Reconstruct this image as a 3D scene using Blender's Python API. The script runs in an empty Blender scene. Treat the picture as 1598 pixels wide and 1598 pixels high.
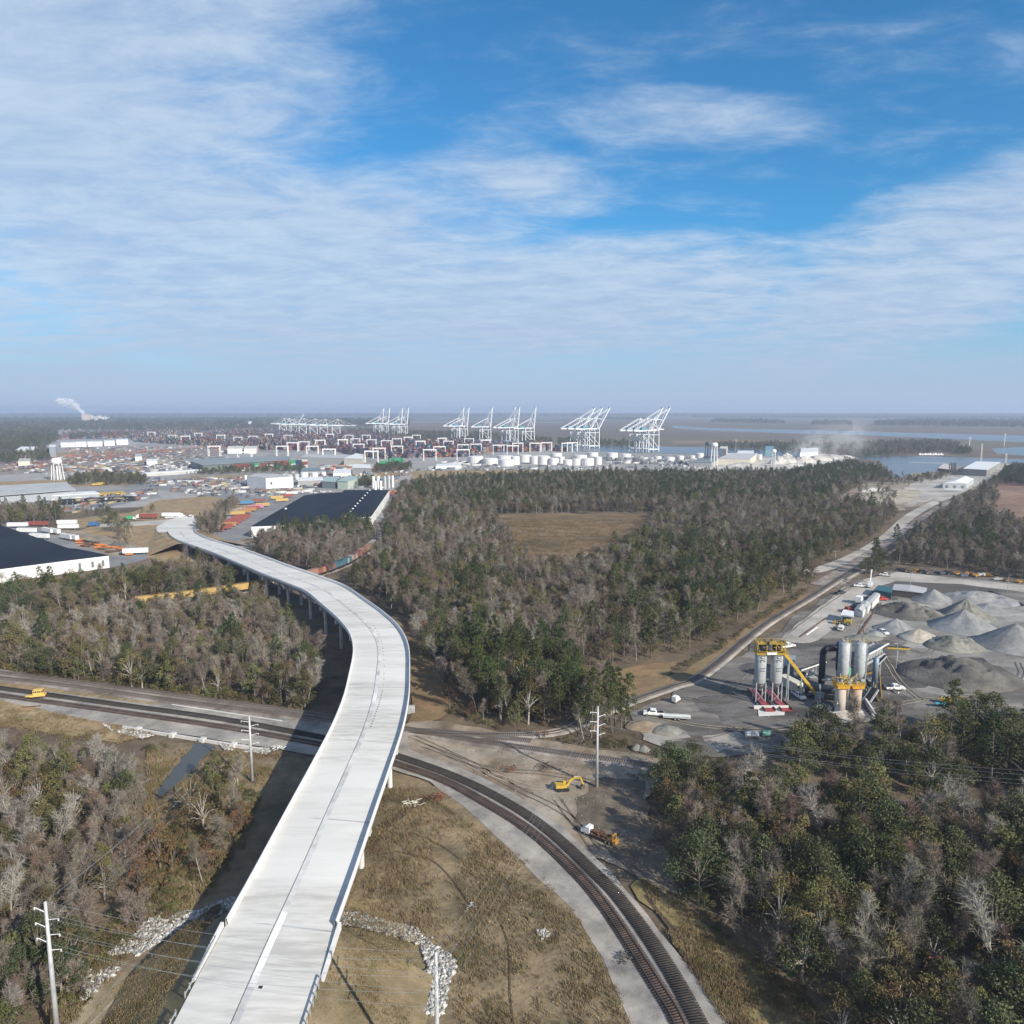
import bpy, math, random
import numpy as np
from mathutils import Vector, Matrix, noise as mn
R = math.radians
rnd = random.Random(7)
# ------------------------------------------------------------------ camera, sky, sun, exposure
H, F = 90.0, 1163.0
HAZE, HAZEC = .000115, (.57, .69, .90)
TH = math.atan(159 / F); CT, ST = math.cos(TH), math.sin(TH)
scene = bpy.context.scene
col = scene.collection
cam = bpy.data.objects.new('camera', bpy.data.cameras.new('camera')); col.objects.link(cam)
cam.location = (0, 0, H); cam.rotation_euler = (R(90) - TH, 0, 0)
cam.data.sensor_width = 36; cam.data.lens = 36 * F / 1598
cam.data.clip_start = 1; cam.data.clip_end = 120000
scene.camera = cam
SUN_EL, SUN_AZ = R(29), R(135)          # azimuth clockwise from +Y: the sun stands behind the camera to the right
world = bpy.data.worlds.new('World'); scene.world = world; world.use_nodes = True
scene.view_settings.view_transform = 'Standard'; scene.view_settings.look = 'None'
scene.view_settings.exposure = 0.55; scene.view_settings.gamma = 1
sun = bpy.data.objects.new('sun', bpy.data.lights.new('sun', 'SUN')); col.objects.link(sun)
sun.data.energy = 4.7; sun.data.angle = R(.5); sun.data.color = (1, .925, .80)
sd = Vector((math.sin(SUN_AZ) * math.cos(SUN_EL), math.cos(SUN_AZ) * math.cos(SUN_EL), math.sin(SUN_EL)))
sun.rotation_euler = sd.to_track_quat('Z', 'Y').to_euler()
scene.cycles.use_denoising = True
scene.cycles.max_bounces = 5; scene.cycles.diffuse_bounces = 2; scene.cycles.volume_bounces = 1
scene.cycles.glossy_bounces = 2; scene.cycles.transparent_max_bounces = 6; scene.cycles.caustics_reflective = False

def sky():
    nt = world.node_tree; N, L = nt.nodes, nt.links
    N.clear()
    out = N.new('ShaderNodeOutputWorld'); bg = N.new('ShaderNodeBackground'); st = N.new('ShaderNodeTexSky')
    st.sky_type = 'NISHITA'; st.sun_disc = False; st.sun_elevation = SUN_EL; st.sun_rotation = SUN_AZ
    st.air_density = 1.0; st.dust_density = .5; st.ozone_density = 3.2; st.altitude = 50
    bg.inputs[1].default_value = .11
    tc = N.new('ShaderNodeTexCoord'); sep = N.new('ShaderNodeSeparateXYZ'); L.new(tc.outputs['Generated'], sep.inputs[0])
    def m(op, a, b=None, c=None, clamp=False):
        n = N.new('ShaderNodeMath'); n.operation = op; n.use_clamp = clamp
        for i, v in enumerate((a, b, c)):
            if v is None: continue
            if isinstance(v, (int, float)): n.inputs[i].default_value = v
            else: L.new(v, n.inputs[i])
        return n.outputs[0]
    def sm(x, a, b):
        n = N.new('ShaderNodeMapRange'); n.interpolation_type = 'SMOOTHSTEP'
        n.inputs[1].default_value = a; n.inputs[2].default_value = b; L.new(x, n.inputs[0]); return n.outputs[0]
    X, Y, Z = sep.outputs
    zz = m('ADD', m('MAXIMUM', Z, 0), .11)
    u, v = m('DIVIDE', X, zz), m('DIVIDE', Y, zz)          # the point on a flat cloud layer above
    cmb = N.new('ShaderNodeCombineXYZ'); L.new(u, cmb.inputs[0]); L.new(v, cmb.inputs[1])
    def noise(scale, det, rough, sx=1., sy=1., rot=0., dist=0.):
        mp = N.new('ShaderNodeMapping'); mp.inputs['Scale'].default_value = (sx, sy, 1); mp.inputs['Rotation'].default_value = (0, 0, rot)
        L.new(cmb.outputs[0], mp.inputs[0])
        n = N.new('ShaderNodeTexNoise'); n.inputs['Scale'].default_value = scale; n.inputs['Detail'].default_value = det
        n.inputs['Roughness'].default_value = rough; n.inputs['Distortion'].default_value = dist
        L.new(mp.outputs[0], n.inputs[0]); return n.outputs[0]
    big = noise(.55, 6, .6, dist=.5)
    fine = noise(4.2, 9, .66, sx=.8, sy=1.25, rot=.55, dist=.35)
    rip = noise(17., 4, .6, sx=.55, sy=1.5, rot=.75)
    az = m('DIVIDE', X, Y); el = m('DIVIDE', Z, Y)
    # where the banks of cloud stand: the west bank, the low bank over the horizon, the east bank
    def blob(ca, ce, ra, re, tilt=0.):
        da = m('SUBTRACT', az, ca); de = m('SUBTRACT', m('SUBTRACT', el, ce), m('MULTIPLY', da, tilt))
        q = m('ADD', m('POWER', m('ABSOLUTE', m('DIVIDE', da, ra)), 2.), m('POWER', m('ABSOLUTE', m('DIVIDE', de, re)), 2.))
        return m('SUBTRACT', 1., q)
    def mx(*a):
        o = a[0]
        for b in a[1:]: o = m('MAXIMUM', o, b)
        return o
    west = blob(-.68, .46, .56, .54, .1)
    west2 = blob(-.40, .20, .60, .17, -.12)
    low = blob(.05, .145, .55, .09, .05)
    east = blob(.64, .22, .52, .125, .32)
    wisp = m('SUBTRACT', blob(.24, .365, .26, .06, -.03), .42)
    wisp2 = m('SUBTRACT', blob(.0, .29, .24, .07, -.1), .5)
    wisp3 = m('SUBTRACT', blob(.66, .45, .16, .035, -.15), .8)
    cov = mx(west, west2, low, east, wisp, wisp2, wisp3, m('MULTIPLY', 0., 1.))
    cov = m('ADD', m('MULTIPLY', mx(cov, -.85), 1.15), m('MULTIPLY', m('SUBTRACT', big, .5), 1.7))
    cov = m('ADD', cov, m('MULTIPLY', m('SUBTRACT', fine, .5), 1.15))
    cov = m('ADD', cov, m('MULTIPLY', m('SUBTRACT', rip, .5), .28))
    dens = sm(cov, -.10, .95)
    dens = m('MULTIPLY', dens, .9)
    hz = m('MULTIPLY', m('SUBTRACT', 1., sm(el, .0, .20)), .93)    # thin stratus low over the horizon
    cm = N.new('ShaderNodeMix'); cm.data_type = 'RGBA'; L.new(sm(fine, .3, .7), cm.inputs[0])
    cm.inputs[6].default_value = (2.55, 3.4, 4.7, 1); cm.inputs[7].default_value = (3.6, 4.35, 5.3, 1)
    tint = N.new('ShaderNodeMix'); tint.data_type = 'RGBA'; tint.blend_type = 'MULTIPLY'; tint.inputs[0].default_value = 1
    L.new(st.outputs[0], tint.inputs[6]); tint.inputs[7].default_value = (.31, .76, .96, 1)
    a = N.new('ShaderNodeMix'); a.data_type = 'RGBA'; L.new(dens, a.inputs[0]); L.new(tint.outputs[2], a.inputs[6]); L.new(cm.outputs[2], a.inputs[7])
    b = N.new('ShaderNodeMix'); b.data_type = 'RGBA'; L.new(hz, b.inputs[0]); L.new(a.outputs[2], b.inputs[6]); b.inputs[7].default_value = (2.75, 3.35, 4.55, 1)
    L.new(b.outputs[2], bg.inputs[0]); L.new(bg.outputs[0], out.inputs[0])
sky()

# ------------------------------------------------------------------ helpers
def W(x, y, z=0.):
    """where the sight line through photo pixel (x, y) meets height z"""
    u, v = (x - 799) / F, (y - 799) / F
    t = (H - z) / (ST + v * CT)
    return (u * t, (CT - v * ST) * t)
def PX(X, Y, Z=0.):
    d = H - Z; zc = Y * CT + d * ST
    return 799 + F * X / zc, 799 + F * (d * CT - Y * ST) / zc
def WP(pts, z=0.): return [W(x, y, z) for x, y in pts]

class MB:
    def __init__(s): s.v = []; s.f = []; s.m = []; s.k = 0
    def add(s, vs, fs):
        o = len(s.v); s.v += vs; s.f += [tuple(i + o for i in f) for f in fs]; s.m += [s.k] * len(fs)
    def box(s, c, d, rz=0., M=None):
        x, y, z = d[0] / 2, d[1] / 2, d[2] / 2; ca, sa = math.cos(rz), math.sin(rz); vs = []
        for p in ((-x, -y, -z), (x, -y, -z), (x, y, -z), (-x, y, -z), (-x, -y, z), (x, -y, z), (x, y, z), (-x, y, z)):
            q = (c[0] + p[0] * ca - p[1] * sa, c[1] + p[0] * sa + p[1] * ca, c[2] + p[2])
            vs.append(tuple(M @ Vector(q)) if M else q)
        s.add(vs, [(3, 2, 1, 0), (4, 5, 6, 7), (0, 1, 5, 4), (1, 2, 6, 5), (2, 3, 7, 6), (3, 0, 4, 7)]); return s
    def tube(s, a, b, r0, r1=None, n=8, cap=True):
        r1 = r0 if r1 is None else r1; a, b = Vector(a), Vector(b); d = (b - a)
        if d.length < 1e-6: return s
        d.normalize(); e = d.orthogonal().normalized(); f = d.cross(e); vs = []
        for p, r in ((a, r0), (b, r1)):
            for i in range(n):
                t = 2 * math.pi * i / n; vs.append(tuple(p + e * (math.cos(t) * r) + f * (math.sin(t) * r)))
        fs = [(i, (i + 1) % n, n + (i + 1) % n, n + i) for i in range(n)]
        if cap: fs += [tuple(range(n - 1, -1, -1)), tuple(range(n, 2 * n))]
        s.add(vs, fs); return s
    def beam(s, a, b, w, h=None):
        """square-section bar between two points"""
        h = h or w; a, b = Vector(a), Vector(b); d = (b - a).normalized()
        up = Vector((0, 0, 1)) if abs(d.z) < .98 else Vector((1, 0, 0)); x = d.cross(up).normalized() * (w / 2); y = x.cross(d).normalized() * (h / 2)
        vs = [tuple(p + i * x + j * y) for p in (a, b) for i, j in ((-1, -1), (1, -1), (1, 1), (-1, 1))]
        s.add(vs, [(0, 1, 2, 3), (7, 6, 5, 4), (0, 4, 5, 1), (1, 5, 6, 2), (2, 6, 7, 3), (3, 7, 4, 0)]); return s
    def prism(s, poly, z0, z1):
        n = len(poly); a = sum(poly[i][0] * poly[(i + 1) % n][1] - poly[(i + 1) % n][0] * poly[i][1] for i in range(n))
        if a < 0: poly = poly[::-1]
        s.add([(x, y, z0) for x, y in poly] + [(x, y, z1) for x, y in poly],
              [tuple(range(n - 1, -1, -1)), tuple(range(n, 2 * n))] + [(i, (i + 1) % n, n + (i + 1) % n, n + i) for i in range(n)]); return s
    def lathe(s, prof, c=(0, 0, 0), n=20):
        vs = [(c[0] + r * math.cos(2 * math.pi * i / n), c[1] + r * math.sin(2 * math.pi * i / n), c[2] + z) for r, z in prof for i in range(n)]
        fs = [(j * n + i, j * n + (i + 1) % n, (j + 1) * n + (i + 1) % n, (j + 1) * n + i) for j in range(len(prof) - 1) for i in range(n)]
        fs += [tuple(range(n - 1, -1, -1)), tuple(range((len(prof) - 1) * n, len(prof) * n))]
        s.add(vs, fs); return s
    def build(s, name, mats, parent=None, smooth=False):
        me = bpy.data.meshes.new(name); me.from_pydata(s.v, [], s.f)
        if not isinstance(mats, (list, tuple)): mats = [mats]
        for m in mats: me.materials.append(m)
        if len(mats) > 1: me.polygons.foreach_set('material_index', s.m)
        if smooth: me.polygons.foreach_set('use_smooth', [True] * len(me.polygons))
        o = bpy.data.objects.new(name, me); col.objects.link(o)
        if parent: o.parent = parent
        return o
def npmesh(name, V, Fc, mat, smooth=False, colors=None):
    """quads or triangles from arrays; colours per face"""
    me = bpy.data.meshes.new(name); k = Fc.shape[1]
    me.vertices.add(len(V)); me.vertices.foreach_set('co', V.astype(np.float32).ravel())
    me.loops.add(Fc.size); me.loops.foreach_set('vertex_index', Fc.astype(np.int32).ravel())
    me.polygons.add(len(Fc)); me.polygons.foreach_set('loop_start', (np.arange(len(Fc)) * k).astype(np.int32))
    me.update(calc_edges=True); me.materials.append(mat)
    if smooth: me.polygons.foreach_set('use_smooth', [True] * len(Fc))
    if colors is not None:
        at = me.color_attributes.new('Col', 'FLOAT_COLOR', 'CORNER')
        at.data.foreach_set('color', np.repeat(colors.astype(np.float32), k, axis=0).ravel())
    o = bpy.data.objects.new(name, me); col.objects.link(o); return o
def tag(o, label=None, cat=None, group=None, kind=None):
    for k, v in (('label', label), ('category', cat), ('group', group), ('kind', kind)):
        if v: o[k] = v
    return o
def thing(name, loc, rz, label, cat, group=None):
    o = bpy.data.objects.new(name, None); col.objects.link(o); o.location = loc; o.rotation_euler = (0, 0, rz)
    o.empty_display_size = .1
    return tag(o, label, cat, group)
def dup(o, loc=None, rz=None, label=None, group=None, scale=None, cat=None):
    def cp(a, par):
        c = a.copy(); col.objects.link(c)
        if par: c.parent = par
        for ch in a.children: cp(ch, c)
        return c
    c = cp(o, None)
    if loc is not None: c.location = loc
    if rz is not None: c.rotation_euler = (0, 0, rz)
    if scale is not None: c.scale = (scale,) * 3 if isinstance(scale, (int, float)) else scale
    tag(c, label, cat, group); return c
def struct(o): o['kind'] = 'structure'; return o

# ------------------------------------------------------------------ materials
MATS = {}
def mat(name, c, rough=.8, c2=None, scale=1., det=5, metal=0., bump=0., bscale=None, spec=.3, c3=None, scale3=.1, obj_rand=0., attr=False, coord='pos', stretch=None, lo=.38, hi=.62, speck=.5):
    if name in MATS: return MATS[name]
    m = bpy.data.materials.new(name); m.use_nodes = True; nt = m.node_tree; N, L = nt.nodes, nt.links
    b = N['Principled BSDF']; b.inputs['Roughness'].default_value = rough; b.inputs['Metallic'].default_value = metal
    b.inputs['Specular IOR Level'].default_value = spec
    c = tuple(c) + (1,)
    def src():
        if coord == 'pos': o = N.new('ShaderNodeNewGeometry').outputs['Position']
        else: o = N.new('ShaderNodeTexCoord').outputs['Object']
        if stretch:
            mp = N.new('ShaderNodeMapping'); mp.inputs['Scale'].default_value = stretch; L.new(o, mp.inputs[0]); o = mp.outputs[0]
        return o
    def nz(sc, d):
        n = N.new('ShaderNodeTexNoise'); n.inputs['Scale'].default_value = sc; n.inputs['Detail'].default_value = d; n.inputs['Roughness'].default_value = .6
        L.new(src(), n.inputs[0]); r = N.new('ShaderNodeMapRange'); r.inputs[1].default_value = lo; r.inputs[2].default_value = hi; L.new(n.outputs[0], r.inputs[0]); return r.outputs[0]
    def mix(f, a, bb):
        x = N.new('ShaderNodeMix'); x.data_type = 'RGBA'
        if isinstance(f, float): x.inputs[0].default_value = f
        else: L.new(f, x.inputs[0])
        for i, q in ((6, a), (7, bb)):
            if isinstance(q, tuple): x.inputs[i].default_value = q
            else: L.new(q, x.inputs[i])
        return x.outputs[2]
    cur = c
    if attr:
        a = N.new('ShaderNodeVertexColor'); a.layer_name = 'Col'; cur = a.outputs[0]
    if c2: cur = mix(nz(scale, det), cur, tuple(c2) + (1,))
    if c3: cur = mix(nz(scale3, 4), cur, tuple(c3) + (1,))
    if obj_rand:
        oi = N.new('ShaderNodeObjectInfo'); hs = N.new('ShaderNodeHueSaturation')
        def mr(o, a, bb):
            r = N.new('ShaderNodeMapRange'); r.inputs[3].default_value = a; r.inputs[4].default_value = bb; L.new(o, r.inputs[0]); return r.outputs[0]
        L.new(mr(oi.outputs['Random'], .5 - .045 * obj_rand, .5 + .045 * obj_rand), hs.inputs['Hue'])
        mu = N.new('ShaderNodeMath'); mu.operation = 'MULTIPLY'; mu.inputs[1].default_value = 7.31; L.new(oi.outputs['Random'], mu.inputs[0])
        fr = N.new('ShaderNodeMath'); fr.operation = 'FRACT'; L.new(mu.outputs[0], fr.inputs[0])
        L.new(mr(fr.outputs[0], 1 - .45 * obj_rand, 1 + .45 * obj_rand), hs.inputs['Value'])
        if isinstance(cur, tuple): hs.inputs['Color'].default_value = cur
        else: L.new(cur, hs.inputs['Color'])
        cur = hs.outputs[0]
    if isinstance(cur, tuple): b.inputs['Base Color'].default_value = cur
    else: L.new(cur, b.inputs['Base Color'])
    if coord == 'pos' and rough >= .85 and not attr:          # grain at every scale, as soil and stone have
        n = N.new('ShaderNodeTexNoise'); n.inputs['Scale'].default_value = .09; n.inputs['Detail'].default_value = 10; n.inputs['Roughness'].default_value = .78; L.new(src(), n.inputs[0])
        r = N.new('ShaderNodeMapRange'); r.inputs[1].default_value = .3; r.inputs[2].default_value = .7; r.inputs[3].default_value = 1 - speck; r.inputs[4].default_value = 1 + speck; L.new(n.outputs[0], r.inputs[0])
        hs = N.new('ShaderNodeHueSaturation'); L.new(r.outputs[0], hs.inputs['Value']); L.new(cur, hs.inputs['Color']) if not isinstance(cur, tuple) else setattr(hs.inputs['Color'], 'default_value', cur); cur = hs.outputs[0]
    if isinstance(cur, tuple): b.inputs['Base Color'].default_value = cur
    else: L.new(cur, b.inputs['Base Color'])
    if bump:
        n = N.new('ShaderNodeTexNoise'); n.inputs['Scale'].default_value = bscale or scale * 3; n.inputs['Detail'].default_value = 6; L.new(src(), n.inputs[0])
        bp = N.new('ShaderNodeBump'); bp.inputs['Distance'].default_value = bump; bp.inputs['Strength'].default_value = 1
        L.new(n.outputs[0], bp.inputs['Height']); L.new(bp.outputs[0], b.inputs['Normal'])
    MATS[name] = m; return m
def paint(name, c, rough=.5, metal=0.):       # painted or metal things: slight wear
    return mat('paint_' + name, c, rough, c2=tuple(x * .78 for x in c), scale=.9, metal=metal, coord='obj')
white = paint('white', (.78, .79, .78)); steel = paint('steel', (.42, .46, .49), .45, .3); black = paint('black', (.02, .02, .022))
yellow = paint('yellow', (.54, .36, .05)); red = paint('red', (.42, .05, .04)); glass = paint('glass', (.03, .04, .05), .15)
tyre = paint('rubber', (.025, .025, .025), .9); orange = paint('orange', (.62, .2, .05)); blue = paint('blue', (.05, .14, .33)); green = paint('green', (.04, .36, .17))
galv = paint('galvanised', (.5, .52, .53), .45, .35); cream = paint('cream', (.66, .62, .52)); rust = mat('rust', (.16, .085, .05), .9, c2=(.08, .05, .035), scale=1.)
concrete = mat('concrete', (.56, .55, .53), .85, c2=(.47, .465, .45), scale=.5, c3=(.60, .59, .57), scale3=.06, bump=.01, bscale=4, speck=.12)
deckm = mat('deck_concrete', (.58, .566, .53), .85, c2=(.44, .43, .40), scale=.6, c3=(.62, .61, .58), scale3=.05, stretch=(.25, 1.6, 1), speck=.10)
gravel = mat('ballast_gravel', (.27, .255, .235), .95, c2=(.19, .18, .17), scale=.35, c3=(.34, .31, .27), scale3=.07, bump=.05, bscale=4, speck=.45)
oldballast = mat('old_ballast', (.22, .185, .165), .95, c2=(.15, .12, .10), scale=.4, c3=(.26, .23, .21), scale3=.09, bump=.05, bscale=4)
dirt = mat('sandy_dirt', (.25, .19, .13), .95, c2=(.15, .112, .078), scale=.12, c3=(.30, .26, .205), scale3=.05, bump=.08, bscale=1.2)
tangrass = mat('tan_grass', (.33, .255, .15), .95, c2=(.19, .15, .085), scale=.45, c3=(.28, .19, .10), scale3=.06, bump=.12, bscale=2)
meadow = mat('winter_meadow', (.205, .16, .10), .95, c2=(.115, .095, .052), scale=.22, c3=(.22, .165, .098), scale3=.045, bump=.25, bscale=1.1, det=9)
embank = mat('mown_grass', (.185, .145, .08), .95, c2=(.125, .105, .055), scale=.3, c3=(.215, .165, .10), scale3=.08, bump=.08, bscale=3, det=8)
litter = mat('leaf_litter', (.115, .085, .058), .95, c2=(.06, .05, .033), scale=.2, c3=(.16, .12, .08), scale3=.02, bump=.3, bscale=.8, det=8)
marsh = mat('brown_marsh', (.20, .125, .075), .95, c2=(.15, .10, .06), scale=.03, c3=(.24, .165, .10), scale3=.008, det=8)
farmarsh = mat('far_marsh', (.17, .115, .082), .95, c2=(.125, .095, .07), scale=.004, c3=(.10, .09, .065), scale3=.0012, det=8, stretch=(.35, 1, 1))
pad = mat('port_pavement', (.27, .26, .25), .95, c2=(.20, .195, .19), scale=.02, c3=(.33, .315, .30), scale3=.005, speck=.35)
asphalt = mat('yard_dust', (.115, .104, .093), .95, stretch=(.45, 1.1, 1), speck=.65, lo=.42, hi=.58, c2=(.065, .06, .056), scale=.09, c3=(.20, .185, .165), scale3=.035, bump=.05, bscale=1, det=9)
road = mat('pale_road', (.34, .315, .28), .95, c2=(.25, .23, .20), scale=.1, c3=(.44, .41, .37), scale3=.03, speck=.25)
tarmac = mat('tarmac', (.20, .20, .205), .9, c2=(.16, .16, .165), scale=.1, c3=(.24, .235, .23), scale3=.03, speck=.25)
water = mat('river_water', (.05, .062, .07), .22, spec=.5, bump=.06, bscale=.25)
creekw = mat('creek_water', (.055, .058, .05), .12, spec=.5, bump=.01, bscale=1.5)
darkroof = mat('dark_roof', (.016, .023, .036), .85, spec=.04, c2=(.022, .03, .045), scale=.05, stretch=(1, .2, 1), speck=.1)
whitewall = mat('white_wall', (.74, .75, .75), .7, c2=(.66, .67, .67), scale=.15)
greyroof = mat('grey_roof', (.44, .44, .43), .6, c2=(.37, .37, .37), scale=.08)
shedroof = mat('shed_roof', (.23, .26, .27), .6, c2=(.19, .215, .225), scale=.05)
tiewood = mat('tie_wood', (.062, .045, .038), .9, c2=(.032, .025, .023), scale=3., c3=(.085, .06, .05), scale3=.3)
tiedark = mat('tie_dark', (.032, .028, .026), .9, c2=(.05, .042, .038), scale=1.5)
railm = mat('rail_steel', (.20, .17, .15), .45, metal=.6)
bark = mat('bark', (.17, .145, .12), .9, c2=(.09, .075, .06), scale=1., coord='obj', obj_rand=.5)
palebark = mat('pale_bark', (.36, .34, .31), .9, c2=(.20, .185, .165), scale=.6, coord='obj', obj_rand=.5)
# ------------------------------------------------------------------ paths and sheets
def smooth(pts, step):
    """Catmull-Rom through the points, resampled evenly"""
    P = [np.array(p, float) for p in pts]; P = [2 * P[0] - P[1]] + P + [2 * P[-1] - P[-2]]; out = []
    for i in range(1, len(P) - 2):
        for t in np.linspace(0, 1, 24, endpoint=False):
            a, b, c, d = P[i - 1:i + 3]
            out.append(.5 * (2 * b + (c - a) * t + (2 * a - 5 * b + 4 * c - d) * t * t + (3 * b - a - 3 * c + d) * t ** 3))
    out.append(P[-2]); out = np.array(out)
    s = np.r_[0, np.cumsum(np.linalg.norm(np.diff(out[:, :2], axis=0), axis=1))]
    q = np.linspace(0, s[-1], max(2, int(s[-1] / step)))
    return np.stack([np.interp(q, s, out[:, k]) for k in range(out.shape[1])], 1)
def normals(P):
    t = np.gradient(P[:, :2], axis=0); t /= np.linalg.norm(t, axis=1)[:, None]
    return t, np.stack([t[:, 1], -t[:, 0]], 1)         # tangent, normal to the right
def ribbon(name, P, prof, mt, par=None, closed=False):
    """sweep a profile of (sideways, height) along the path; heights add to the path's own"""
    _, n = normals(P); z = P[:, 2] if P.shape[1] > 2 else np.zeros(len(P)); k = len(prof)
    V = np.concatenate([np.stack([P[:, 0] + n[:, 0] * a, P[:, 1] + n[:, 1] * a, z + b], 1)[:, None] for a, b in prof], 1).reshape(-1, 3)
    F_ = []
    for j in range(k if closed else k - 1):
        i = np.arange(len(P) - 1) * k; j2 = (j + 1) % k
        F_.append(np.stack([i + j, i + j2, i + k + j2, i + k + j], 1))
    o = npmesh(name, V, np.concatenate(F_), mt)
    if closed:
        pass
    if par: o.parent = par
    return o
def sheet(name, poly, z, mt, jit=0., seg=6., seed=0):
    """a flat patch of ground with a ragged edge"""
    pts = []; n = len(poly)
    for i in range(n):
        a, b = Vector((*poly[i], 0)), Vector((*poly[(i + 1) % n], 0)); L = (b - a).length; k = max(1, min(80, int(L / seg)))
        nn = Vector((b.y - a.y, a.x - b.x, 0)).normalized()
        for j in range(k):
            p = a.lerp(b, j / k); q = mn.fractal(Vector((p.x * .6 / seg, p.y * .6 / seg, seed)), 1., 2., 4) if jit else 0
            pts.append((p.x + nn.x * q * jit, p.y + nn.y * q * jit))
    import mathutils
    tri = mathutils.geometry.tessellate_polygon([[Vector((x, y, 0)) for x, y in pts]])
    m = MB(); fs = []
    for t in tri:
        (x0, y0), (x1, y1), (x2, y2) = (pts[i] for i in t)
        fs.append(t if (x1 - x0) * (y2 - y0) - (x2 - x0) * (y1 - y0) > 0 else t[::-1])
    m.add([(x, y, z) for x, y in pts], fs); return struct(m.build(name, mt))

# ------------------------------------------------------------------ the ground and its sheets
g = MB(); g.add([(-60000, -3000, 0), (60000, -3000, 0), (60000, 90000, 0), (-60000, 90000, 0)], [(0, 1, 2, 3)]); struct(g.build('ground', litter))
z = [.02]
def lay(name, px, mt, jit=0., seg=6., world=False):
    jit *= 1.35
    z[0] += .006; return sheet(name, px if world else WP(px), z[0], mt, jit, seg, z[0] * 100)
lay('far_woodland_ground', [(-20000, 4200), (-6000, 3300), (-1500, 4300), (-900, 9000), (3000, 14000), (20000, 12000), (40000, 15000), (50000, 85000), (-50000, 85000)], mat('far_wood_floor', (.05, .055, .035), .95, c2=(.075, .065, .045), scale=.003), 300, 900, True)
lay('marshland', [(-1400, 4200), (-760, 3000), (-500, 2700), (0, 2250), (350, 1850), (900, 1750), (1300, 1500), (2500, 1500), (9000, 2500), (16000, 9000), (12000, 11500), (4000, 12500), (1500, 10000), (-700, 8000)], farmarsh, 80, 200, True)
lay('island_scrubland', [(-760, 2900), (-500, 2560), (50, 2120), (350, 1790), (700, 1700), (1500, 1900), (2400, 1650), (2400, 2100), (1400, 2250), (500, 2500), (-100, 2800)], mat('scrub', (.10, .10, .06), .95, c2=(.15, .12, .08), scale=.01), 30, 60, True)
lay('far_channel_water', [(1050, 664), (1108, 668), (1220, 670), (1341, 673), (1450, 676), (1598, 680), (1900, 690), (1900, 700), (1598, 690), (1496, 685.5), (1341, 679), (1220, 676), (1108, 671.5), (1050, 668)], water, 15, 60)
lay('creek_in_marsh_water', [(600, 658), (720, 657.6), (880, 659), (880, 660), (720, 659), (600, 659.5)], water, 10, 100)
lay('pond_water', [(1549, 700), (1598, 697), (1800, 700), (1800, 716), (1598, 711.5), (1555, 708)], water, 3, 10)
lay('sand_bank', [(1050, 688), (1180, 687), (1300, 689), (1300, 692), (1180, 691), (1050, 692)], marsh, 3, 20)
lay('river_water', [(600, 676), (690, 677.5), (760, 681), (860, 690), (1000, 696), (1090, 698), (1180, 701), (1300, 709), (1427, 711.5), (1598, 716.6), (1900, 724), (1900, 745), (1598, 728), (1500, 737), (1461, 742), (1435, 749), (1400, 748), (1375, 738), (1382, 727), (1368, 718), (1300, 714), (1180, 712), (1060, 708), (870, 704), (735, 699), (650, 692), (590, 684)], water, 4, 14)
lay('port_pavement', [(95, 668), (350, 668), (600, 680), (655, 692), (735, 699), (870, 704), (1060, 708.5), (1180, 712), (1330, 716), (1330, 722), (1240, 742), (1050, 745), (640, 748), (615, 765), (600, 815), (440, 840), (330, 840), (330, 800), (390, 790), (430, 765), (340, 760), (270, 790), (0, 800), (-500, 800), (-500, 715), (60, 712), (80, 690)], pad, 5, 30)
lay('rail_yard_ballast', [(-400, 728), (0, 722), (110, 712), (250, 703), (360, 697), (430, 702), (300, 715), (150, 727), (0, 742), (-400, 752)], oldballast, 3, 20)
for q in ([(0, 752), (90, 748), (200, 750), (215, 757), (90, 760), (0, 760)], [(330, 742), (480, 738), (560, 736), (560, 740), (440, 744), (340, 748)], [(570, 735), (640, 733), (640, 742), (600, 745)], [(235, 756), (300, 742), (330, 742), (260, 760)], [(60, 707), (200, 702), (210, 706), (70, 712)], [(640, 735), (760, 733), (1080, 736), (1080, 744), (640, 748)]): lay('rough_verge', q, tangrass, 5, 14)
lay('brown_field', [(100, 812), (205, 800), (250, 780), (330, 774), (392, 785), (385, 800), (330, 810), (300, 815), (210, 812), (120, 825)], tangrass, 3, 12)
lay('grass_by_bridge_end', [(165, 880), (120, 830), (160, 815), (240, 815), (262, 812), (250, 835), (300, 858), (350, 885), (300, 890), (230, 870)], tangrass, 2, 8)
lay('bus_depot_pavement', [(-200, 780), (160, 765), (240, 760), (250, 775), (150, 795), (95, 800), (-200, 812)], tarmac, 1, 10)
lay('truck_depot_pavement', [(180, 760), (300, 745), (390, 752), (470, 775), (420, 790), (330, 775), (250, 765)], tarmac, 1, 10)
lay('trailer_lot_pavement', [(5, 812), (60, 822), (118, 830), (160, 850), (230, 862), (232, 873), (165, 888), (95, 862), (0, 832)], tarmac, 1, 5)
lay('scrap_lot_dirt', [(60, 822), (118, 828), (215, 850), (205, 868), (165, 868), (100, 842)], dirt, 2, 5)
lay('container_lot_pavement', [(328, 842), (372, 846), (392, 838), (440, 800), (500, 768), (440, 764), (400, 782), (350, 820)], tarmac, 1, 6)
lay('dirt_by_container_lot', [(300, 845), (330, 842), (375, 846), (400, 842), (400, 858), (360, 852), (320, 858)], dirt, 1.5, 5)
lay('cross_street', [(150, 818), (262, 811), (320, 807), (390, 788), (392, 793), (330, 812), (300, 816), (250, 819), (150, 823)], road, .5, 8)
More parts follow.
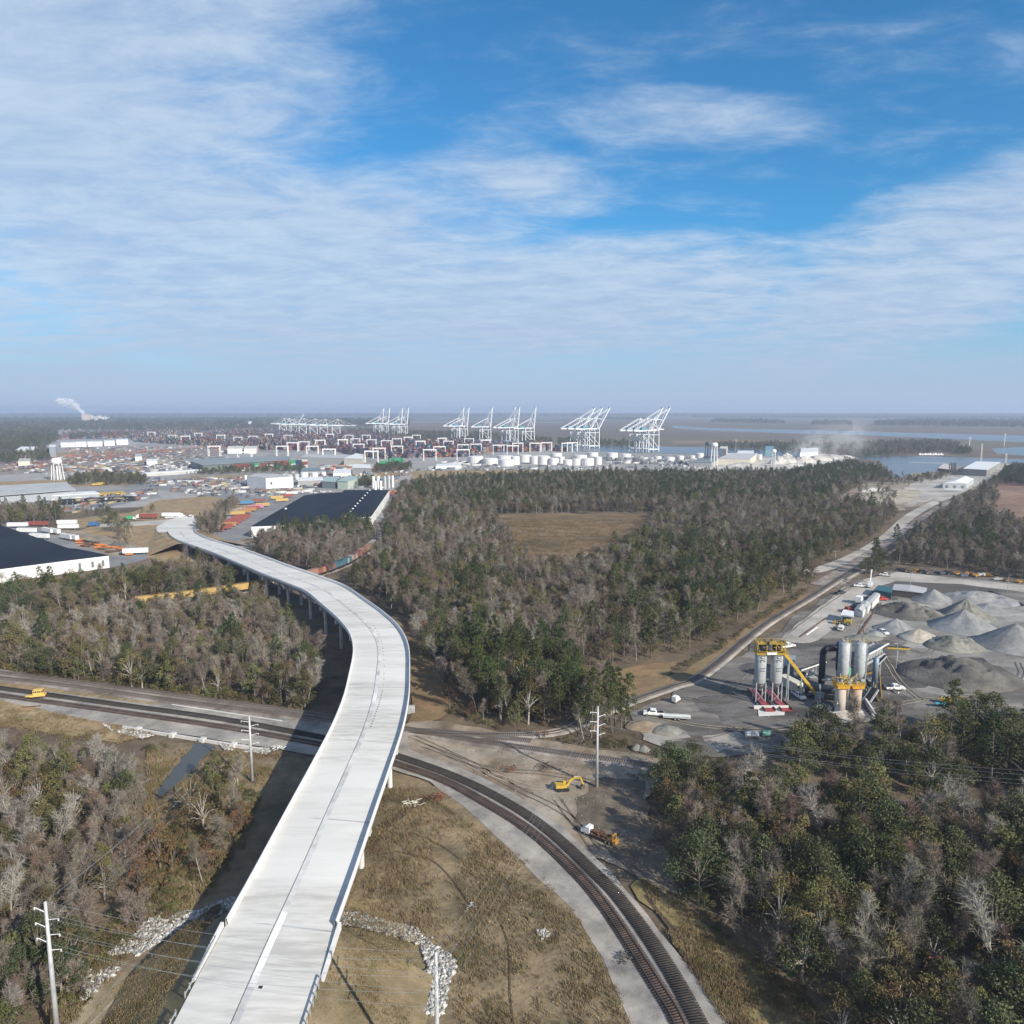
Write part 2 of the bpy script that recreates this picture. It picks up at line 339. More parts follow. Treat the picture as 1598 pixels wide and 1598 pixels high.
lay('clearing_marsh', [(775, 803), (1020, 802), (1015, 835), (935, 880), (862, 900), (830, 895), (790, 845)], mat('clearing_grass', (.135, .088, .043), .95, speck=.75, lo=.42, hi=.58, c2=(.085, .066, .034), scale=.035, c3=(.18, .125, .07), scale3=.012, stretch=(.4, 1.4, 1), det=8), 8, 14)
lay('east_marsh', [(1510, 775), (1560, 752), (1700, 745), (1900, 760), (1900, 845), (1598, 825), (1545, 808)], mat('red_marsh', (.21, .12, .08), .95, c2=(.14, .09, .06), scale=.03, c3=(.25, .16, .11), scale3=.012, det=8), 8, 14)
lay('terminal_clearing_dirt', [(1285, 782), (1340, 755), (1380, 752), (1430, 738), (1470, 735), (1520, 722), (1580, 724), (1598, 728), (1510, 766), (1450, 785), (1400, 798), (1380, 788), (1330, 790)], dirt, 8, 14)
lay('terminal_apron_pavement', [(1400, 770), (1440, 745), (1480, 742), (1560, 722), (1580, 725), (1510, 765), (1470, 775), (1420, 790)], road, 4, 10)
lay('worn_sand_patch', [(1345, 775), (1400, 763), (1440, 765), (1420, 785), (1370, 790)], mat('pale_sand', (.42, .38, .30), .95, c2=(.32, .27, .2), scale=.05), 6, 10)
lay('quarry_white_dust', [(1080, 726), (1180, 716), (1290, 708), (1330, 712), (1290, 728), (1200, 745), (1100, 742)], mat('white_dust', (.52, .50, .46), .95, c2=(.36, .34, .31), scale=.03), 6, 10)
dr = smooth(WP([(1262, 893), (1290, 886), (1335, 868), (1385, 838), (1420, 806), (1460, 784), (1496, 768), (1540, 745), (1580, 728)]), 6)
ribbon('dirt_road', np.c_[dr, np.full(len(dr), z[0] + .006)], [(-4.6, 0), (4.6, 0)], road)['kind'] = 'structure'; z[0] += .012
b2 = smooth(WP([(1285, 915), (1320, 895), (1362, 868), (1415, 834), (1452, 806), (1490, 782)]), 6)
ribbon('siding_ballast', np.c_[b2, np.full(len(b2), z[0] + .006)], [(-7, 0), (7, 0)], oldballast)['kind'] = 'structure'; z[0] += .012
lay('works_yard_ground', [(985, 1115), (1015, 1098), (1110, 1050), (1215, 986), (1290, 928), (1345, 903), (1400, 890), (1500, 897), (1598, 912), (1900, 950), (1900, 1120), (1598, 1112), (1500, 1128), (1400, 1145), (1290, 1165), (1180, 1180), (1060, 1178), (1010, 1160)], asphalt, 2.5, 7)
lay('yard_lane_concrete', [(1212, 1002), (1262, 962), (1310, 925), (1345, 908), (1372, 912), (1352, 930), (1322, 960), (1292, 988), (1262, 1005)], road, .8, 6)
lay('yard_road', [(1345, 906), (1400, 893), (1598, 914), (1900, 950), (1900, 966), (1598, 925), (1500, 912), (1400, 908), (1372, 915)], road, .8, 6)
lay('pale_yard_dust', [(1330, 960), (1400, 925), (1598, 940), (1700, 1000), (1598, 1060), (1500, 1070), (1440, 1080), (1400, 1045), (1440, 1000), (1380, 985), (1335, 1000)], mat('stone_dust', (.19, .178, .163), .95, speck=.6, stretch=(.6, 1.1, 1), c2=(.13, .125, .118), scale=.06, det=9, c3=(.31, .30, .275), scale3=.03), 7, 4)
lay('black_yard_asphalt', [(1110, 1080), (1170, 1040), (1230, 1005), (1320, 1005), (1400, 1020), (1430, 1060), (1430, 1100), (1350, 1120), (1250, 1130), (1150, 1140), (1090, 1110)], mat('oily_asphalt', (.055, .053, .053), .9, stretch=(.5, 1.2, 1), speck=.65, lo=.42, hi=.58, c2=(.09, .085, .08), scale=.12, det=9, c3=(.15, .14, .13), scale3=.05), 6, 4)
lay('dark_pile_skirt', [(1425, 1046), (1470, 1025), (1540, 1028), (1568, 1050), (1545, 1072), (1480, 1080), (1435, 1066)], mat('soot', (.055, .052, .05), .95, c2=(.10, .095, .09), scale=.2), 2, 4)
for i, q in enumerate([[(1010, 1140), (1060, 1135), (1075, 1150), (1030, 1165), (1000, 1155)], [(1095, 1150), (1150, 1142), (1180, 1160), (1120, 1175)]]):
    lay('grey_gravel_patch', q, gravel, 1, 3)
# brown rides and clearings between the wood and the lines
lay('orange_grass_ride', [(1000, 1075), (1090, 1035), (1160, 985), (1225, 940), (1262, 925), (1275, 930), (1200, 978), (1110, 1040), (1010, 1092)], mat('orange_grass', (.24, .14, .075), .95, c2=(.16, .10, .055), scale=.3, c3=(.2, .15, .08), scale3=.05, bump=.15, bscale=1), 2, 5)
lay('clay_clearing', [(905, 1062), (1000, 1040), (1060, 1030), (1020, 1075), (985, 1095), (930, 1085)], MATS['orange_grass'], 2, 5)
lay('orange_strip_by_bridge', [(612, 965), (640, 985), (668, 1010), (692, 1050), (700, 1110), (690, 1125), (640, 1128), (640, 1060), (630, 1000)], MATS['orange_grass'], 1.5, 4)
lay('junction_dirt', [(600, 1150), (640, 1128), (700, 1125), (800, 1150), (900, 1166), (1000, 1180), (1180, 1215), (1180, 1240), (1030, 1225), (1010, 1250), (1020, 1320), (1060, 1400), (900, 1330), (800, 1265), (700, 1210), (600, 1175)], dirt, 1.5, 5)
lay('dark_earth_patch', [(940, 1215), (1010, 1220), (1015, 1290), (1060, 1400), (1000, 1370), (900, 1290), (905, 1250)], mat('dark_earth', (.11, .088, .065), .95, c2=(.16, .13, .1), scale=.3), 2, 4)  # patch of darker brown earth laid over the junction dirt
lay('meadow_inside_curve', [(612, 1205), (700, 1235), (800, 1310), (870, 1380), (930, 1460), (985, 1560), (1040, 1700), (440, 1700), (480, 1560), (520, 1420), (560, 1310)], meadow, 1.0, 4)
lay('mown_slope_grass', [(530, 1445), (600, 1450), (650, 1470), (665, 1520), (640, 1620), (640, 1700), (440, 1700), (500, 1500)], embank, .6, 3)
lay('grass_outside_curve', [(1000, 1370), (1060, 1410), (1130, 1470), (1220, 1540), (1300, 1620), (1350, 1700), (1190, 1700), (1110, 1560), (1040, 1450), (985, 1385)], mat('golden_grass', (.20, .16, .07), .95, c2=(.12, .10, .045), scale=.3, c3=(.26, .2, .10), scale3=.08, bump=.2, bscale=1.5), 1, 4)
lay('corridor_gravel', [(-400, 1010), (0, 1046), (100, 1062), (300, 1090), (400, 1105), (520, 1120), (640, 1135), (640, 1185), (560, 1190), (500, 1182), (440, 1172), (300, 1150), (180, 1132), (100, 1118), (0, 1102), (-400, 1060)], gravel, .5, 6)
lay('tan_bank', [(-400, 1058), (0, 1098), (100, 1115), (190, 1134), (240, 1145), (230, 1152), (180, 1160), (110, 1150), (0, 1132), (-400, 1100)], tangrass, 1.5, 5)
lay('tan_strip_between_tracks', [(-400, 1030), (0, 1066), (120, 1080), (250, 1098), (240, 1101), (110, 1085), (0, 1072), (-400, 1038)], tangrass, .4, 5)
lay('creek_bank_brush_ground', [(240, 1160), (330, 1165), (440, 1180), (560, 1195), (600, 1190), (560, 1300), (520, 1420), (480, 1520), (300, 1700), (0, 1700), (130, 1560), (220, 1440), (270, 1340), (290, 1250), (225, 1190)], mat('brush_floor', (.16, .12, .075), .95, c2=(.10, .085, .048), scale=.3, c3=(.21, .155, .10), scale3=.06, bump=.25, bscale=1, det=9), 2, 4)
lay('bare_bank_dirt', [(330, 1175), (440, 1180), (430, 1215), (405, 1240), (370, 1235), (325, 1195)], mat('bank_dirt', (.24, .185, .12), .95, c2=(.17, .13, .08), scale=.4), 1, 3)
lay('mown_field_left', [(110, 1600), (160, 1540), (250, 1490), (330, 1430), (380, 1400), (400, 1500), (280, 1700), (80, 1700)], mat('raked_grass', (.19, .15, .09), .95, c2=(.13, .105, .06), scale=.6, c3=(.33, .275, .19), scale3=.16, stretch=(1.6, .35, 1), bump=.1, bscale=2), 1, 4)
CREEKPX = [(303, 1163), (318, 1161), (334, 1166), (326, 1178), (315, 1186), (311, 1196), (299, 1204), (292, 1214), (281, 1219), (276, 1228), (266, 1233), (258, 1243), (247, 1246), (243, 1236), (252, 1229), (254, 1219), (264, 1211), (268, 1200), (281, 1193), (284, 1183), (294, 1175)]
lay('creek_water', CREEKPX, creekw, .7, 1.5)
lay('gravel_shoulder', [(594, 1160), (640, 1172), (720, 1200), (800, 1240), (880, 1295), (960, 1370), (1030, 1455), (1100, 1545), (1160, 1640), (1190, 1700), (1030, 1700), (985, 1600), (940, 1500), (890, 1420), (800, 1335), (740, 1275), (670, 1222), (590, 1195)], gravel, .4, 4)
lay('muddy_ditch', [(670, 1243), (676, 1248), (640, 1268), (605, 1296), (580, 1325), (562, 1331), (560, 1324), (590, 1296), (620, 1270)], mat('mud', (.06, .042, .028), .95, c2=(.09, .065, .045), scale=.5), .3, 2)
lay('drainage_ditch_line', [(1004, 1400), (1008, 1398), (1075, 1480), (1130, 1570), (1190, 1690), (1184, 1692), (1125, 1573), (1070, 1484)], MATS['mud'], .1, 4)
TOP = z[0] + .006
rut = mat('rut_soil', (.12, .10, .08), .95, c2=(.16, .135, .11), scale=.3); rutp = mat('pale_rut', (.34, .29, .22), .95, c2=(.26, .22, .165), scale=.3)
RUTS = [([(640, 1150), (720, 1185), (800, 1230), (880, 1270), (930, 1330)], rut), ([(660, 1165), (760, 1200), (860, 1210), (960, 1235), (1010, 1300)], rut), ([(900, 1225), (840, 1232), (780, 1215), (700, 1180)], rutp),
        ([(870, 1250), (900, 1290), (960, 1330), (1030, 1400)], rut), ([(1020, 1120), (1100, 1135), (1200, 1140), (1300, 1125), (1430, 1095), (1540, 1085)], rutp), ([(1060, 1090), (1120, 1095), (1160, 1060), (1240, 1010), (1310, 1010), (1400, 1040)], rut),
        ([(1440, 1095), (1400, 1060), (1370, 1010), (1345, 985), (1360, 960)], rutp), ([(1460, 1090), (1540, 1090), (1590, 1060), (1590, 1035)], rut), ([(1380, 1000), (1440, 1020), (1460, 1010)], rut), ([(1040, 1160), (1110, 1150), (1180, 1130), (1240, 1120)], rut),
        ([(120, 1640), (200, 1575), (280, 1520), (350, 1470)], rutp), ([(130, 1660), (215, 1590), (300, 1535), (352, 1490)], rutp), ([(100, 1650), (180, 1570), (260, 1510), (330, 1460)], rutp), ([(1225, 990), (1280, 950), (1330, 915)], rut), ([(640, 1300), (700, 1330), (760, 1400), (790, 1480), (800, 1600)], MATS['mud']), ([(615, 1330), (680, 1350), (735, 1418)], MATS['mud'])]
for i_, (pp, mm) in enumerate(RUTS):
    P = smooth(WP(pp), .8)
    P[:, 0] += [mn.noise(Vector((k * .07, i_, 0))) * .6 for k in range(len(P))]
    for o_ in ((-1., -.62), (.62, 1.)) if mm is not MATS['mud'] else ((-.2, .12),): ribbon('rut_path', np.c_[P, np.full(len(P), TOP - .004)], [(o_[0], 0), (o_[1], 0)], mm)['kind'] = 'structure'

# ------------------------------------------------------------------ railway tracks
def track(pts, label, tie, tie_gap=.56, rails=True, bed=None, zb=.12, name='railway_track', tw=2.7, group='railway lines'):
    P = smooth(pts, .5); P = np.c_[P, np.full(len(P), TOP + zb)]
    root = thing(name, (0, 0, 0), 0, label, 'railway track', group)
    if bed: ribbon('ballast_bed', P, [(-2.4, -zb - .01), (-1.75, 0), (1.75, 0), (2.4, -zb - .01)], bed, root)
    t, n = normals(P); s = np.r_[0, np.cumsum(np.linalg.norm(np.diff(P[:, :2], axis=0), axis=1))]
    q = np.arange(0, s[-1], tie_gap); rg = np.random.default_rng(3)
    c = np.stack([np.interp(q, s, P[:, k]) for k in range(3)], 1); c[:, 2] += .06
    tt = np.stack([np.interp(q, s, t[:, k]) for k in range(2)], 1); a = rg.normal(0, .02, len(q))
    tt = np.stack([tt[:, 0] - tt[:, 1] * a, tt[:, 1] + tt[:, 0] * a], 1); nn = np.stack([tt[:, 1], -tt[:, 0]], 1)
    V = []
    for sx, sy, sz in ((-1, -1, 0), (1, -1, 0), (1, 1, 0), (-1, 1, 0), (-1, -1, 1), (1, -1, 1), (1, 1, 1), (-1, 1, 1)):
        V.append(np.c_[c[:, :2] + nn * (sx * tw / 2) + tt * (sy * .13), c[:, 2] + (sz - .5) * .16])
    V = np.stack(V, 1).reshape(-1, 3); f = np.array([(4, 5, 6, 7), (0, 1, 5, 4), (1, 2, 6, 5), (2, 3, 7, 6), (3, 0, 4, 7)])
    o = npmesh('ties', V, (np.arange(len(q))[:, None, None] * 8 + f).reshape(-1, 4), tie); o.parent = root
    if rails:
        for sd_ in (-.755, .755):
            ribbon('rail', P, [(sd_ - .045, .14), (sd_ - .045, .30), (sd_ + .045, .30), (sd_ + .045, .14)], railm, root)
    return root
tieold = mat('old_tie', (.15, .13, .115), .9, c2=(.10, .085, .075), scale=1.5)
T1 = WP([(-300, 1034), (0, 1076), (172, 1100), (344, 1124), (496, 1152), (560, 1166), (615, 1181), (708, 1214), (794, 1257), (863, 1305), (932, 1370), (970, 1410), (1031, 1495), (1088, 1596), (1140, 1720)])
T2 = WP([(-300, 1043), (0, 1087), (172, 1111), (344, 1136), (496, 1163), (550, 1175), (607, 1191), (691, 1220), (760, 1257), (829, 1301), (897, 1363), (949, 1425), (1023, 1539), (1057, 1596), (1100, 1700)])
track(T1, 'outer new track of bare dark ties laid on grey gravel, without rails', tiedark, .5, False)
track(T2, 'inner new railed track of brown ties curving under the viaduct', tiewood, .52)
track(WP([(-300, 1020), (0, 1053), (120, 1068), (300, 1092), (430, 1110), (560, 1128), (640, 1142), (720, 1156), (800, 1168), (900, 1182), (1000, 1196), (1100, 1212), (1300, 1243), (1500, 1270), (1800, 1300)]), 'old rusty main line running below the wood and past the steel pole', tieold, .6, bed=oldballast, zb=.3)
track(WP([(-300, 1030), (0, 1061), (120, 1075), (240, 1092), (380, 1110), (480, 1122), (600, 1140), (700, 1146), (830, 1160)]), 'second old line with brown rails beside the tan grass strip', tieold, .6, bed=oldballast, zb=.25)
track(WP([(640, 1143), (720, 1150), (860, 1146), (930, 1120), (993, 1094), (1050, 1074), (1100, 1053), (1193, 978), (1268, 932), (1310, 905), (1362, 872), (1420, 832), (1470, 795)]), 'branch line climbing past the asphalt works towards the river terminal', tieold, .62, bed=gravel, zb=.3)
track(WP([(1316, 905), (1367, 875), (1424, 835), (1474, 798)]), 'siding beside the dirt road to the river terminal', tieold, .62, bed=gravel, zb=.3)
track(WP([(-300, 985), (130, 958), (240, 945), (330, 933), (400, 922), (470, 908), (540, 884), (580, 857), (590, 830), (575, 800)]), 'line through the woods under the far end of the viaduct', tieold, .62, bed=oldballast, zb=.3)

# creek bridge under the tracks
br = thing('rail_bridge', (0, 0, 0), 0, 'low concrete slab bridge carrying the new tracks over the creek', 'rail bridge')
q0, q1 = Vector((*W(192, 1137), 0)), Vector((*W(405, 1172), 0)); d = (q1 - q0).normalized(); nr = Vector((-d.y, d.x, 0))
m = MB(); m.beam(q0 + Vector((0, 0, .4)), q1 + Vector((0, 0, .4)), .55, .8); m.build('near_parapet', concrete, br)
m = MB(); u0, u1 = Vector((*W(268, 1101), 0)), Vector((*W(440, 1127), 0)); m.beam(u0 + Vector((0, 0, .25)), u1 + Vector((0, 0, .25)), .4, .5); m.build('far_parapet', concrete, br)
for k in (.12, .38, .6, .82):
    m = MB(); p = q0.lerp(q1, k); m.box((p.x, p.y, .5), (1.4, 1.6, 1.1), math.atan2(d.y, d.x)); m.build('pier_cap', concrete, br)

# ------------------------------------------------------------------ the viaduct
CL = [(-37.6, 60, 6.2), (-37.0, 78, 7.2), (-36.8, 90, 8), (-36.7, 104, 8.7), (-36.3, 120, 9.5), (-36., 140, 10.5), (-35.7, 157, 11.3), (-35.6, 174, 12.1), (-36.7, 192, 12.3), (-38.6, 208, 12.6), (-42.2, 232, 13), (-47.8, 252, 13), (-56.2, 271, 12.9), (-67.5, 292, 12.8), (-81.5, 317, 12.5), (-99, 339.5, 12), (-117.5, 362, 11.4), (-141, 393, 10.2), (-165, 425, 8.8), (-189, 456, 7), (-212.5, 487, 5), (-230, 515, 3.4), (-243, 540, 2.1)]
DP = smooth(CL, 1.5); HW = 8.9
dt, dn = normals(DP); ds = np.r_[0, np.cumsum(np.linalg.norm(np.diff(DP[:, :2], axis=0), axis=1))]
def on_deck(Y):
    i = int(np.argmin(abs(DP[:, 1] - Y))); return DP[i], dt[i], dn[i], i
i0 = on_deck(108)[3]                                   # abutment: bank below this, spans beyond
vd = thing('road_viaduct', (0, 0, 0), 0, 'long curving pale concrete road viaduct on piers sweeping over the railway', 'viaduct')
ribbon('deck', DP, [(-HW, -.05), (-HW + .45, 0), (-1.1, .12), (HW - .45, 0), (HW, -.05)], deckm, vd)
ribbon('deck_slab_edge', DP[i0:], [(-HW, -.06), (-HW, -.32), (HW, -.32), (HW, -.06)], concrete, vd)
for s_ in (-1, 1):
    a = s_ * HW
    ribbon('parapet', DP[i0:], [(a, 0.0), (a, 1.12), (a - s_ * .28, 1.12), (a - s_ * .42, .02)], mat('parapet_concrete', (.66, .655, .64), .8, c2=(.58, .575, .56), scale=.4), vd)
ribbon('centre_joint', DP[:], [(-1.16, .128), (-1.02, .128)], mat('joint_seal', (.12, .12, .125), .9), vd)
ribbon('centre_band', DP[:], [(-1.0, .128), (.0, .12)], mat('curing_band', (.47, .48, .48), .9, c2=(.56, .56, .55), scale=.3), vd)
m = MB(); ib, ie = on_deck(96)[3], on_deck(112)[3]
ribbon('white_cured_strip', DP[ib:ie], [(-.9, .136), (.1, .126)], mat('cured_white', (.74, .74, .73), .9), vd)
def cross(Yc, w, z_=.13, skew=0., a0=-HW + .45, a1=HW - .45, mt='joint_seal_light', name='expansion_joint'):
    p, t, n, i = on_deck(Yc); m = MB(); vs = []
    for a in np.linspace(a0, a1, 9):
        zz = 0.12 - .12 * abs(a + 1.1) / (HW - .6) + .016
        for b in (-w / 2, w / 2): vs.append((p[0] + n[0] * a + t[0] * (b + skew * a), p[1] + n[1] * a + t[1] * (b + skew * a), p[2] + zz))
    m.add(vs, [(2 * k, 2 * k + 2, 2 * k + 3, 2 * k + 1) for k in range(8)]); o = m.build(name, MATS[mt], vd)
mat('joint_seal_light', (.33, .34, .35), .9); mat('joint_dark', (.03, .03, .03), .9)
SP = [108, 137, 168, 201, 232, 256, 278, 298, 318, 338, 358, 380, 402, 424, 446, 468, 490]
for Yc in SP: cross(Yc, .28, skew=-.12 if Yc < 230 else 0)
rg = random.Random(5)
m = MB()
for Yc in list(np.arange(176, 199, 1.25)) + [203, 207, 212, 218, 224] + list(np.arange(229, 262, 2.4)):
    p, t, n, i = on_deck(Yc); a = 1.0 + .35 * math.sin(Yc * .1); m = MB(); m.box((p[0] + n[0] * a, p[1] + n[1] * a, p[2] + .13), (.35, .28, .05), math.atan2(t[1], t[0])); m.build('deck_opening', MATS['joint_dark'], vd)
p, t, n, i = on_deck(95.5); m = MB(); m.box((p[0] + n[0] * .9, p[1] + n[1] * .9, p[2] + .13), (.55, .5, .04)); m.build('drain_grate', MATS['joint_dark'], vd)
# girders: five steel-grey beams per span; bents with cap and columns
gi = mat('girder_concrete', (.42, .43, .44), .85, c2=(.36, .37, .38), scale=.4)
for k in range(len(SP) - 1):
    a, b = on_deck(SP[k])[3], on_deck(SP[k + 1])[3]; seg = DP[a:b + 1]
    for off in (-7.6, -3.8, 0, 3.8, 7.6):
        ribbon('girder', seg, [(off - .35, -.33), (off - .12, -.6), (off - .3, -1.75), (off + .3, -1.75), (off + .12, -.6), (off + .35, -.33)], gi, vd)
for Yc in SP[1:]:
    p, t, n, i = on_deck(Yc); rz = math.atan2(n[1], n[0]); zt = p[2] - 1.76
    if zt < 1.2: continue
    bent = MB(); bent.box((p[0], p[1], zt - .65), (16.6, 1.5, 1.3), rz); cp = bent.build('pier_cap', concrete, vd)
    for off in (-6.2, 0, 6.2):
        c = MB(); c.tube((p[0] + n[0] * off, p[1] + n[1] * off, 0), (p[0] + n[0] * off, p[1] + n[1] * off, zt - 1.3), .62, n=14); c.build('pier_column', concrete, vd)
# the crash wall by the old line
p, t, n, i = on_deck(212); m = MB(); m.box((p[0] + n[0] * 4.0, p[1] + n[1] * 4.0, 1.2), (12.2, 1.0, 2.4), math.atan2(n[1], n[0])); m.build('crash_wall', gi, vd)
# abutments with wing walls
p, t, n, i = on_deck(108); m = MB(); m.box((p[0], p[1], p[2] / 2 - .9), (17.4, 1.2, p[2] - 1.9), math.atan2(n[1], n[0])); m.build('abutment', concrete, vd)
for s_ in (-1, 1):
    m = MB(); a = DP[on_deck(98)[3]]; b = DP[on_deck(108)[3]]; o = HW + .15
    vs = []
    for q, zb in ((a, -1.1), (b, -4.5)):
        for w in (0, .5):
            vs += [(q[0] + s_ * (o + w), q[1], q[2] + .75 if q is b else q[2] + .2), (q[0] + s_ * (o + w), q[1], q[2] + zb)]
    m.add(vs, [(0, 1, 5, 4), (2, 6, 7, 3), (0, 4, 6, 2), (1, 3, 7, 5), (0, 2, 3, 1), (4, 5, 7, 6)]); m.build('wing_wall', MATS['parapet_concrete'], vd)
p, t, n, i = on_deck(490); 
ja = on_deck(466)[3]
for s_ in (-1, 1):
    ribbon('retaining_wall', DP[ja:], [(s_ * (HW - .3), -20), (s_ * (HW - .3), -.33)], mat('msewall', (.38, .37, .35), .9, c2=(.3, .29, .27), scale=.8), vd)
# bank that carries the road near the camera
def bank(name, P, mt, w, slope):
    _, n = normals(P); V, F_ = [], []; prof = []
    rows = []
    for j in range(len(P)):
        zt = P[j, 2] - .08; r = []
        for s_ in (-1, 1):
            for u in ((1, .66, .33, 0) if s_ < 0 else (0, .33, .66, 1)):
                a = s_ * (w + u * zt * slope); wob = mn.noise(Vector((P[j, 0] * .2 + a * .15, P[j, 1] * .15, 3))) * .35 * (1 if 0 < u < 1 else 0)
                r.append((P[j, 0] + n[j, 0] * a, P[j, 1] + n[j, 1] * a, zt * (1 - u) + wob))
        rows.append(r)
    m = MB(); k = len(rows[0]); m.add([v for r in rows for v in r], [(j * k + c, j * k + c + 1, (j + 1) * k + c + 1, (j + 1) * k + c) for j in range(len(rows) - 1) for c in range(k - 1)] + [tuple((len(rows) - 1) * k + c for c in range(k))])
    return struct(m.build(name, mt))
bank('road_embankment', DP[:i0 + 1], embank, HW - .1, 1.9)
jb = on_deck(480)[3]
# approach flare to the cross street
E_ = [W(243, 826, 1), W(247, 833, 2), W(272, 843, 4)]
rp = smooth([(-243, 540, 2.1), (-254, 560, 1.2), (-262, 580, .7), (-262, 606, .4)], 2)
struct(ribbon('approach_road', rp, [(-HW - 6, 0), (HW + 4, 0)], deckm)); 
fl = MB(); pl = WP([(282, 806), (262, 812), (246, 822), (244, 830), (250, 838), (262, 842), (290, 848), (300, 842), (290, 826), (292, 818), (306, 812), (322, 808)], 1.0)
fl.prism(pl, .1, 1.05); struct(fl.build('junction_pavement', deckm))
rb = bank('approach_bank', np.r_[DP[ja + 6:], rp], tangrass, HW + 4, 3.)
def bank_h(x, y):
    i = int(np.argmin((DP[:i0 + 1, 0] - x) ** 2 + (DP[:i0 + 1, 1] - y) ** 2)); d_ = abs(math.hypot(DP[i, 0] - x, DP[i, 1] - y)) - HW + .1; z_ = DP[i, 2] - .08
    return TOP - .02 if d_ <= 0 or d_ > z_ * 1.9 else max(TOP - .02, z_ * (1 - d_ / (z_ * 1.9)))
# guard rails on the bank
def guardrail(side, Y0, Y1, label):
    root = thing('guard_rail', (0, 0, 0), 0, label, 'guard rail', 'guard rails along the embankment'); a, b = on_deck(Y0)[3], on_deck(Y1)[3]
    P = DP[a:b + 1]; x = side * (HW + .15)
    ribbon('rail', P, [(x, .48), (x + side * .06, .55), (x, .63), (x + side * .06, .71), (x, .8)], galv, root)
    m = MB(); s = 0
    for j in range(0, len(P)):
        q = P[j]; m.box((q[0] + dn[a + j][0] * (x + side * .15), q[1], q[2] + .3), (.14, .18, .95))
    m.build('posts', galv, root)
guardrail(1, 62, 97, 'galvanised guard rail with close posts on the east edge of the approach')
guardrail(-1, 62, 92, 'galvanised guard rail on the west edge of the approach')
guardrail(-1, 94, 105.5, 'short galvanised guard rail joining the west parapet end')
# ------------------------------------------------------------------ trees
twig_m = mat('twigs', (.225, .19, .155), .9, c2=(.155, .132, .105), scale=.4, coord='obj', obj_rand=.7)
twig_w = mat('pale_twigs', (.31, .285, .25), .9, c2=(.22, .20, .175), scale=.4, coord='obj', obj_rand=.6)
twig_r = mat('reddish_twigs', (.21, .145, .115), .9, c2=(.15, .11, .085), scale=.4, coord='obj', obj_rand=.5)
needle = mat('pine_needles', (.040, .060, .020), .75, c2=(.068, .085, .027), scale=.35, coord='obj', obj_rand=.6, spec=.12)
leafm = mat('evergreen_leaves', (.085, .09, .033), .7, c2=(.13, .122, .05), scale=.3, coord='obj', obj_rand=.9, spec=.15)
leafd = mat('oak_leaves', (.05, .062, .026), .65, c2=(.088, .094, .042), scale=.3, coord='obj', obj_rand=.7, spec=.2)
leafo = mat('olive_leaves', (.155, .125, .05), .8, c2=(.105, .09, .038), scale=.35, coord='obj', obj_rand=.9, spec=.1)
leafr = mat('russet_leaves', (.19, .105, .05), .8, c2=(.13, .08, .042), scale=.35, coord='obj', obj_rand=.4, spec=.1)
leafy_ = mat('gold_leaves', (.30, .20, .04), .8, c2=(.22, .15, .04), scale=.35, coord='obj', obj_rand=.7, spec=.1)
bushm = mat('bush_leaves', (.095, .098, .038), .8, c2=(.15, .125, .058), scale=.5, coord='obj', obj_rand=1., spec=.1)

def limb(mb, p, d, L, r, depth, st, rr):
    """a tapering limb in bent segments with side limbs; the last ones carry fans of twigs"""
    n = 3 if depth else 5; seg = L / n; tips = []
    for i in range(n):
        d = (d + Vector((rr.gauss(0, 1), rr.gauss(0, 1), rr.gauss(.25, .6))) * (.06 if depth == 0 else .17)).normalized()
        q = p + d * seg; r1 = r * (1 - .72 / n) if depth == 0 else r * (1 - .85 / n)
        mb.tube(p, q, r, r1, n=6 if depth == 0 else 3, cap=False); p, r = q, r1; tips.append((p, d, r, (i + 1) / n))
    if depth < st['depth']:
        for k in range(st['kids'][depth]):
            f = st['low'] + (1 - st['low']) * (k + rr.random()) / st['kids'][depth] if depth == 0 else .25 + .75 * (k + rr.random()) / st['kids'][depth]
            a = min(n - 1, int(f * n)); q, dd, r2, _ = tips[a]; base = tips[a - 1][0] if a else q - dd * seg
            o = base.lerp(q, f * n - a); az = rr.random() * 6.283; e = dd.orthogonal().normalized(); e.rotate(Matrix.Rotation(az, 3, dd))
            sp = st['spread'] * (1.1 - .45 * f if depth == 0 else 1); nd = (dd * math.cos(sp) + e * math.sin(sp)).normalized()
            nL = L * st['ratio'] * (1.25 - .75 * f if depth == 0 else .75 + .4 * rr.random())
            limb(mb, o, nd, nL, max(.02, r2 * .55), depth + 1, st, rr)
    else:
        for k in range(st['twigs']):
            o = tips[rr.randrange(n)][0] - d * seg * rr.random()
            t = (d + Vector((rr.gauss(0, 1), rr.gauss(0, 1), rr.gauss(.15, 1))) * .75).normalized(); Lw = st['twigL'] * (.5 + rr.random())
            e = t.cross(Vector((rr.gauss(0, 1), rr.gauss(0, 1), rr.gauss(0, 1)))).normalized() * st['tw']
            o = Vector(o); s_.add([tuple(o - e), tuple(o + e), tuple(o + t * Lw)], [(0, 1, 2)])
s_ = None
def bare_tree(name, seed, h, st, tm, bm, label, cat):
    global s_; rr = random.Random(seed); root = thing(name, (0, 0, 0), 0, label, cat); tr = MB(); s_ = MB()
    for _ in range(st.get('stems', 1)):
        limb(tr, Vector((0, 0, -.2)), Vector((rr.gauss(0, .10), rr.gauss(0, .10), 1)).normalized(), h * (.78 + .1 * rr.random()), h * st['r'], 0, st, rr)
    tr.build('trunk', bm, root); s_.build('crown', tm, root); return root
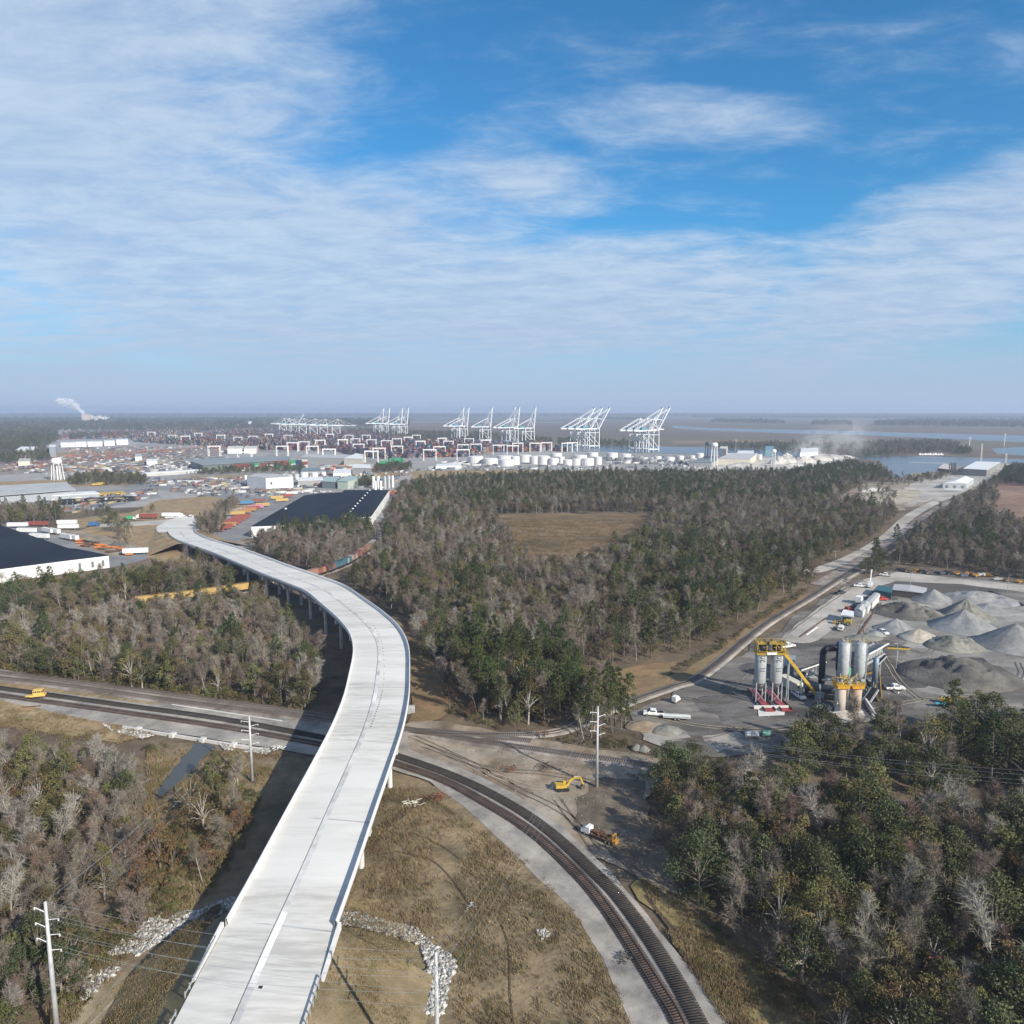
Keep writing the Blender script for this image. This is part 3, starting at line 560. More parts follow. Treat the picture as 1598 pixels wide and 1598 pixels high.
def leaves(mb, c, r, n, size, rr, long=1., flat=.8):
    for _ in range(n):
        v = Vector((rr.gauss(0, 1), rr.gauss(0, 1), rr.gauss(0, 1))).normalized(); R_ = r * (.55 + .5 * rr.random()); p = c + Vector((v.x * R_, v.y * R_, v.z * R_ * flat))
        a = (Vector((rr.gauss(0, 1), rr.gauss(0, 1), rr.gauss(0, .7)))).normalized() * size * (.6 + .8 * rr.random()) * long
        b = a.cross(Vector((rr.gauss(0, 1), rr.gauss(0, 1), rr.gauss(0, 1)))).normalized() * size * (.45 + .4 * rr.random())
        mb.add([tuple(p - a * .5 - b * .3), tuple(p + b * .5), tuple(p + a * .6), tuple(p - b * .5 + a * .1)], [(0, 1, 2, 3)])
def leafy_tree(name, seed, h, w, lm, bm, label, cat, clumps=34, per=62, size=.42, low=.25, twigs=0):
    rr = random.Random(seed); root = thing(name, (0, 0, 0), 0, label, cat); tr = MB(); cr = MB()
    tr.tube((0, 0, -.2), (rr.gauss(0, .2), rr.gauss(0, .2), h * .42), h * .022, h * .014, 7, False)
    for k in range(clumps):
        th = rr.random() * 6.283; f = (k + rr.random()) / clumps; zz = low + (1 - low) * f
        rad = w * .5 * math.sin(math.pi * min(1, max(.12, (zz - low + .12) / (1.12 - low))) ** .8) * (.35 + .75 * math.sqrt(rr.random()))
        c = Vector((math.cos(th) * rad, math.sin(th) * rad, h * (zz * .93))); cr_ = w * (.10 + .085 * rr.random())
        leaves(cr, c, cr_, int(per * (.6 + .8 * rr.random())), size, rr)
        if k % 2 == 0:
            b0 = Vector((0, 0, h * (.2 + .22 * rr.random()))); mid = b0.lerp(c, .55) + Vector((0, 0, h * .04)); tr.tube(b0, mid, h * .009, h * .006, 4, False); tr.tube(mid, c, h * .006, .03, 3, False)
    tr.build('trunk', bm, root); cr.build('crown', lm, root); return root
def pine_tree(name, seed, h, w, label, cat, low=.42, per=52):
    rr = random.Random(seed); root = thing(name, (0, 0, 0), 0, label, cat); tr = MB(); cr = MB(); lean = Vector((rr.gauss(0, .03), rr.gauss(0, .03), 1))
    tr.tube((0, 0, -.2), lean * h * .97, h * .014, .05, 7, False); n = 36
    for k in range(n):
        f = (k + rr.random()) / n; zz = low + (1 - low) * f; th = k * 2.4 + rr.random(); rad = w * .5 * (1 - f) ** .42 * (.5 + .6 * rr.random()) * (.75 + .25 * min(1, f * 6))
        b0 = lean * (h * zz * .97); c = b0 + Vector((math.cos(th) * rad, math.sin(th) * rad, rad * .22)); tr.tube(b0, c, .07, .03, 3, False)
        leaves(cr, c, w * (.10 + .07 * rr.random()) * (1.1 - .4 * f), int(per * (.6 + .7 * rr.random())), .34, rr, 1.25, .7)
    tr.build('trunk', bark, root); cr.build('crown', needle, root); return root
ST1 = dict(depth=2, kids=(17, 7), low=.36, spread=.62, ratio=.30, twigs=13, twigL=1.15, tw=.032, r=.011)
ST2 = dict(depth=2, kids=(13, 8), low=.22, spread=.8, ratio=.38, twigs=13, twigL=1.3, tw=.034, r=.015)
ST3 = dict(depth=2, kids=(9, 6), low=.12, spread=.7, ratio=.42, twigs=14, twigL=1.2, tw=.032, r=.009, stems=3)
# kinds: (maker, height) ; every one is first built off to the side and moved to its place below
K = []
def kind(key, objs): K.append((key, objs))
kind('bare', [bare_tree('bare_tree', 1, 15, ST1, twig_m, bark, 'x', 'bare tree'), bare_tree('bare_tree', 2, 14, ST2, twig_m, bark, 'x', 'bare tree'), bare_tree('bare_tree', 3, 11, ST3, twig_m, bark, 'x', 'bare tree'), bare_tree('bare_tree', 14, 16, ST1, twig_m, palebark, 'x', 'bare tree')])
kind('pale', [bare_tree('bare_tree', 4, 15, ST2, twig_w, palebark, 'x', 'bare tree'), bare_tree('bare_tree', 5, 17, ST1, twig_w, palebark, 'x', 'bare tree')])
kind('redbare', [bare_tree('bare_tree', 6, 13, ST2, twig_r, bark, 'x', 'bare tree')])
kind('pine', [pine_tree('pine_tree', 7, 19, 6.2, 'x', 'pine tree'), pine_tree('pine_tree', 8, 16, 6, 'x', 'pine tree', .25), pine_tree('pine_tree', 17, 20, 5.6, 'x', 'pine tree', .5)])
kind('ever', [leafy_tree('evergreen_tree', 9, 14, 8.2, leafm, bark, 'x', 'evergreen tree'), leafy_tree('evergreen_tree', 10, 12, 7, leafm, bark, 'x', 'evergreen tree', 26)])
kind('oak', [leafy_tree('oak_tree', 11, 15, 11.5, leafd, bark, 'x', 'oak tree', 48, 70), leafy_tree('oak_tree', 12, 12, 9, leafd, palebark, 'x', 'oak tree', 36, 60)])
kind('olive', [leafy_tree('thinning_tree', 13, 14, 9, leafo, palebark, 'x', 'thin-leaved tree', 30, 34, .36), leafy_tree('thinning_tree', 23, 12, 7.5, leafo, bark, 'x', 'thin-leaved tree', 26, 30, .34)])
kind('russet', [leafy_tree('autumn_tree', 15, 12, 7, leafr, bark, 'x', 'autumn tree', 26, 34, .36)])
kind('gold', [leafy_tree('autumn_tree', 16, 10, 6, leafy_, bark, 'x', 'autumn tree', 22, 40, .36)])
kind('bush', [leafy_tree('bush', 18, 3.2, 4.2, bushm, bark, 'x', 'bush', 16, 44, .26, .08), leafy_tree('bush', 19, 2.2, 3.4, leafo, bark, 'x', 'bush', 12, 40, .24, .05)])
KD = dict(K); VAR = [(k, o) for k, os_ in K for o in os_]; KEYS = [k for k, _ in VAR]
HT = {'bare': 15, 'pale': 16, 'redbare': 13, 'pine': 19, 'ever': 14, 'oak': 15, 'olive': 14, 'russet': 12, 'gold': 10, 'bush': 3}

def inside(poly, P):
    x, y = P[:, 0], P[:, 1]; c = np.zeros(len(P), bool); n = len(poly)
    for i in range(n):
        (x0, y0), (x1, y1) = poly[i], poly[(i + 1) % n]
        if y0 == y1: continue
        k = ((y0 > y) != (y1 > y)) & (x < (x1 - x0) * (y - y0) / (y1 - y0) + x0); c ^= k
    return c
LINES = [(np.array(T1), 9), (np.array(T2), 9), (DP[:, :2], 12.5), (np.array(WP([(640, 1143), (720, 1150), (860, 1146), (930, 1120), (993, 1094), (1050, 1074), (1100, 1053), (1193, 978), (1268, 932), (1310, 905)])), 4),
         (dr, 8), (b2, 8), (np.array(WP([(600, 1135), (720, 1156), (900, 1182), (1000, 1196), (1100, 1212), (1300, 1243), (1500, 1270)])), 4.5), (np.array(WP([(-300, 1020), (0, 1053), (300, 1092), (560, 1128)])), 3.5),
         (np.array(WP([(240, 945), (330, 933), (400, 922), (470, 908), (540, 884), (580, 857), (590, 830)])), 3.6), (np.array(WP([(320, 1165), (310, 1185), (285, 1205), (252, 1238)])), 4.6)]
CREEK = WP([(222, 1180), (300, 1160), (345, 1166), (352, 1200), (330, 1250), (270, 1300), (215, 1290), (225, 1230)])
def near_line(P):
    bad = np.zeros(len(P), bool)
    for L_, w in LINES:
        L_ = np.asarray(L_)[:, :2]
        for a, b in zip(L_[:-1], L_[1:]):
            if np.linalg.norm(b - a) < 1e-6: continue
            t = np.clip(((P - a) @ (b - a)) / ((b - a) @ (b - a)), 0, 1); bad |= np.linalg.norm(P - (a + t[:, None] * (b - a)), axis=1) < w
    return bad
HOLES = [WP([(770, 803), (1025, 800), (1012, 835), (940, 878), (862, 900), (828, 893), (785, 845)])]
ng = np.random.default_rng(11)
def nfield(P, s, k): return np.array([mn.noise(Vector((x * s, y * s, k))) for x, y in P])
def scatter(poly_px, sp, mixf, zone, hs=1., jit=.42, world=False, hole=True):
    poly = poly_px if world else WP(poly_px); xs = [p[0] for p in poly]; ys = [p[1] for p in poly]
    gx, gy = np.meshgrid(np.arange(min(xs), max(xs), sp), np.arange(min(ys), max(ys), sp * .9)); P = np.stack([gx.ravel(), gy.ravel()], 1)
    P[:, 0] += (np.round(P[:, 1] / (sp * .9)) % 2) * sp * .5; P += ng.normal(0, sp * jit * .6, P.shape)
    P = P[inside(poly, P)]
    f = P[:, 0] / P[:, 1] ; P = P[(abs(f) < 1.0)] if P[:, 1].max() > 140 else P
    if hole:
        for h_ in HOLES: P = P[~inside(h_, P)]
    P = P[~near_line(P)] if sp < 14 else P
    if zone != 'brush': P = P[~inside(CREEK, P)]
    if len(P) == 0: return []
    n1, n2 = nfield(P, .013, 1.) , nfield(P, .035, 5.); out = []
    for (x, y), a, b in zip(P, n1, n2):
        w = mixf(x, y, a, b); ks = list(w); tot = sum(w.values()); r = rnd.random() * tot
        for k in ks:
            r -= w[k]
            if r <= 0: break
        q_ = .38 if zone == 'brush' and bool(inside(CREEK, np.array([[x, y]]))[0]) else 1
        out.append((x, y, 'bush' if q_ < 1 else k, hs * q_ * rnd.uniform(.68, 1.18), zone))
    return out
def mx_left(x, y, a, b): return dict(bare=5, pale=1.1, redbare=.5 + 1.2 * max(0, b), ever=max(.1, .9 + 3.5 * b), olive=1.9, bush=1.2, oak=.35 + 1.5 * max(0, a), pine=.3 + 1.2 * max(0, a), russet=.2)
def mx_mid(x, y, a, b):
    g_ = max(0, .25 + 2.2 * a + 1.2 * b); px, py = PX(x, y); e = 0
    if py > 1085 - .28 * (px - 640) * 0 and px > 700 and py > 960: g_ += .8
    if px > 950 and py > 860: g_ += 1.3                       # the dark pines by the branch line
    if px > 640 and py < 790: g_ += .9
    if px < 800 and 830 < py < 900: g_ = .12
    if px > 1000 and 800 < py < 850: g_ = .15
    return dict(bare=5, redbare=1.1, pale=.5, pine=1.3 * g_ + .12, oak=1.9 * g_ + .2, ever=1.9 * g_ + .3, olive=2.2, russet=.3, bush=.8)
def mx_right(x, y, a, b): return dict(bare=6, redbare=.8, pale=.5, bush=1, pine=.5 + 2 * max(0, a), oak=.4 + 2 * max(0, a), ever=.3, olive=.7)
def mx_rwood(x, y, a, b): return dict(bare=2.4, pale=.6, redbare=.6, bush=.8, oak=1.3 + 1.5 * max(0, a), ever=1. + 2 * max(0, b), olive=1.5 + 2 * max(0, -b), russet=.25, pine=.2)
def mx_bank(x, y, a, b): return dict(oak=1.6, ever=1.6, olive=1.5, bare=1.2, redbare=.6, pine=.3)
def mx_brush(x, y, a, b): return dict(bush=12, bare=.7, russet=.3, ever=.3, olive=.5)
def mx_dark(x, y, a, b): return dict(pine=1.6, oak=3, ever=2, bare=1.3)
T = []
ZL, ZL2, ZB, ZM, ZD, ZR, ZW, ZBK = 'in the wood between the railway and the viaduct', 'in the wood behind the yellow railcars', 'in the swampy wood below the new tracks', 'in the middle wood beyond the viaduct', 'on the edge of the middle wood by the old line', 'in the wood past the dirt road', 'in the wood outside the track curve', 'on the bank between the works yard and old line'
T += scatter([(-300, 1034), (0, 1046), (100, 1058), (250, 1081), (350, 1096), (478, 1112), (494, 1075), (492, 1030), (450, 976), (405, 945), (340, 948), (250, 957), (130, 982), (-300, 1003)], 3.9, mx_left, ZL, .8)
T += scatter([(-300, 978), (100, 962), (240, 938), (340, 924), (372, 915), (352, 900), (300, 892), (230, 900), (170, 916), (0, 932), (-300, 940)], 5.2, lambda x, y, a, b: dict(bare=3, ever=1.5, oak=1.6, olive=1.2, redbare=.8, pine=.6), ZL2, .85)
T += scatter([(-300, 1190), (60, 1195), (170, 1205), (235, 1250), (215, 1320), (215, 1380), (130, 1480), (90, 1580), (30, 1700), (-100, 1800), (-300, 1800)], 3.9, lambda x, y, a, b: dict(bare=4, pale=1.8, redbare=1.2, ever=1.6 + 3 * max(0, b), olive=1.6, oak=.5, russet=.3, gold=.12, bush=1.5), ZB, .72)
T += scatter([(225, 1178), (330, 1190), (400, 1245), (385, 1300), (350, 1370), (300, 1410), (210, 1470), (150, 1530), (120, 1590), (80, 1600), (130, 1480), (215, 1380), (215, 1320), (235, 1250)], 2.4, mx_brush, 'brush', .75)
T += scatter([(640, 1005), (655, 985), (600, 945), (545, 912), (575, 890), (600, 850), (612, 800), (632, 762), (700, 753), (900, 746), (1100, 744), (1330, 744), (1345, 760), (1290, 785), (1392, 800), (1402, 814), (1360, 841), (1302, 876), (1275, 902), (1236, 922), (1180, 957), (1078, 1017), (1000, 1032), (920, 1050), (850, 1040), (760, 1040), (700, 1030), (665, 1035)], 4.9, mx_mid, ZM, .86)
T += scatter([(705, 1030), (700, 1085), (760, 1128), (830, 1152), (920, 1158), (985, 1148), (975, 1112), (915, 1085), (900, 1060), (850, 1038)], 4.1, lambda x, y, a, b: dict(pine=3, ever=2, oak=1.2, bare=1, olive=1.1, redbare=.3), ZD, .95)
T += scatter([(395, 868), (470, 888), (515, 900), (570, 868), (582, 842), (556, 826), (480, 842), (402, 848)], 5, lambda x, y, a, b: dict(bare=6, redbare=2, pale=1, oak=.4), 'in the grey wood in front of the dark-roofed warehouse', .85)
T += scatter([(500, 855), (575, 850), (575, 832), (430, 838), (430, 848)], 7, lambda x, y, a, b: dict(oak=2, pine=2, ever=1), 'in the grey wood in front of the dark-roofed warehouse', .95)
T += scatter([(1392, 878), (1430, 885), (1500, 890), (1598, 905), (1900, 935), (1900, 850), (1598, 832), (1545, 812), (1500, 790), (1440, 828), (1400, 855)], 5.0, mx_right, ZR, .85)
T += scatter([(1500, 787), (1545, 808), (1560, 790), (1550, 762), (1600, 745), (1598, 732), (1560, 745), (1530, 765)], 6.5, mx_right, ZR, .7)
T += scatter([(1556, 752), (1575, 735), (1700, 735), (1700, 756), (1600, 760)], 7, mx_dark, ZR, .9)
T += scatter([(1215, 1192), (1300, 1178), (1420, 1168), (1520, 1152), (1900, 1132), (1900, 1270), (1598, 1256), (1400, 1236), (1225, 1212)], 5.4, mx_bank, ZBK, .95)
T += scatter([(1040, 1215), (1110, 1222), (1160, 1232), (1170, 1245), (1040, 1262), (1020, 1240)], 5.5, lambda x, y, a, b: dict(oak=3, ever=1, russet=.4), 'by the old line right of the steel pole', 1.)
T += scatter([(1040, 1268), (1130, 1250), (1300, 1268), (1500, 1296), (1900, 1320), (2200, 1500), (2200, 1900), (1700, 2000), (1500, 1830), (1390, 1680), (1290, 1560), (1200, 1490), (1110, 1440), (1060, 1380)], 4.2, mx_rwood, ZW, .92)
T += scatter([(1230, 1530), (1390, 1690), (1360, 1720), (1280, 1620), (1180, 1510), (1110, 1455), (1060, 1400), (1110, 1438)], 2.6, lambda x, y, a, b: dict(bush=6, bare=.5, olive=.3), 'brush', .7)
T += scatter([(940, 1185), (1030, 1210), (1060, 1225), (1000, 1222), (940, 1200)], 2.6, mx_brush, 'brush', .6)
T += scatter([(690, 1108), (800, 1152), (920, 1166), (1000, 1172), (1000, 1160), (900, 1156), (800, 1142), (700, 1100)], 2.6, lambda x, y, a, b: dict(bush=8, russet=.6, bare=.6), 'brush', .6)
T += scatter([(660, 1000), (700, 1040), (715, 1090), (700, 1100), (680, 1050), (655, 1015)], 4, lambda x, y, a, b: dict(bush=3, bare=2, pale=.6), 'brush', .7)
T += scatter([(225, 1160), (310, 1168), (290, 1196), (262, 1200), (235, 1175)], 2.2, mx_brush, 'brush', .6)
T += scatter([(-100, 1040), (0, 1052), (300, 1093), (490, 1116), (490, 1104), (300, 1078), (0, 1036)], 2.2, lambda x, y, a, b: dict(bush=4, olive=.5, ever=.4), 'brush', 1.)
T += scatter([(1060, 1042), (1150, 985), (1215, 940), (1262, 915), (1262, 924), (1200, 965), (1105, 1026), (1040, 1056)], 2.8, lambda x, y, a, b: dict(bush=1), 'brush', .6)
T += scatter([(1215, 945), (1262, 915), (1330, 893), (1330, 905), (1270, 935), (1235, 955)], 4.5, lambda x, y, a, b: dict(pine=2, bush=2), ZM, .55)
T += scatter([(1330, 890), (1372, 872), (1385, 890), (1350, 902)], 5, mx_dark, ZR, .85)
# smaller stands among the works and the port
ZS = 'in a small stand among the depots'
for poly in ([(0, 800), (95, 805), (100, 815), (0, 822)], [(-200, 795), (0, 800), (0, 820), (-200, 815)]): T += scatter(poly, 6, lambda x, y, a, b: dict(ever=2, bare=2, pine=1, olive=.6), ZS, .9)
for px_, py_, k, s_c in ((162, 805, 'ever', 1), (170, 818, 'oak', 1), (180, 830, 'oak', 1.3), (196, 832, 'oak', 1), (186, 842, 'bare', 1), (196, 852, 'olive', 1.1), (188, 856, 'bare', 1), (207, 838, 'bare', .8), (222, 800, 'ever', .5), (238, 800, 'ever', .6), (135, 806, 'pine', .4), (143, 806, 'pine', .45), (150, 805, 'pine', .45), (203, 860, 'bare', .7), (177, 822, 'redbare', 1.1)): T.append((*W(px_, py_), k, s_c, ZS))
T += scatter([(300, 842), (345, 838), (348, 815), (370, 795), (372, 785), (355, 792), (310, 818)], 5.5, lambda x, y, a, b: dict(bare=5, oak=1), 'in the small bare copse beside the container lot', .8)
T += scatter([(105, 757), (230, 757), (225, 748), (120, 745)], 8, lambda x, y, a, b: dict(oak=3, bare=1, ever=1), ZS, .8)
T += scatter([(310, 742), (345, 741), (420, 738), (480, 736), (480, 731), (400, 733), (310, 735)], 8, mx_dark, ZS, .6)
T += scatter([(585, 738), (640, 735), (640, 728), (585, 731)], 7, mx_dark, ZS, .7)
T += scatter([(560, 762), (582, 762), (582, 755), (560, 755)], 7, mx_dark, ZS, .9)
T += scatter([(0, 725), (36, 722), (36, 712), (0, 715)], 10, mx_dark, ZS, 1)
T += scatter([(42, 720), (78, 720), (78, 710), (42, 711)], 10, mx_dark, ZS, 1)
T += scatter([(1335, 775), (1390, 790), (1400, 772), (1345, 765)], 10, lambda x, y, a, b: dict(bush=2, bare=1), 'brush', 1)
T += scatter([(1285, 755), (1370, 752), (1395, 746), (1375, 738), (1330, 726), (1290, 732), (1230, 746)], 8, mx_dark, ZM, .85)
T += scatter([(1365, 760), (1450, 754), (1500, 741), (1490, 736), (1440, 746), (1390, 748)], 8, lambda x, y, a, b: dict(bare=3, bush=2, oak=1), ZM, .6)
FAR = []
def far(px, sp, mf, hs=1.): FAR.extend(scatter(px, sp, mf, 'far', hs, world=False, hole=False))
mf_d = lambda x, y, a, b: dict(oak=3, ever=1, bare=.8)
far([(-100, 706), (30, 706), (60, 700), (90, 690), (90, 678), (60, 668), (-100, 664)], 22, mf_d, 1.4)
far([(110, 686), (180, 684), (205, 683), (205, 679), (110, 682)], 20, mf_d, 1.2)
far([(0, 674), (330, 674), (480, 668), (640, 665), (640, 658), (300, 655), (0, 655)], 40, mf_d, 2.)
far([(560, 686), (620, 690), (700, 690), (760, 686), (860, 693), (860, 688), (760, 679), (600, 673), (540, 673)], 13, lambda x, y, a, b: dict(bare=2, oak=2, ever=1), .9)
far([(870, 695), (1000, 700), (1000, 692), (870, 686)], 16, mx_dark, .7)
far([(1110, 700), (1240, 706), (1300, 712), (1300, 694), (1200, 692), (1120, 694)], 15, mx_dark, .7)
far([(1310, 712), (1340, 714), (1420, 710), (1492, 706), (1500, 694), (1460, 690), (1380, 692), (1310, 698)], 11, lambda x, y, a, b: dict(bare=4, oak=1.5), .85)
far([(1492, 709), (1515, 709), (1515, 704), (1492, 704)], 8, mx_dark, .9)
for pl in ([(1110, 660), (1225, 662), (1225, 659), (1150, 656), (1110, 657)], [(1265, 664), (1330, 664), (1330, 660), (1270, 659)], [(1365, 665), (1598, 668), (1700, 668), (1700, 658), (1420, 656), (1365, 661)], [(930, 655), (1010, 656), (1010, 654), (930, 653)], [(1080, 652), (1300, 653), (1598, 654), (1598, 650), (1080, 649)]): far(pl, 45, mf_d, 1.7)
far([(-100, 652), (800, 651), (1700, 651), (1700, 647.2), (-100, 647.2)], 95, mf_d, 2.6)
# the trees that show largest become things of their own; the rest is one wood
def show(t):
    x, y, k, s_c, zn = t; h = HT[k] * s_c; a, b = PX(x, y, 0), PX(x, y, h)
    if not (-8 < a[0] < 1606) or b[1] > 1600 or b[1] < 600: return 0
    return (min(a[1], 1598) - b[1])
T = [t for t in T if PX(t[0], t[1], 8)[1] < 2000 and -480 < PX(t[0], t[1], 8)[0] < 2080]
order = sorted(range(len(T)), key=lambda i: -show(T[i])); cnt = {}; single = set()
fam = {'bare': 'bare', 'pale': 'bare', 'redbare': 'bare', 'russet': 'autumn', 'gold': 'autumn'}
for i in order:
    k = T[i][2]; f_ = fam.get(k, k)
    if show(T[i]) <= 0 or k == 'bush' and cnt.get('bush', 0) >= 40: continue
    if T[i][4] == ZS and show(T[i]) > 14 and cnt.get('zs', 0) < 45: single.add(i); cnt['zs'] = cnt.get('zs', 0) + 1; continue
    if cnt.get(f_, 0) < (130 if f_ == 'bare' else 55) and sum(cnt.values()) < 330: single.add(i); cnt[f_] = cnt.get(f_, 0) + 1
DESC = {'bare': 'leafless grey-brown tree', 'pale': 'leafless pale-limbed tree', 'redbare': 'leafless reddish-twigged tree', 'pine': 'dark green pine', 'ever': 'bushy mid-green evergreen tree', 'oak': 'broad dark green oak', 'olive': 'thin olive-leaved tree', 'russet': 'russet-leaved autumn tree', 'gold': 'golden-leaved small tree', 'bush': 'low scrubby bush'}
TALL = [(.84, 'short'), (.98, 'medium-sized'), (9, 'tall')]
used = set(); pts = []; nforest = 0
LM = [(px_, n_) for px_, n_ in ((W(92, 1600), 'the near left steel pole'), (W(394, 1222), 'the pole by the creek'), (W(931, 1230), 'the steel pole by the excavator'), (W(940, 1310), 'the debris truck'), (W(60, 1090), 'the yellow rail machine'), (W(290, 1200), 'the creek'), (W(280, 1150), 'the creek bridge'), (W(500, 1060), 'the viaduct bend'), (W(1330, 1110), 'the asphalt plant silos'), (W(1180, 1100), 'the paired grey silos'), (W(1460, 1110), 'the blue tarp'), (W(400, 925), 'the yellow railcars'), (W(560, 870), 'the stack train'), (W(640, 1100), 'the viaduct piers'), (W(1110, 1480), 'the ditch outside the curve'), (W(1220, 1600), 'the golden grass'), (W(1200, 970), 'the branch line'), (W(1300, 880), 'the dirt road'), (W(190, 870), 'the scrap lot'), (W(990, 1200), 'the old line bend'))]
for i, t in enumerate(T):
    x, y, k, s_c, zn = t; vs = [j for j, kk in enumerate(KEYS) if kk == k]; j = rnd.choice(vs); rz = rnd.random() * 6.28
    if i in single:
        src = VAR[j][1]
        if j in used: o = dup(src)
        else: o = src; used.add(j)
        o.location = (x, y, 0); o.rotation_euler = (0, 0, rz); o.scale = (s_c * rnd.uniform(.9, 1.1), s_c * rnd.uniform(.9, 1.1), s_c)
        dl, lm, p = min((math.hypot(x - p[0], y - p[1]), n_, p) for p, n_ in LM)
        tl = next(w for th_, w in TALL if s_c / (.95 if k == 'bush' else .9) < th_)
        dx, dy = x - p[0], y - p[1]; rel = ('right of' if dx > 0 else 'left of') if abs(dx) > abs(dy) else ('behind' if dy > 0 else 'in front of')
        o['label'] = f"{tl} {DESC[k]} {'just' if dl < 16 else 'a way' if dl < 40 else 'far'} {rel} {lm}"
        o['group'] = ('trees near ' + lm) if zn == 'brush' else 'trees ' + zn
    else: pts.append((x, y, 0, j, s_c, rz))
for x, y, k, s_c, zn in FAR:
    vs = [j for j, kk in enumerate(KEYS) if kk == k]; pts.append((x, y, 0, rnd.choice(vs), s_c * (.8 + .4 * rnd.random()), rnd.random() * 6.28))
for j, (k, o) in enumerate(VAR):
    if j not in used:
        q = next((n for n, p in enumerate(pts) if p[3] == j), None)
        if q is not None: p = pts.pop(q); o.location = p[:3]; o.scale = (p[4],) * 3; o['label'] = 'small ' + DESC[k] + ' within the woods'; o['group'] = 'trees in the woods'
        else: [bpy.data.objects.remove(c_) for c_ in list(o.children)]; bpy.data.objects.remove(o); VAR[j] = (k, None)
print('TREES', len(T), 'single', len(single), 'massed', len(pts), cnt)
def mass(name, pts, protos):
    A = np.array(pts); me = bpy.data.meshes.new(name); me.vertices.add(len(A)); me.vertices.foreach_set('co', A[:, :3].astype(np.float32).ravel())
    for nm, ty, c_ in (('kind_no', 'INT', 3), ('size', 'FLOAT', 4), ('turn', 'FLOAT', 5)):
        at = me.attributes.new(nm, ty, 'POINT'); at.data.foreach_set('value', A[:, c_].astype(np.int32 if ty == 'INT' else np.float32))
    o = bpy.data.objects.new(name, me); col.objects.link(o); o['kind'] = 'stuff'
    ng_ = bpy.data.node_groups.new(name, 'GeometryNodeTree'); ng_.interface.new_socket('Geometry', in_out='INPUT', socket_type='NodeSocketGeometry'); ng_.interface.new_socket('Geometry', in_out='OUTPUT', socket_type='NodeSocketGeometry')
    N, L = ng_.nodes, ng_.links; gi_, go = N.new('NodeGroupInput'), N.new('NodeGroupOutput'); jn = N.new('GeometryNodeJoinGeometry')
    def attr(nm, ty):
        a = N.new('GeometryNodeInputNamedAttribute'); a.data_type = ty; a.inputs[0].default_value = nm; return a.outputs[0]
    sz = N.new('ShaderNodeCombineXYZ'); a = attr('size', 'FLOAT'); [L.new(a, sz.inputs[i]) for i in range(3)]
    ro = N.new('ShaderNodeCombineXYZ'); L.new(attr('turn', 'FLOAT'), ro.inputs[2]); kn = attr('kind_no', 'INT')
    for j, pr in enumerate(protos):
        if not any(int(p[3]) == j for p in pts): continue
        j2 = N.new('GeometryNodeJoinGeometry')
        for ch in pr.children:
            oi = N.new('GeometryNodeObjectInfo'); oi.inputs['Object'].default_value = ch; oi.inputs['As Instance'].default_value = False; L.new(oi.outputs['Geometry'], j2.inputs[0])
        gi2 = N.new('GeometryNodeGeometryToInstance'); L.new(j2.outputs[0], gi2.inputs[0])
        cm = N.new('FunctionNodeCompare'); cm.data_type = 'INT'; cm.operation = 'EQUAL'; L.new(kn, cm.inputs['A'] if False else cm.inputs[2]); cm.inputs[3].default_value = j
        ip = N.new('GeometryNodeInstanceOnPoints'); L.new(gi_.outputs[0], ip.inputs['Points']); L.new(cm.outputs[0], ip.inputs['Selection']); L.new(gi2.outputs[0], ip.inputs['Instance'])
        L.new(ro.outputs[0], ip.inputs['Rotation']); L.new(sz.outputs[0], ip.inputs['Scale']); L.new(ip.outputs[0], jn.inputs[0])
    L.new(jn.outputs[0], go.inputs[0]); md = o.modifiers.new('wood', 'NODES'); md.node_group = ng_; return o
mass('forest', pts, [o for _, o in VAR])['label'] = 'mixed winter woodland of bare and evergreen trees'

# dry grass tufts and scattered stones
def tufts(name, poly_px, n, mt, h=.5, seed=1, height=None):
    g_ = np.random.default_rng(seed); poly = WP(poly_px); A = np.array(poly); P = g_.uniform(A.min(0), A.max(0), (n * 3, 2)); P = P[inside(poly, P)][:n]; P = P[~inside(WP(CREEKPX), P)]; P = P[~inside(WP([(a_ - 4, b_ + 9) for a_, b_ in CREEKPX]), P)]
    f = np.array([mn.fractal(Vector((x * .12, y * .12, 2)), 1, 2, 4) for x, y in P]); P = P[f + g_.normal(0, .25, len(P)) > -.05]
    B = 7; c = np.repeat(P, B, 0) + g_.normal(0, .22, (len(P) * B, 2)); a = g_.uniform(0, 6.28, len(c)); hh_ = h * g_.uniform(.4, 1.3, len(c)); ln = g_.normal(0, .3, (len(c), 2)) * hh_[:, None]
    e = np.stack([np.cos(a), np.sin(a)], 1) * .055; zz = np.full(len(c), TOP) if height is None else np.array([height(x, y) for x, y in c])
    V = np.stack([np.c_[c - e, zz], np.c_[c + e, zz], np.c_[c + ln, zz + hh_]], 1).reshape(-1, 3); o = npmesh(name, V, np.arange(len(V)).reshape(-1, 3), mt); o['kind'] = 'stuff'; return o
gt = mat('dry_stalks', (.28, .215, .12), .9, c2=(.13, .12, .05), scale=.12, c3=(.20, .14, .08), scale3=.3)
tufts('dry_grass', [(640, 1225), (740, 1290), (830, 1350), (900, 1430), (960, 1540), (1000, 1640), (720, 1640), (700, 1500), (560, 1430), (590, 1300)], 9000, gt, .55)
tufts('rough_grass', [(1000, 1375), (1060, 1410), (1130, 1470), (1260, 1560), (1350, 1680), (1180, 1680), (1100, 1550), (1040, 1455)], 7000, gt, .6, 2)
tufts('brush_grass', [(230, 1170), (440, 1180), (400, 1260), (330, 1400), (200, 1500), (120, 1600), (60, 1600), (220, 1380)], 9000, gt, .8, 3)
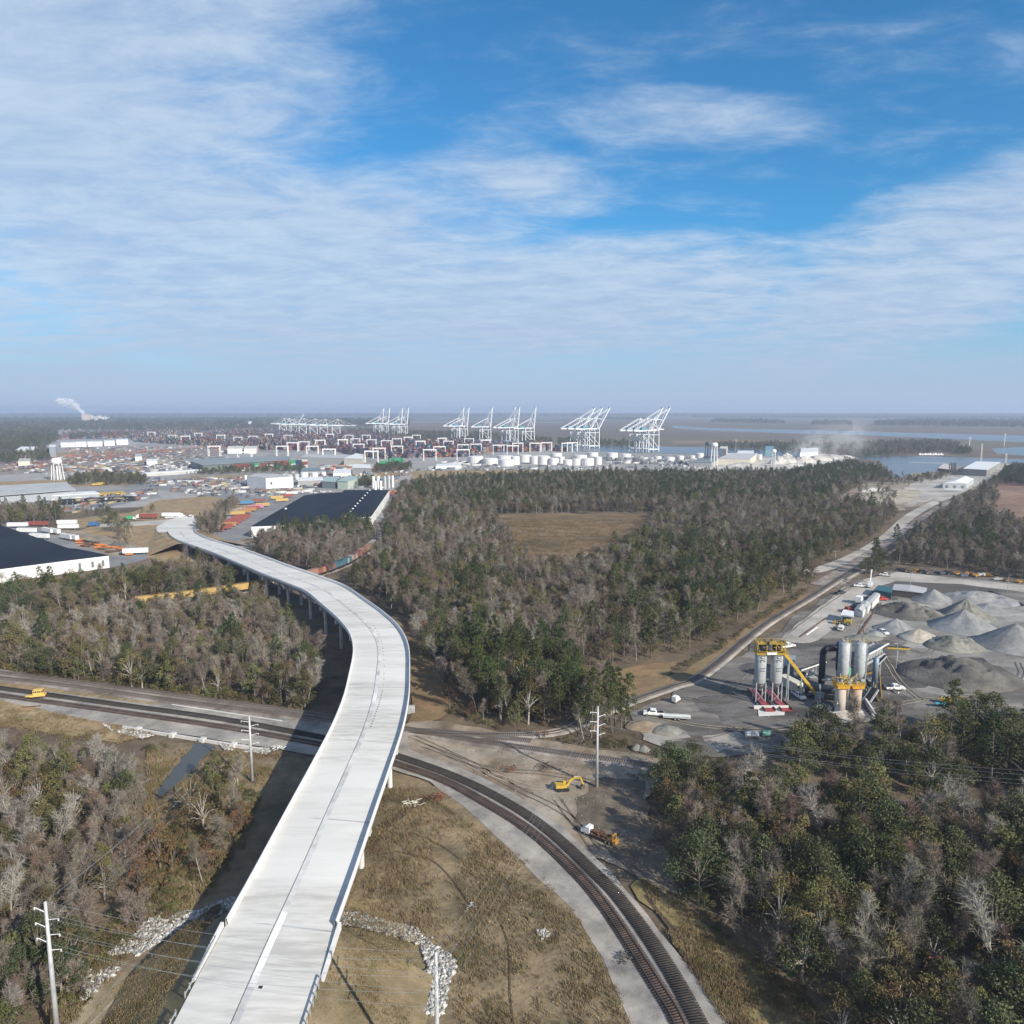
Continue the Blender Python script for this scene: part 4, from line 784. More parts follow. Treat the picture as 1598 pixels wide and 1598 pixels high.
tufts('bank_grass', [(-100, 1090), (100, 1118), (240, 1146), (180, 1165), (-100, 1120)], 3000, gt, .6, 4)
tufts('bank_turf', [(430, 1700), (500, 1470), (530, 1448), (600, 1452), (652, 1475), (662, 1520), (640, 1600), (640, 1700)], 5000, mat('short_turf', (.19, .16, .075), .9, c2=(.11, .10, .04), scale=.2, c3=(.25, .18, .10), scale3=.4), .22, 6, bank_h)
tufts('bank_turf', [(60, 1700), (160, 1560), (300, 1460), (345, 1420), (345, 1470), (250, 1640), (240, 1720)], 7000, MATS['short_turf'], .25, 7, bank_h)
tufts('marsh_tussocks', [(785, 812), (1010, 812), (1000, 838), (930, 870), (860, 885), (835, 880), (795, 845)], 9000, mat('tussock', (.20, .13, .06), .9, c2=(.11, .085, .04), scale=.05), 1.1, 9)
tufts('dry_grass', [(560, 1300), (600, 1220), (640, 1235), (600, 1300), (540, 1420), (520, 1430)], 1500, gt, .4, 8)
def stones(name, poly_px, n, s0, s1, mt, seed=1, height=None):
    g_ = np.random.default_rng(seed); poly = WP(poly_px); A = np.array(poly); P = g_.uniform(A.min(0), A.max(0), (n * 12, 2)); P = P[inside(poly, P)]; P = P[np.array([mn.noise(Vector((x * .22, y * .22, seed))) for x, y in P]) > (-.22 if seed > 1 else -9)][:n]
    bv = np.array([(1, 0, 0), (-1, 0, 0), (0, 1, 0), (0, -1, 0), (0, 0, 1), (0, 0, -1)], float); bf = np.array([(0, 2, 4), (2, 1, 4), (1, 3, 4), (3, 0, 4), (2, 0, 5), (1, 2, 5), (3, 1, 5), (0, 3, 5)])
    sz = (s0 + (s1 - s0) * g_.random((len(P), 1, 1)) ** 2.2) * g_.uniform(.7, 1.3, (len(P), 1, 3)) * np.array([1, 1, .7]); V = (bv[None] + g_.normal(0, .22, (len(P), 6, 3))) * sz; a = g_.uniform(0, 6.28, len(P)); ca, sa = np.cos(a)[:, None], np.sin(a)[:, None]
    V = np.stack([V[..., 0] * ca - V[..., 1] * sa, V[..., 0] * sa + V[..., 1] * ca, V[..., 2]], -1)
    zb = np.full(len(P), TOP + .12) if height is None else np.array([height(x, y) for x, y in P])
    V[..., 0] += P[:, 0, None]; V[..., 1] += P[:, 1, None]; V[..., 2] += zb[:, None]
    c = np.repeat(g_.uniform(.3, 1.0, len(P))[:, None], 8, 0); C_ = np.c_[c * .55, c * .535, c * .50, np.ones(len(P) * 8)]
    F_ = (np.arange(len(P))[:, None, None] * 6 + bf).reshape(-1, 3); o = npmesh(name, V.reshape(-1, 3), F_, mt, colors=C_); o['kind'] = 'stuff'; return o
rock = mat('riprap', (.5, .5, .5), .9, attr=True)
stones('riprap_rubble', [(522, 1430), (540, 1425), (600, 1440), (650, 1452), (672, 1478), (700, 1490), (712, 1510), (700, 1545), (690, 1590), (660, 1586), (640, 1584), (655, 1545), (668, 1510), (655, 1478), (620, 1465), (560, 1450), (524, 1445)], 2600, .18, .55, rock, 1)
stones('riprap_rubble', [(362, 1402), (378, 1412), (330, 1440), (300, 1442), (240, 1480), (185, 1520), (140, 1560), (122, 1568), (135, 1525), (170, 1490), (215, 1450), (262, 1420), (310, 1425)], 1900, .16, .5, rock, 2)
stones('riprap_rubble', [(160, 1132), (215, 1140), (240, 1150), (222, 1156), (175, 1143)], 420, .2, .5, rock, 3)
stones('riprap_rubble', [(340, 1160), (400, 1168), (425, 1172), (415, 1180), (350, 1172)], 420, .2, .5, rock, 4)
stones('gravel_heap_rubble', [(835, 1455), (852, 1452), (860, 1462), (845, 1470)], 90, .15, .35, rock, 5)

stones('yard_rubble', [(1110, 1060), (1220, 1000), (1340, 930), (1598, 950), (1598, 1095), (1400, 1125), (1200, 1150), (1040, 1150)], 1400, .05, .2, rock, 7)
stones('junction_rubble', [(620, 1150), (760, 1150), (980, 1200), (1010, 1260), (1010, 1340), (900, 1290), (760, 1215)], 450, .05, .2, rock, 8)
stones('meadow_rubble', [(620, 1240), (760, 1330), (880, 1450), (960, 1590), (700, 1590), (560, 1400)], 90, .06, .22, rock, 9)
# ------------------------------------------------------------------ vehicles
def wheels(root, xs, y, r, w=.3, name='wheel'):
    for x in xs:
        for s in (-1, 1): m = MB(); m.tube((x, s * y - s * w / 2, r), (x, s * y + s * w / 2, r), r, n=12); o = m.build(name, tyre, root); h_ = MB(); h_.tube((x, s * (y + w / 2), r), (x, s * (y + w / 2 + .03), r), r * .55, n=10); h_.build('rim', galv, o)
def profile(name, pts, w, mt, par, inset=None):
    """side outline (x, z) extruded across y"""
    m = MB(); n = len(pts); vs = [(x, -w / 2, z_) for x, z_ in pts] + [(x, w / 2, z_) for x, z_ in pts]
    m.add(vs, [tuple(range(n)), tuple(range(2 * n - 1, n - 1, -1))] + [(i, n + i, n + (i + 1) % n, (i + 1) % n) for i in range(n)]); return m.build(name, mt, par)
def pickup(c=white, crew=True, label='x'):
    r = thing('pickup_truck', (0, 0, 0), 0, label, 'pickup truck')
    profile('body', [(-3, .55), (-3, 1.15), (-.75, 1.15), (-.75, 1.2), (1.55, 1.2), (2.9, 1.08), (3.05, .9), (3.05, .5), (2.6, .42), (-2.6, .42)], 1.95, c, r)
    profile('cab', [(-.8, 1.18), (-.6, 1.88), (.95, 1.9), (1.7, 1.2)], 1.75, c, r)
    m = MB(); m.box((.35, 0, 1.56), (1.55, 1.79, .42)); m.build('side_windows', glass, r)
    profile('windshield', [(1.06, 1.84), (1.1, 1.86), (1.78, 1.22), (1.70, 1.2)], 1.6, glass, r)
    m = MB(); m.box((-1.95, 0, 1.17), (1.9, 1.6, .06)); m.build('bed_floor', black, r)
    for s in (-1, 1): m = MB(); m.box((3.05, s * .75, .85), (.08, .35, .2)); m.build('headlight', galv, r)
    wheels(r, (-1.95, 2.0), .85, .4); return r
def car(c, label):
    r = thing('parked_car', (0, 0, 0), 0, label, 'car')
    profile('body', [(-2.3, .4), (-2.35, .85), (-1.4, .95), (1.2, .92), (2.2, .8), (2.3, .45), (2., .3), (-2., .3)], 1.8, c, r)
    profile('cabin', [(-1.75, .92), (-1.1, 1.42), (.4, 1.45), (1.2, .92)], 1.55, c, r); m = MB(); m.box((-.35, 0, 1.18), (1.7, 1.58, .3)); m.build('side_windows', glass, r)
    wheels(r, (-1.4, 1.45), .78, .33, .22); return r
def box_truck(c, label, L=7., cabc=white):
    r = thing('box_truck', (0, 0, 0), 0, label, 'box truck')
    m = MB(); m.box((-1.0, 0, 2.1), (L - 2.2, 2.4, 2.6)); m.build('box', c, r); profile('cab', [(L / 2 - 2., .6), (L / 2 - 2., 2.5), (L / 2 - .9, 2.5), (L / 2 - .5, 1.5), (L / 2 + .1, 1.35), (L / 2 + .15, .6)], 2.1, cabc, r)
    profile('windshield', [(L / 2 - .86, 2.42), (L / 2 - .78, 2.42), (L / 2 - .4, 1.52), (L / 2 - .48, 1.5)], 1.9, glass, r); m = MB(); m.box((0, 0, .7), (L - .6, 1., .25)); m.build('chassis', black, r); wheels(r, (-2.2, L / 2 - .9), .95, .5); return r
def trailer(c, label, cabc=None, L=14.5):
    r = thing('semi_trailer', (0, 0, 0), 0, label, 'semi trailer')
    m = MB(); m.box((0, 0, 2.55), (L, 2.6, 2.8)); m.build('box', c, r); m = MB(); m.box((0, 0, 1.05), (L - .5, 1.1, .25)); m.build('chassis', black, r)
    wheels(r, (-L / 2 + 1.4, -L / 2 + 2.6), 1., .5)
    if cabc:
        profile('cab', [(L / 2 + .2, .7), (L / 2 + .2, 3.7), (L / 2 + 2.2, 3.3), (L / 2 + 2.8, 1.9), (L / 2 + 4.2, 1.7), (L / 2 + 4.3, .6)], 2.3, cabc, r); wheels(r, (L / 2 - 1., L / 2 + 3.4), 1., .5)
    else: m = MB(); m.box((L / 2 - 2.4, 0, .55), (.15, 1.8, 1.)); m.build('landing_gear', galv, r)
    return r
def put(o, x, y, rz, z_=None, label=None, **k):
    X, Y = W(x, y); o.location = (X, Y, TOP if z_ is None else z_); o.rotation_euler = (0, 0, R(rz))
    if label: o['label'] = label
    tag(o, **k); return o
# tracked excavator beside the steel pole
ex = thing('excavator', (0, 0, 0), 0, 'yellow tracked excavator with its arm bent down beside the steel pole', 'excavator')
for s in (-1, 1): profile('track', [(-1.9, .15), (-2.1, .5), (-1.8, .95), (1.8, .95), (2.1, .5), (1.9, .15), (1.6, 0), (-1.6, 0)], .55, tyre, ex).location = (0, s * 1.15, 0)
m = MB(); m.box((-.55, 0, 1.65), (3.6, 2.5, .95)); m.box((-2.1, 0, 1.75), (.7, 2.6, 1.1)); m.build('house', yellow, ex)
c_ = profile('cab', [(.2, 1.2), (.2, 2.85), (1.5, 2.85), (1.85, 1.9), (1.75, 1.2)], .95, yellow, ex); c_.location = (0, .75, 0); w_ = MB(); w_.box((1., .75, 2.3), (1.35, .99, .7)); w_.build('window', glass, c_)
profile('boom', [(1.1, 1.5), (2.2, 3.7), (4.1, 4.5), (6., 4.0), (6.05, 3.75), (4.1, 4.0), (2.7, 3.2), (1.7, 1.4)], .5, yellow, ex).location = (0, -.35, 0)
profile('stick', [(5.6, 4.5), (6.1, 4.3), (7.2, 1.6), (6.9, 1.4), (5.8, 3.6)], .4, yellow, ex).location = (0, -.35, 0)
profile('bucket', [(6.75, 1.7), (7.3, 1.6), (7.2, .5), (6.3, .25), (5.9, .9)], 1.2, paint('bucket', (.12, .1, .06)), ex).location = (0, -.35, 0)
m = MB(); m.tube((1.9, -.35, 1.7), (2.9, -.35, 3.2), .11); m.tube((3.6, -.35, 4.6), (5.6, -.35, 4.5), .1); m.build('hydraulic_ram', galv, ex)
put(ex, 878, 1235, 8); ex.scale = (.72,) * 3
# debris truck with yellow grapple
dt_ = thing('debris_truck', (0, 0, 0), 0, 'white-cabbed flatbed truck loaded with scrap and a yellow grapple on its tail', 'flatbed truck')
profile('cab', [(3.2, .7), (3.2, 2.7), (4.6, 2.75), (5., 1.9), (6.1, 1.7), (6.2, .7)], 2.3, white, dt_); profile('windshield', [(4.62, 2.65), (4.72, 2.65), (5.1, 1.92), (5., 1.9)], 2., glass, dt_)
m = MB(); m.box((-1., 0, 1.1), (8.2, 2.4, .25)); m.build('flatbed', rust, dt_)
m = MB(); rr = random.Random(4)
for _ in range(40): m.box((rr.uniform(-3.5, 2.8), rr.uniform(-.9, .9), 1.3 + rr.random() * .9), (rr.uniform(.5, 2.2), rr.uniform(.1, .5), rr.uniform(.1, .4)), rr.uniform(-.5, .5))
m.build('scrap_load', rust, dt_)
m = MB(); m.beam((-4.6, -.9, .6), (-4.6, -.9, 3.2), .3); m.beam((-4.6, .9, .6), (-4.6, .9, 3.2), .3); m.beam((-4.6, -.9, 3.1), (-4.6, .9, 3.1), .3); m.box((-5.1, 0, 1.1), (.9, 1.8, 1.0)); m.build('grapple', paint('ochre', (.42, .22, .04)), dt_)
wheels(dt_, (-3.6, -2.4, 4.9), 1., .52); put(dt_, 937, 1312, 141); dt_.scale = (.72,) * 3
# yellow rail machine on the new tracks
rm = thing('rail_machine', (0, 0, 0), 0, 'yellow track maintenance machine with a glazed cab standing on the new tracks', 'rail machine')
ty = paint('pale_yellow', (.72, .50, .14))
m = MB(); m.box((0, 0, .95), (5.6, 2.7, .7)); m.build('frame', ty, rm); m = MB(); m.box((.2, 0, 2.3), (3.6, 2.6, 2.)); c_ = m.build('cab', ty, rm)
for k in range(5): w_ = MB(); w_.box((-1.2 + k * .72, 0, 2.65), (.5, 2.64, .7)); w_.build('window', glass, c_)
w_ = MB(); w_.box((.2, 0, 2.6), (3.64, 2.0, .8)); w_.build('end_window', glass, c_); m = MB(); m.box((-3.6, 0, .9), (1.8, 2.2, .25)); m.build('front_deck', ty, rm); wheels(rm, (-1.9, 1.9), .72, .42, .14); put(rm, 60, 1091, 17, TOP + .3); rm.scale = (.75,) * 3
# pickups and vans of the works yard
pk = pickup(); put(pk, 1396, 1078, -3, label='white crew-cab pickup alone right of the asphalt plant', group='white pickups around the works yard')
def more(src, x, y, rz, label, group=None, sc=None): o = dup(src, (*W(x, y), TOP), R(rz), label, group, sc); return o
G_ = 'white pickups around the works yard'
more(pk, 1020, 1118, 172, 'white pickup hitched to a long narrow trailer by the wood', G_)
more(pk, 1342, 917, 165, 'white pickup by the fence end near the bucket truck', G_); more(pk, 1312, 984, 60, 'white pickup beside the yellow loader by the site office', G_)
more(pk, 1376, 990, -75, 'white work truck among the small aggregate heaps', G_); more(pk, 1246, 1090, -80, 'white pickup in front of the site trailer by the silos', G_)
more(pk, 1229, 1012, 20, 'white pickup behind the yellow silo platforms', G_); more(pk, 1382, 900, 150, 'white utility truck parked furthest up the yard road', G_)
vn = box_truck(white, 'white box van parked on the pale lane behind the offices', 6.6); put(vn, 1341, 942, 55)
v2 = box_truck(white, 'small white utility box truck alone on the dark yard edge', 5.5); put(v2, 1055, 1097, 50); v2.scale = (.6,) * 3
rd = pickup(red); put(rd, 1376, 938, 10, label='bright red pickup behind the long white office trailer'); more(rd, 1322, 955, 35, 'dark red pickup parked beside the offices')
ck = pickup(paint('charcoal', (.05, .055, .06))); put(ck, 1334, 950, 35, label='black pickup between the white van and the offices'); more(ck, 1311, 928, 25, 'dark pickup standing at the lane edge near the fence')
# flat trailer behind the pickup
ft = thing('flat_trailer', (0, 0, 0), 0, 'long low white-railed flat trailer behind the pickup', 'trailer'); m = MB(); m.box((0, 0, .75), (8, 2, .15)); m.build('deck', white, ft); m = MB(); m.box((0, 1, 1.), (8, .08, .35)); m.box((0, -1, 1.), (8, .08, .35)); m.build('side_rail', galv, ft); wheels(ft, (-.5, .5), 1., .38); put(ft, 1056, 1124, 172)
# bucket truck
bt = thing('bucket_truck', (0, 0, 0), 0, 'white bucket truck with its boom raised over the trees', 'bucket truck'); profile('body', [(-3.4, .5), (-3.4, 1.6), (1.2, 1.6), (1.2, 2.4), (2.4, 2.4), (2.8, 1.5), (3.6, 1.4), (3.6, .5)], 2.2, white, bt); m = MB(); m.beam((-2, 0, 1.6), (-2.4, 0, 3.), .5); m.beam((-2.4, 0, 2.9), (4.5, 0, 7.5), .45); m.build('boom', white, bt); m = MB(); m.box((4.9, 0, 7.6), (.8, .8, 1.)); m.build('bucket', white, bt); wheels(bt, (-2.2, 2.4), 1., .48); put(bt, 1358, 917, 62)
# site trailer with dark window
stt = thing('site_trailer', (0, 0, 0), 0, 'cream control trailer with dark windows beside the paired silos', 'site trailer'); m = MB(); m.box((0, 0, 2.2), (8.5, 2.8, 3.)); m.build('body', cream, stt)
m = MB(); m.box((-4.28, 0, 2.5), (.06, 1.3, .9)); m.build('window', glass, stt); m = MB(); m.box((-1, -1.43, 2.5), (1.3, .06, .8)); m.build('window', glass, stt); wheels(stt, (.6, -.6), 1.1, .45); put(stt, 1233, 1078, 108)
# loader
ld = thing('wheel_loader', (0, 0, 0), 0, 'yellow wheel loader beside the white site office', 'wheel loader'); m = MB(); m.box((-1.4, 0, 1.7), (2.8, 1.9, 1.2)); m.box((1.4, 0, 1.2), (1.4, 1.2, .8)); m.build('body', yellow, ld); m = MB(); m.box((0, 0, 2.7), (1.3, 1.4, 1.3)); m.build('cab', glass, ld); profile('lift_arm', [(1.2, 1.5), (3.4, .8), (3.5, .5), (1.2, 1.2)], 1.1, yellow, ld); profile('bucket', [(3.2, .2), (3.2, 1.3), (3.6, 1.4), (4.4, .3)], 2.5, yellow, ld); wheels(ld, (-1.6, 1.5), .95, .75, .55); put(ld, 1317, 976, 150)
# ------------------------------------------------------------------ buildings
def slab_house(name, corners_px, h, wall, roof, label, cat='building', gable=0., over=.4, par=None, z0=0., doors=0, pxh=0.):
    c = WP(corners_px, pxh); C = np.array(c); cx, cy = C.mean(0); r = thing(name, (cx, cy, 0), 0, label, cat); L_ = [(x - cx, y - cy) for x, y in c]
    m = MB(); m.prism(L_, z0, h); m.build('wall', wall, r); m = MB()
    s = [(x * (1 + over / max(1, math.hypot(x, y))), y * (1 + over / max(1, math.hypot(x, y)))) for x, y in L_]
    if gable and len(L_) == 4:
        a, b = ((s[0][0] + s[1][0]) / 2, (s[0][1] + s[1][1]) / 2), ((s[2][0] + s[3][0]) / 2, (s[2][1] + s[3][1]) / 2)
        m.add([(*s[0], h), (*s[1], h), (*s[2], h), (*s[3], h), (*a, h + gable), (*b, h + gable)], [(1, 2, 5, 4), (3, 0, 4, 5), (0, 1, 4), (2, 3, 5), (3, 2, 1, 0)])
    else: m.prism(s, h + .003, h + .5)
    m.build('roof', roof, r)
    if doors:
        x0, y0 = L_[0]; x1, y1 = L_[1]; a = math.atan2(y1 - y0, x1 - x0); n_ = Vector((math.sin(a), -math.cos(a), 0))
        for k in range(doors):
            f = (k + .5) / doors; m = MB(); m.box((x0 + (x1 - x0) * f + n_.x * .03, y0 + (y1 - y0) * f + n_.y * .03, 2.1), (min(3.2, .6 * math.hypot(x1 - x0, y1 - y0) / doors), .1, 3.2), a); m.build('door', paint('door_grey', (.18, .19, .2)), r)
    return r
slab_house('site_office', [(1312, 972), (1331, 975), (1331, 967), (1316, 964)], 3.2, cream, white, 'small square white office with a dark front window', 'site office', doors=1)
slab_house('site_office', [(1333, 961), (1346, 965), (1351, 957), (1339, 953)], 3, white, greyroof, 'small grey-roofed office cabin nearest the square office', 'office cabin', gable=.8)
slab_house('site_office', [(1341, 955), (1354, 959), (1358, 951), (1346, 947)], 3, white, greyroof, 'grey-roofed office cabin in the middle of the row', 'office cabin', gable=.5)
slab_house('site_office', [(1350, 948), (1361, 951), (1373, 937), (1364, 934)], 3, white, greyroof, 'long white office trailer with pale roof', 'office cabin', gable=.3)
slab_house('storage_container', [(1365, 931), (1390, 936), (1392, 927), (1371, 924)], 3, paint('teal', (.04, .13, .15)), paint('teal', (.04, .13, .15)), 'dark teal storage container behind the red pickup', 'container')
ms = slab_house('open_shed', [(1392, 931), (1443, 937), (1445, 928), (1396, 922)], 3.4, paint('shed_dark', (.10, .09, .08)), greyroof, 'long low grey-roofed open shed among the aggregate piles', 'shed', gable=.6)
# ------------------------------------------------------------------ aggregate piles
def pile(px, py, r, h, mt, label, rough=0., sx=1., seed=0):
    cx, cy = W(px, py); root_n = 44; rings = 26; m = MB(); vs = []
    for j in range(rings + 1):
        f = j / rings
        for i in range(root_n):
            a = 2 * math.pi * i / root_n; rr_ = r * f * (1 + .10 * mn.noise(Vector((math.cos(a) * 1.3, math.sin(a) * 1.3, seed)))); x, y = rr_ * math.cos(a) * sx, rr_ * math.sin(a)
            zz = h * (1 - f) ** (1.08 if not rough else .8) + (h * .5 * rough * max(0, math.sin(math.pi * min(1, f * 1.1))) * mn.fractal(Vector((x * .22, y * .22, seed)), 1, 2, 5)) + (.09 * h * (1 - f) * f * 4 * mn.noise(Vector((math.cos(a) * 3, math.sin(a) * 3, seed + 3))))
            vs.append((x, y, max(-.02, zz) if j < rings else -.05))
    m.add(vs, [(j * root_n + i, j * root_n + (i + 1) % root_n, (j + 1) * root_n + (i + 1) % root_n, (j + 1) * root_n + i)[::-1] for j in range(rings) for i in range(root_n)])
    o = m.build('aggregate_pile', mt, smooth=True); o.location = (cx, cy, TOP); tag(o, label, 'aggregate pile', 'aggregate piles in the works yard'); return o
grit = mat('grey_grit', (.225, .237, .25), .95, c2=(.165, .175, .19), scale=.5, bump=.06, bscale=3, c3=(.25, .25, .24), scale3=.12)
grit2 = mat('dark_grit', (.095, .09, .085), .95, c2=(.06, .058, .056), scale=.4, bump=.3, bscale=1.2, c3=(.15, .14, .125), scale3=.1)
grit3 = mat('tan_grit', (.42, .385, .32), .95, c2=(.33, .30, .25), scale=.5, bump=.06, bscale=3)
grit4 = mat('olive_grit', (.22, .215, .185), .95, c2=(.16, .16, .14), scale=.5, bump=.06, bscale=3)
pile(1507, 962, 11.5, 8, grit4, 'steep olive-grey aggregate cone behind the broad one', seed=1); pile(1503, 980, 13.5, 7.6, grit, 'broad grey aggregate cone in the middle of the yard', seed=2)
pile(1582, 1008, 14.5, 8.6, grit, 'biggest blue-grey aggregate cone at the yard edge', seed=3); pile(1456, 938, 10, 5.5, grit, 'pale grey aggregate cone beside the open shed', seed=4)
pile(1522, 938, 14, 4.6, grit, 'wide pale grey ridge of stone by the yard road', .4, 1.4, 5); pile(1415, 958, 12, 5.2, grit2, 'rough dark mound of broken material below the shed', .8, 1.2, 6)
pile(1440, 962, 9, 4.0, grit2, 'small rough dark mound beside the first', .8, 1.1, 16); pile(1398, 984, 8.5, 4.8, grit, 'small sharp grey cone next to the tan one', seed=7)
pile(1433, 997, 7, 3.8, grit3, 'tan sand heap, lightest of the piles', .25, 1.1, 8); pile(1487, 1010, 9, 4.2, grit4, 'rough grey-tan rubble mound between cones', .6, 1.2, 9)
pile(1497, 1055, 16, 6, grit2, 'huge flat-topped black mound nearest the trees', .7, 1.25, 10); pile(1541, 952, 8, 3, grit, 'small low grey cone behind the steep one', seed=11)
pile(1348, 997, 4.5, 1.3, grit4, 'low heap of pale rubble behind the plant', .6, 1.6, 12); pile(1366, 992, 3.5, 1.6, grit, 'low rubble heap beside the work truck', .6, 1.2, 13)
pile(1040, 1142, 3.6, 1.6, grit4, 'low grey gravel heap near the long trailer', .3, 1.2, 14); pile(1005, 1135, 4, 1.5, dirt, 'low brown soil heap at the wood edge', .5, 1.4, 15)
for i, (px_, py_) in enumerate(((994, 1170), (1005, 1172))): pile(px_, py_, 1.7, 1.3, grit4, ('left-hand' if i == 0 else 'right-hand') + ' pale stone lump beside the old line bend', .6, 1, 20 + i)
# ------------------------------------------------------------------ the asphalt plant
def base(px, py): x, y = W(px, py); return x, y
def rail_ring(m, x0, y0, x1, y1, z_, hh_=1.1):
    P_ = [(x0, y0), (x1, y0), (x1, y1), (x0, y1)]
    for i in range(4):
        a, b = P_[i], P_[(i + 1) % 4]
        for k in (.55, 1.1): m.beam((*a, z_ + k), (*b, z_ + k), .07)
        n_ = max(1, int(math.hypot(b[0] - a[0], b[1] - a[1]) / 1.5))
        for k in range(n_): f = k / n_; m.beam((a[0] + (b[0] - a[0]) * f, a[1] + (b[1] - a[1]) * f, z_), (a[0] + (b[0] - a[0]) * f, a[1] + (b[1] - a[1]) * f, z_ + hh_), .07)
ang = R(2)
# storage silos (pair) over the weigh bridge
bx, by = base(1199, 1096); silo_g = paint('silo_grey', (.40, .425, .44), .5)
sroot = []
for k, (px_, lb) in enumerate(((1184, 'grey asphalt silo with black numerals, nearer the branch line'), (1209, 'grey asphalt silo with black numerals, nearer the drag conveyor'))):
    x, y = base(px_, 1096); s = thing('storage_silo', (x, y, TOP), 0, lb, 'silo', 'asphalt silos'); m = MB(); m.lathe([(.5, 4.6), (1.9, 6.9), (1.95, 7), (1.95, 17), (1.7, 17.4), (.4, 17.8)], n=28); m.build('tank', silo_g, s, True)
    m = MB(); m.lathe([(1.99, 6.9), (1.99, 7.1)], n=28); m.build('base_ring', black, s)
    for sx in (-1.6, 1.6):
        for sy in (-1.6, 1.6): m = MB(); m.beam((sx, sy, 0), (sx, sy, 7.4), .35); m.build('leg', steel, s)
    m = MB(); m.beam((-1.6, -1.6, .3), (1.6, -1.6, 4.5), .15); m.beam((1.6, -1.6, .3), (-1.6, -1.6, 4.5), .15); m.build('brace', steel, s)
    # number painted on the shell, reading upwards
    cu = bpy.data.curves.new('n', 'FONT'); cu.body = '120'; cu.size = 2.6; cu.align_x = 'CENTER'; cu.align_y = 'CENTER'; cu.extrude = .0; ob = bpy.data.objects.new('n', cu); col.objects.link(ob)
    bpy.context.view_layer.update(); me = bpy.data.meshes.new_from_object(ob.evaluated_get(bpy.context.evaluated_depsgraph_get())); bpy.data.objects.remove(ob)
    for v in me.vertices:
        X_, Y_ = -v.co.y, v.co.x; a = -math.pi / 2 + .12 + X_ / 1.97; v.co = (1.975 * math.cos(a), 1.975 * math.sin(a), 15.3 + Y_)
    me.materials.clear(); me.materials.append(black); o = bpy.data.objects.new('numerals', me); col.objects.link(o); o.parent = s
    m = MB()
    for q in range(2):
        for w_ in range(4): a = -math.pi / 2 - .28 + w_ * .27; m.box((1.985 * math.cos(a), 1.985 * math.sin(a), 12.6 - q * .9), (.36, .03, .42), a + math.pi / 2)
    m.build('small_lettering', paint('faded_black', (.12, .13, .14)), s)
pf = thing('silo_platform', (bx, by, TOP), 0, 'yellow railed platform and hoppers on top of the paired silos', 'platform'); x0, x1 = W(1184, 1096)[0] - bx - 2.4, W(1209, 1096)[0] - bx + 3.0
m = MB(); m.box(((x0 + x1) / 2, 0, 17.75), (x1 - x0, 4.6, .2)); m.build('lower_deck', yellow, pf); m = MB(); rail_ring(m, x0, -2.3, x1, 2.3, 17.8); m.build('lower_railing', yellow, pf)
m = MB(); m.box(((x0 + x1) / 2, .3, 21.2), (x1 - x0 - 1, 3, .2)); m.build('upper_deck', yellow, pf); m = MB(); rail_ring(m, x0 + .5, -1.2, x1 - .5, 1.8, 21.2); m.build('upper_railing', yellow, pf)
m = MB()
for xx in np.linspace(x0 + .5, x1 - .5, 4):
    for yy in (-1.2, 1.8): m.beam((xx, yy, 17.8), (xx, yy, 21.2), .18)
m.build('frame', yellow, pf)
for q in (W(1184, 1096)[0] - bx, W(1209, 1096)[0] - bx): m = MB(); m.lathe([(.5, 17.9), (1.4, 18.6), (1.4, 20.2), (.9, 20.6)], (q, 0, 0), 16); m.build('hopper', black, pf, True)
rr = random.Random(14); m = MB()
for _ in range(34): a = Vector((rr.uniform(x0, x1), rr.uniform(-2.2, 2.2), rr.uniform(17.9, 21))); m.beam(a, a + Vector((rr.uniform(-1.5, 1.5), rr.uniform(-.6, .6), rr.uniform(.2, 1.8))), rr.uniform(.08, .2))
m.build('braces', yellow, pf); m = MB()
for _ in range(30): m.box((rr.uniform(x0 + .3, x1 - .3), rr.uniform(-1.8, 2.), rr.choice((18.2, 18.6, 21.7, 19.6))), (rr.uniform(.3, 1.3), rr.uniform(.3, .9), rr.uniform(.3, 1.2)), rr.random())
m.build('machinery', paint('grimy', (.10, .095, .085)), pf); m = MB()
for k in range(9): m.box((x1 + .3 + k * .42, -1.9, 17.5 - k * .75), (.5, .8, .06))
m.beam((x1, -2.3, 18.6), (x1 + 4.1, -2.3, 11.2), .08); m.build('stair', yellow, pf)
m = MB(); m.box(((x0 + x1) / 2 - .2, -2.42, 18.2), (3.4, .08, .9)); m.build('sign_board', white, pf)
# red weigh ramps and concrete pad
for k, (px_, lb) in enumerate(((1186, 'red steel weigh ramp under the silo nearer the branch line'), (1211, 'red steel weigh ramp under the silo nearer the drag conveyor'))):
    x, y = base(px_, 1094); o = thing('weigh_ramp', (x, y - 2, TOP), R(0), lb, 'weigh ramp', 'weigh ramps'); m = MB(); m.box((0, 1, .35), (3.1, 17, .3)); m.build('deck', paint('ramp_red', (.30, .055, .06)), o); m = MB(); m.box((-1.6, 1, .7), (.12, 17, .5)); m.box((1.6, 1, .7), (.12, 17, .5)); m.build('kerb', rust, o)
lay('weigh_pad_concrete', [(1179, 1095), (1226, 1094), (1224, 1118), (1185, 1120)], concrete, .2, 3)
m = MB(); x, y = base(1203, 1108); m.box((x, y, TOP + .5), (10.5, .7, 1.)); tag(m.build('concrete_barrier', concrete), 'pale concrete kerb block at the foot of the red ramps', 'barrier')
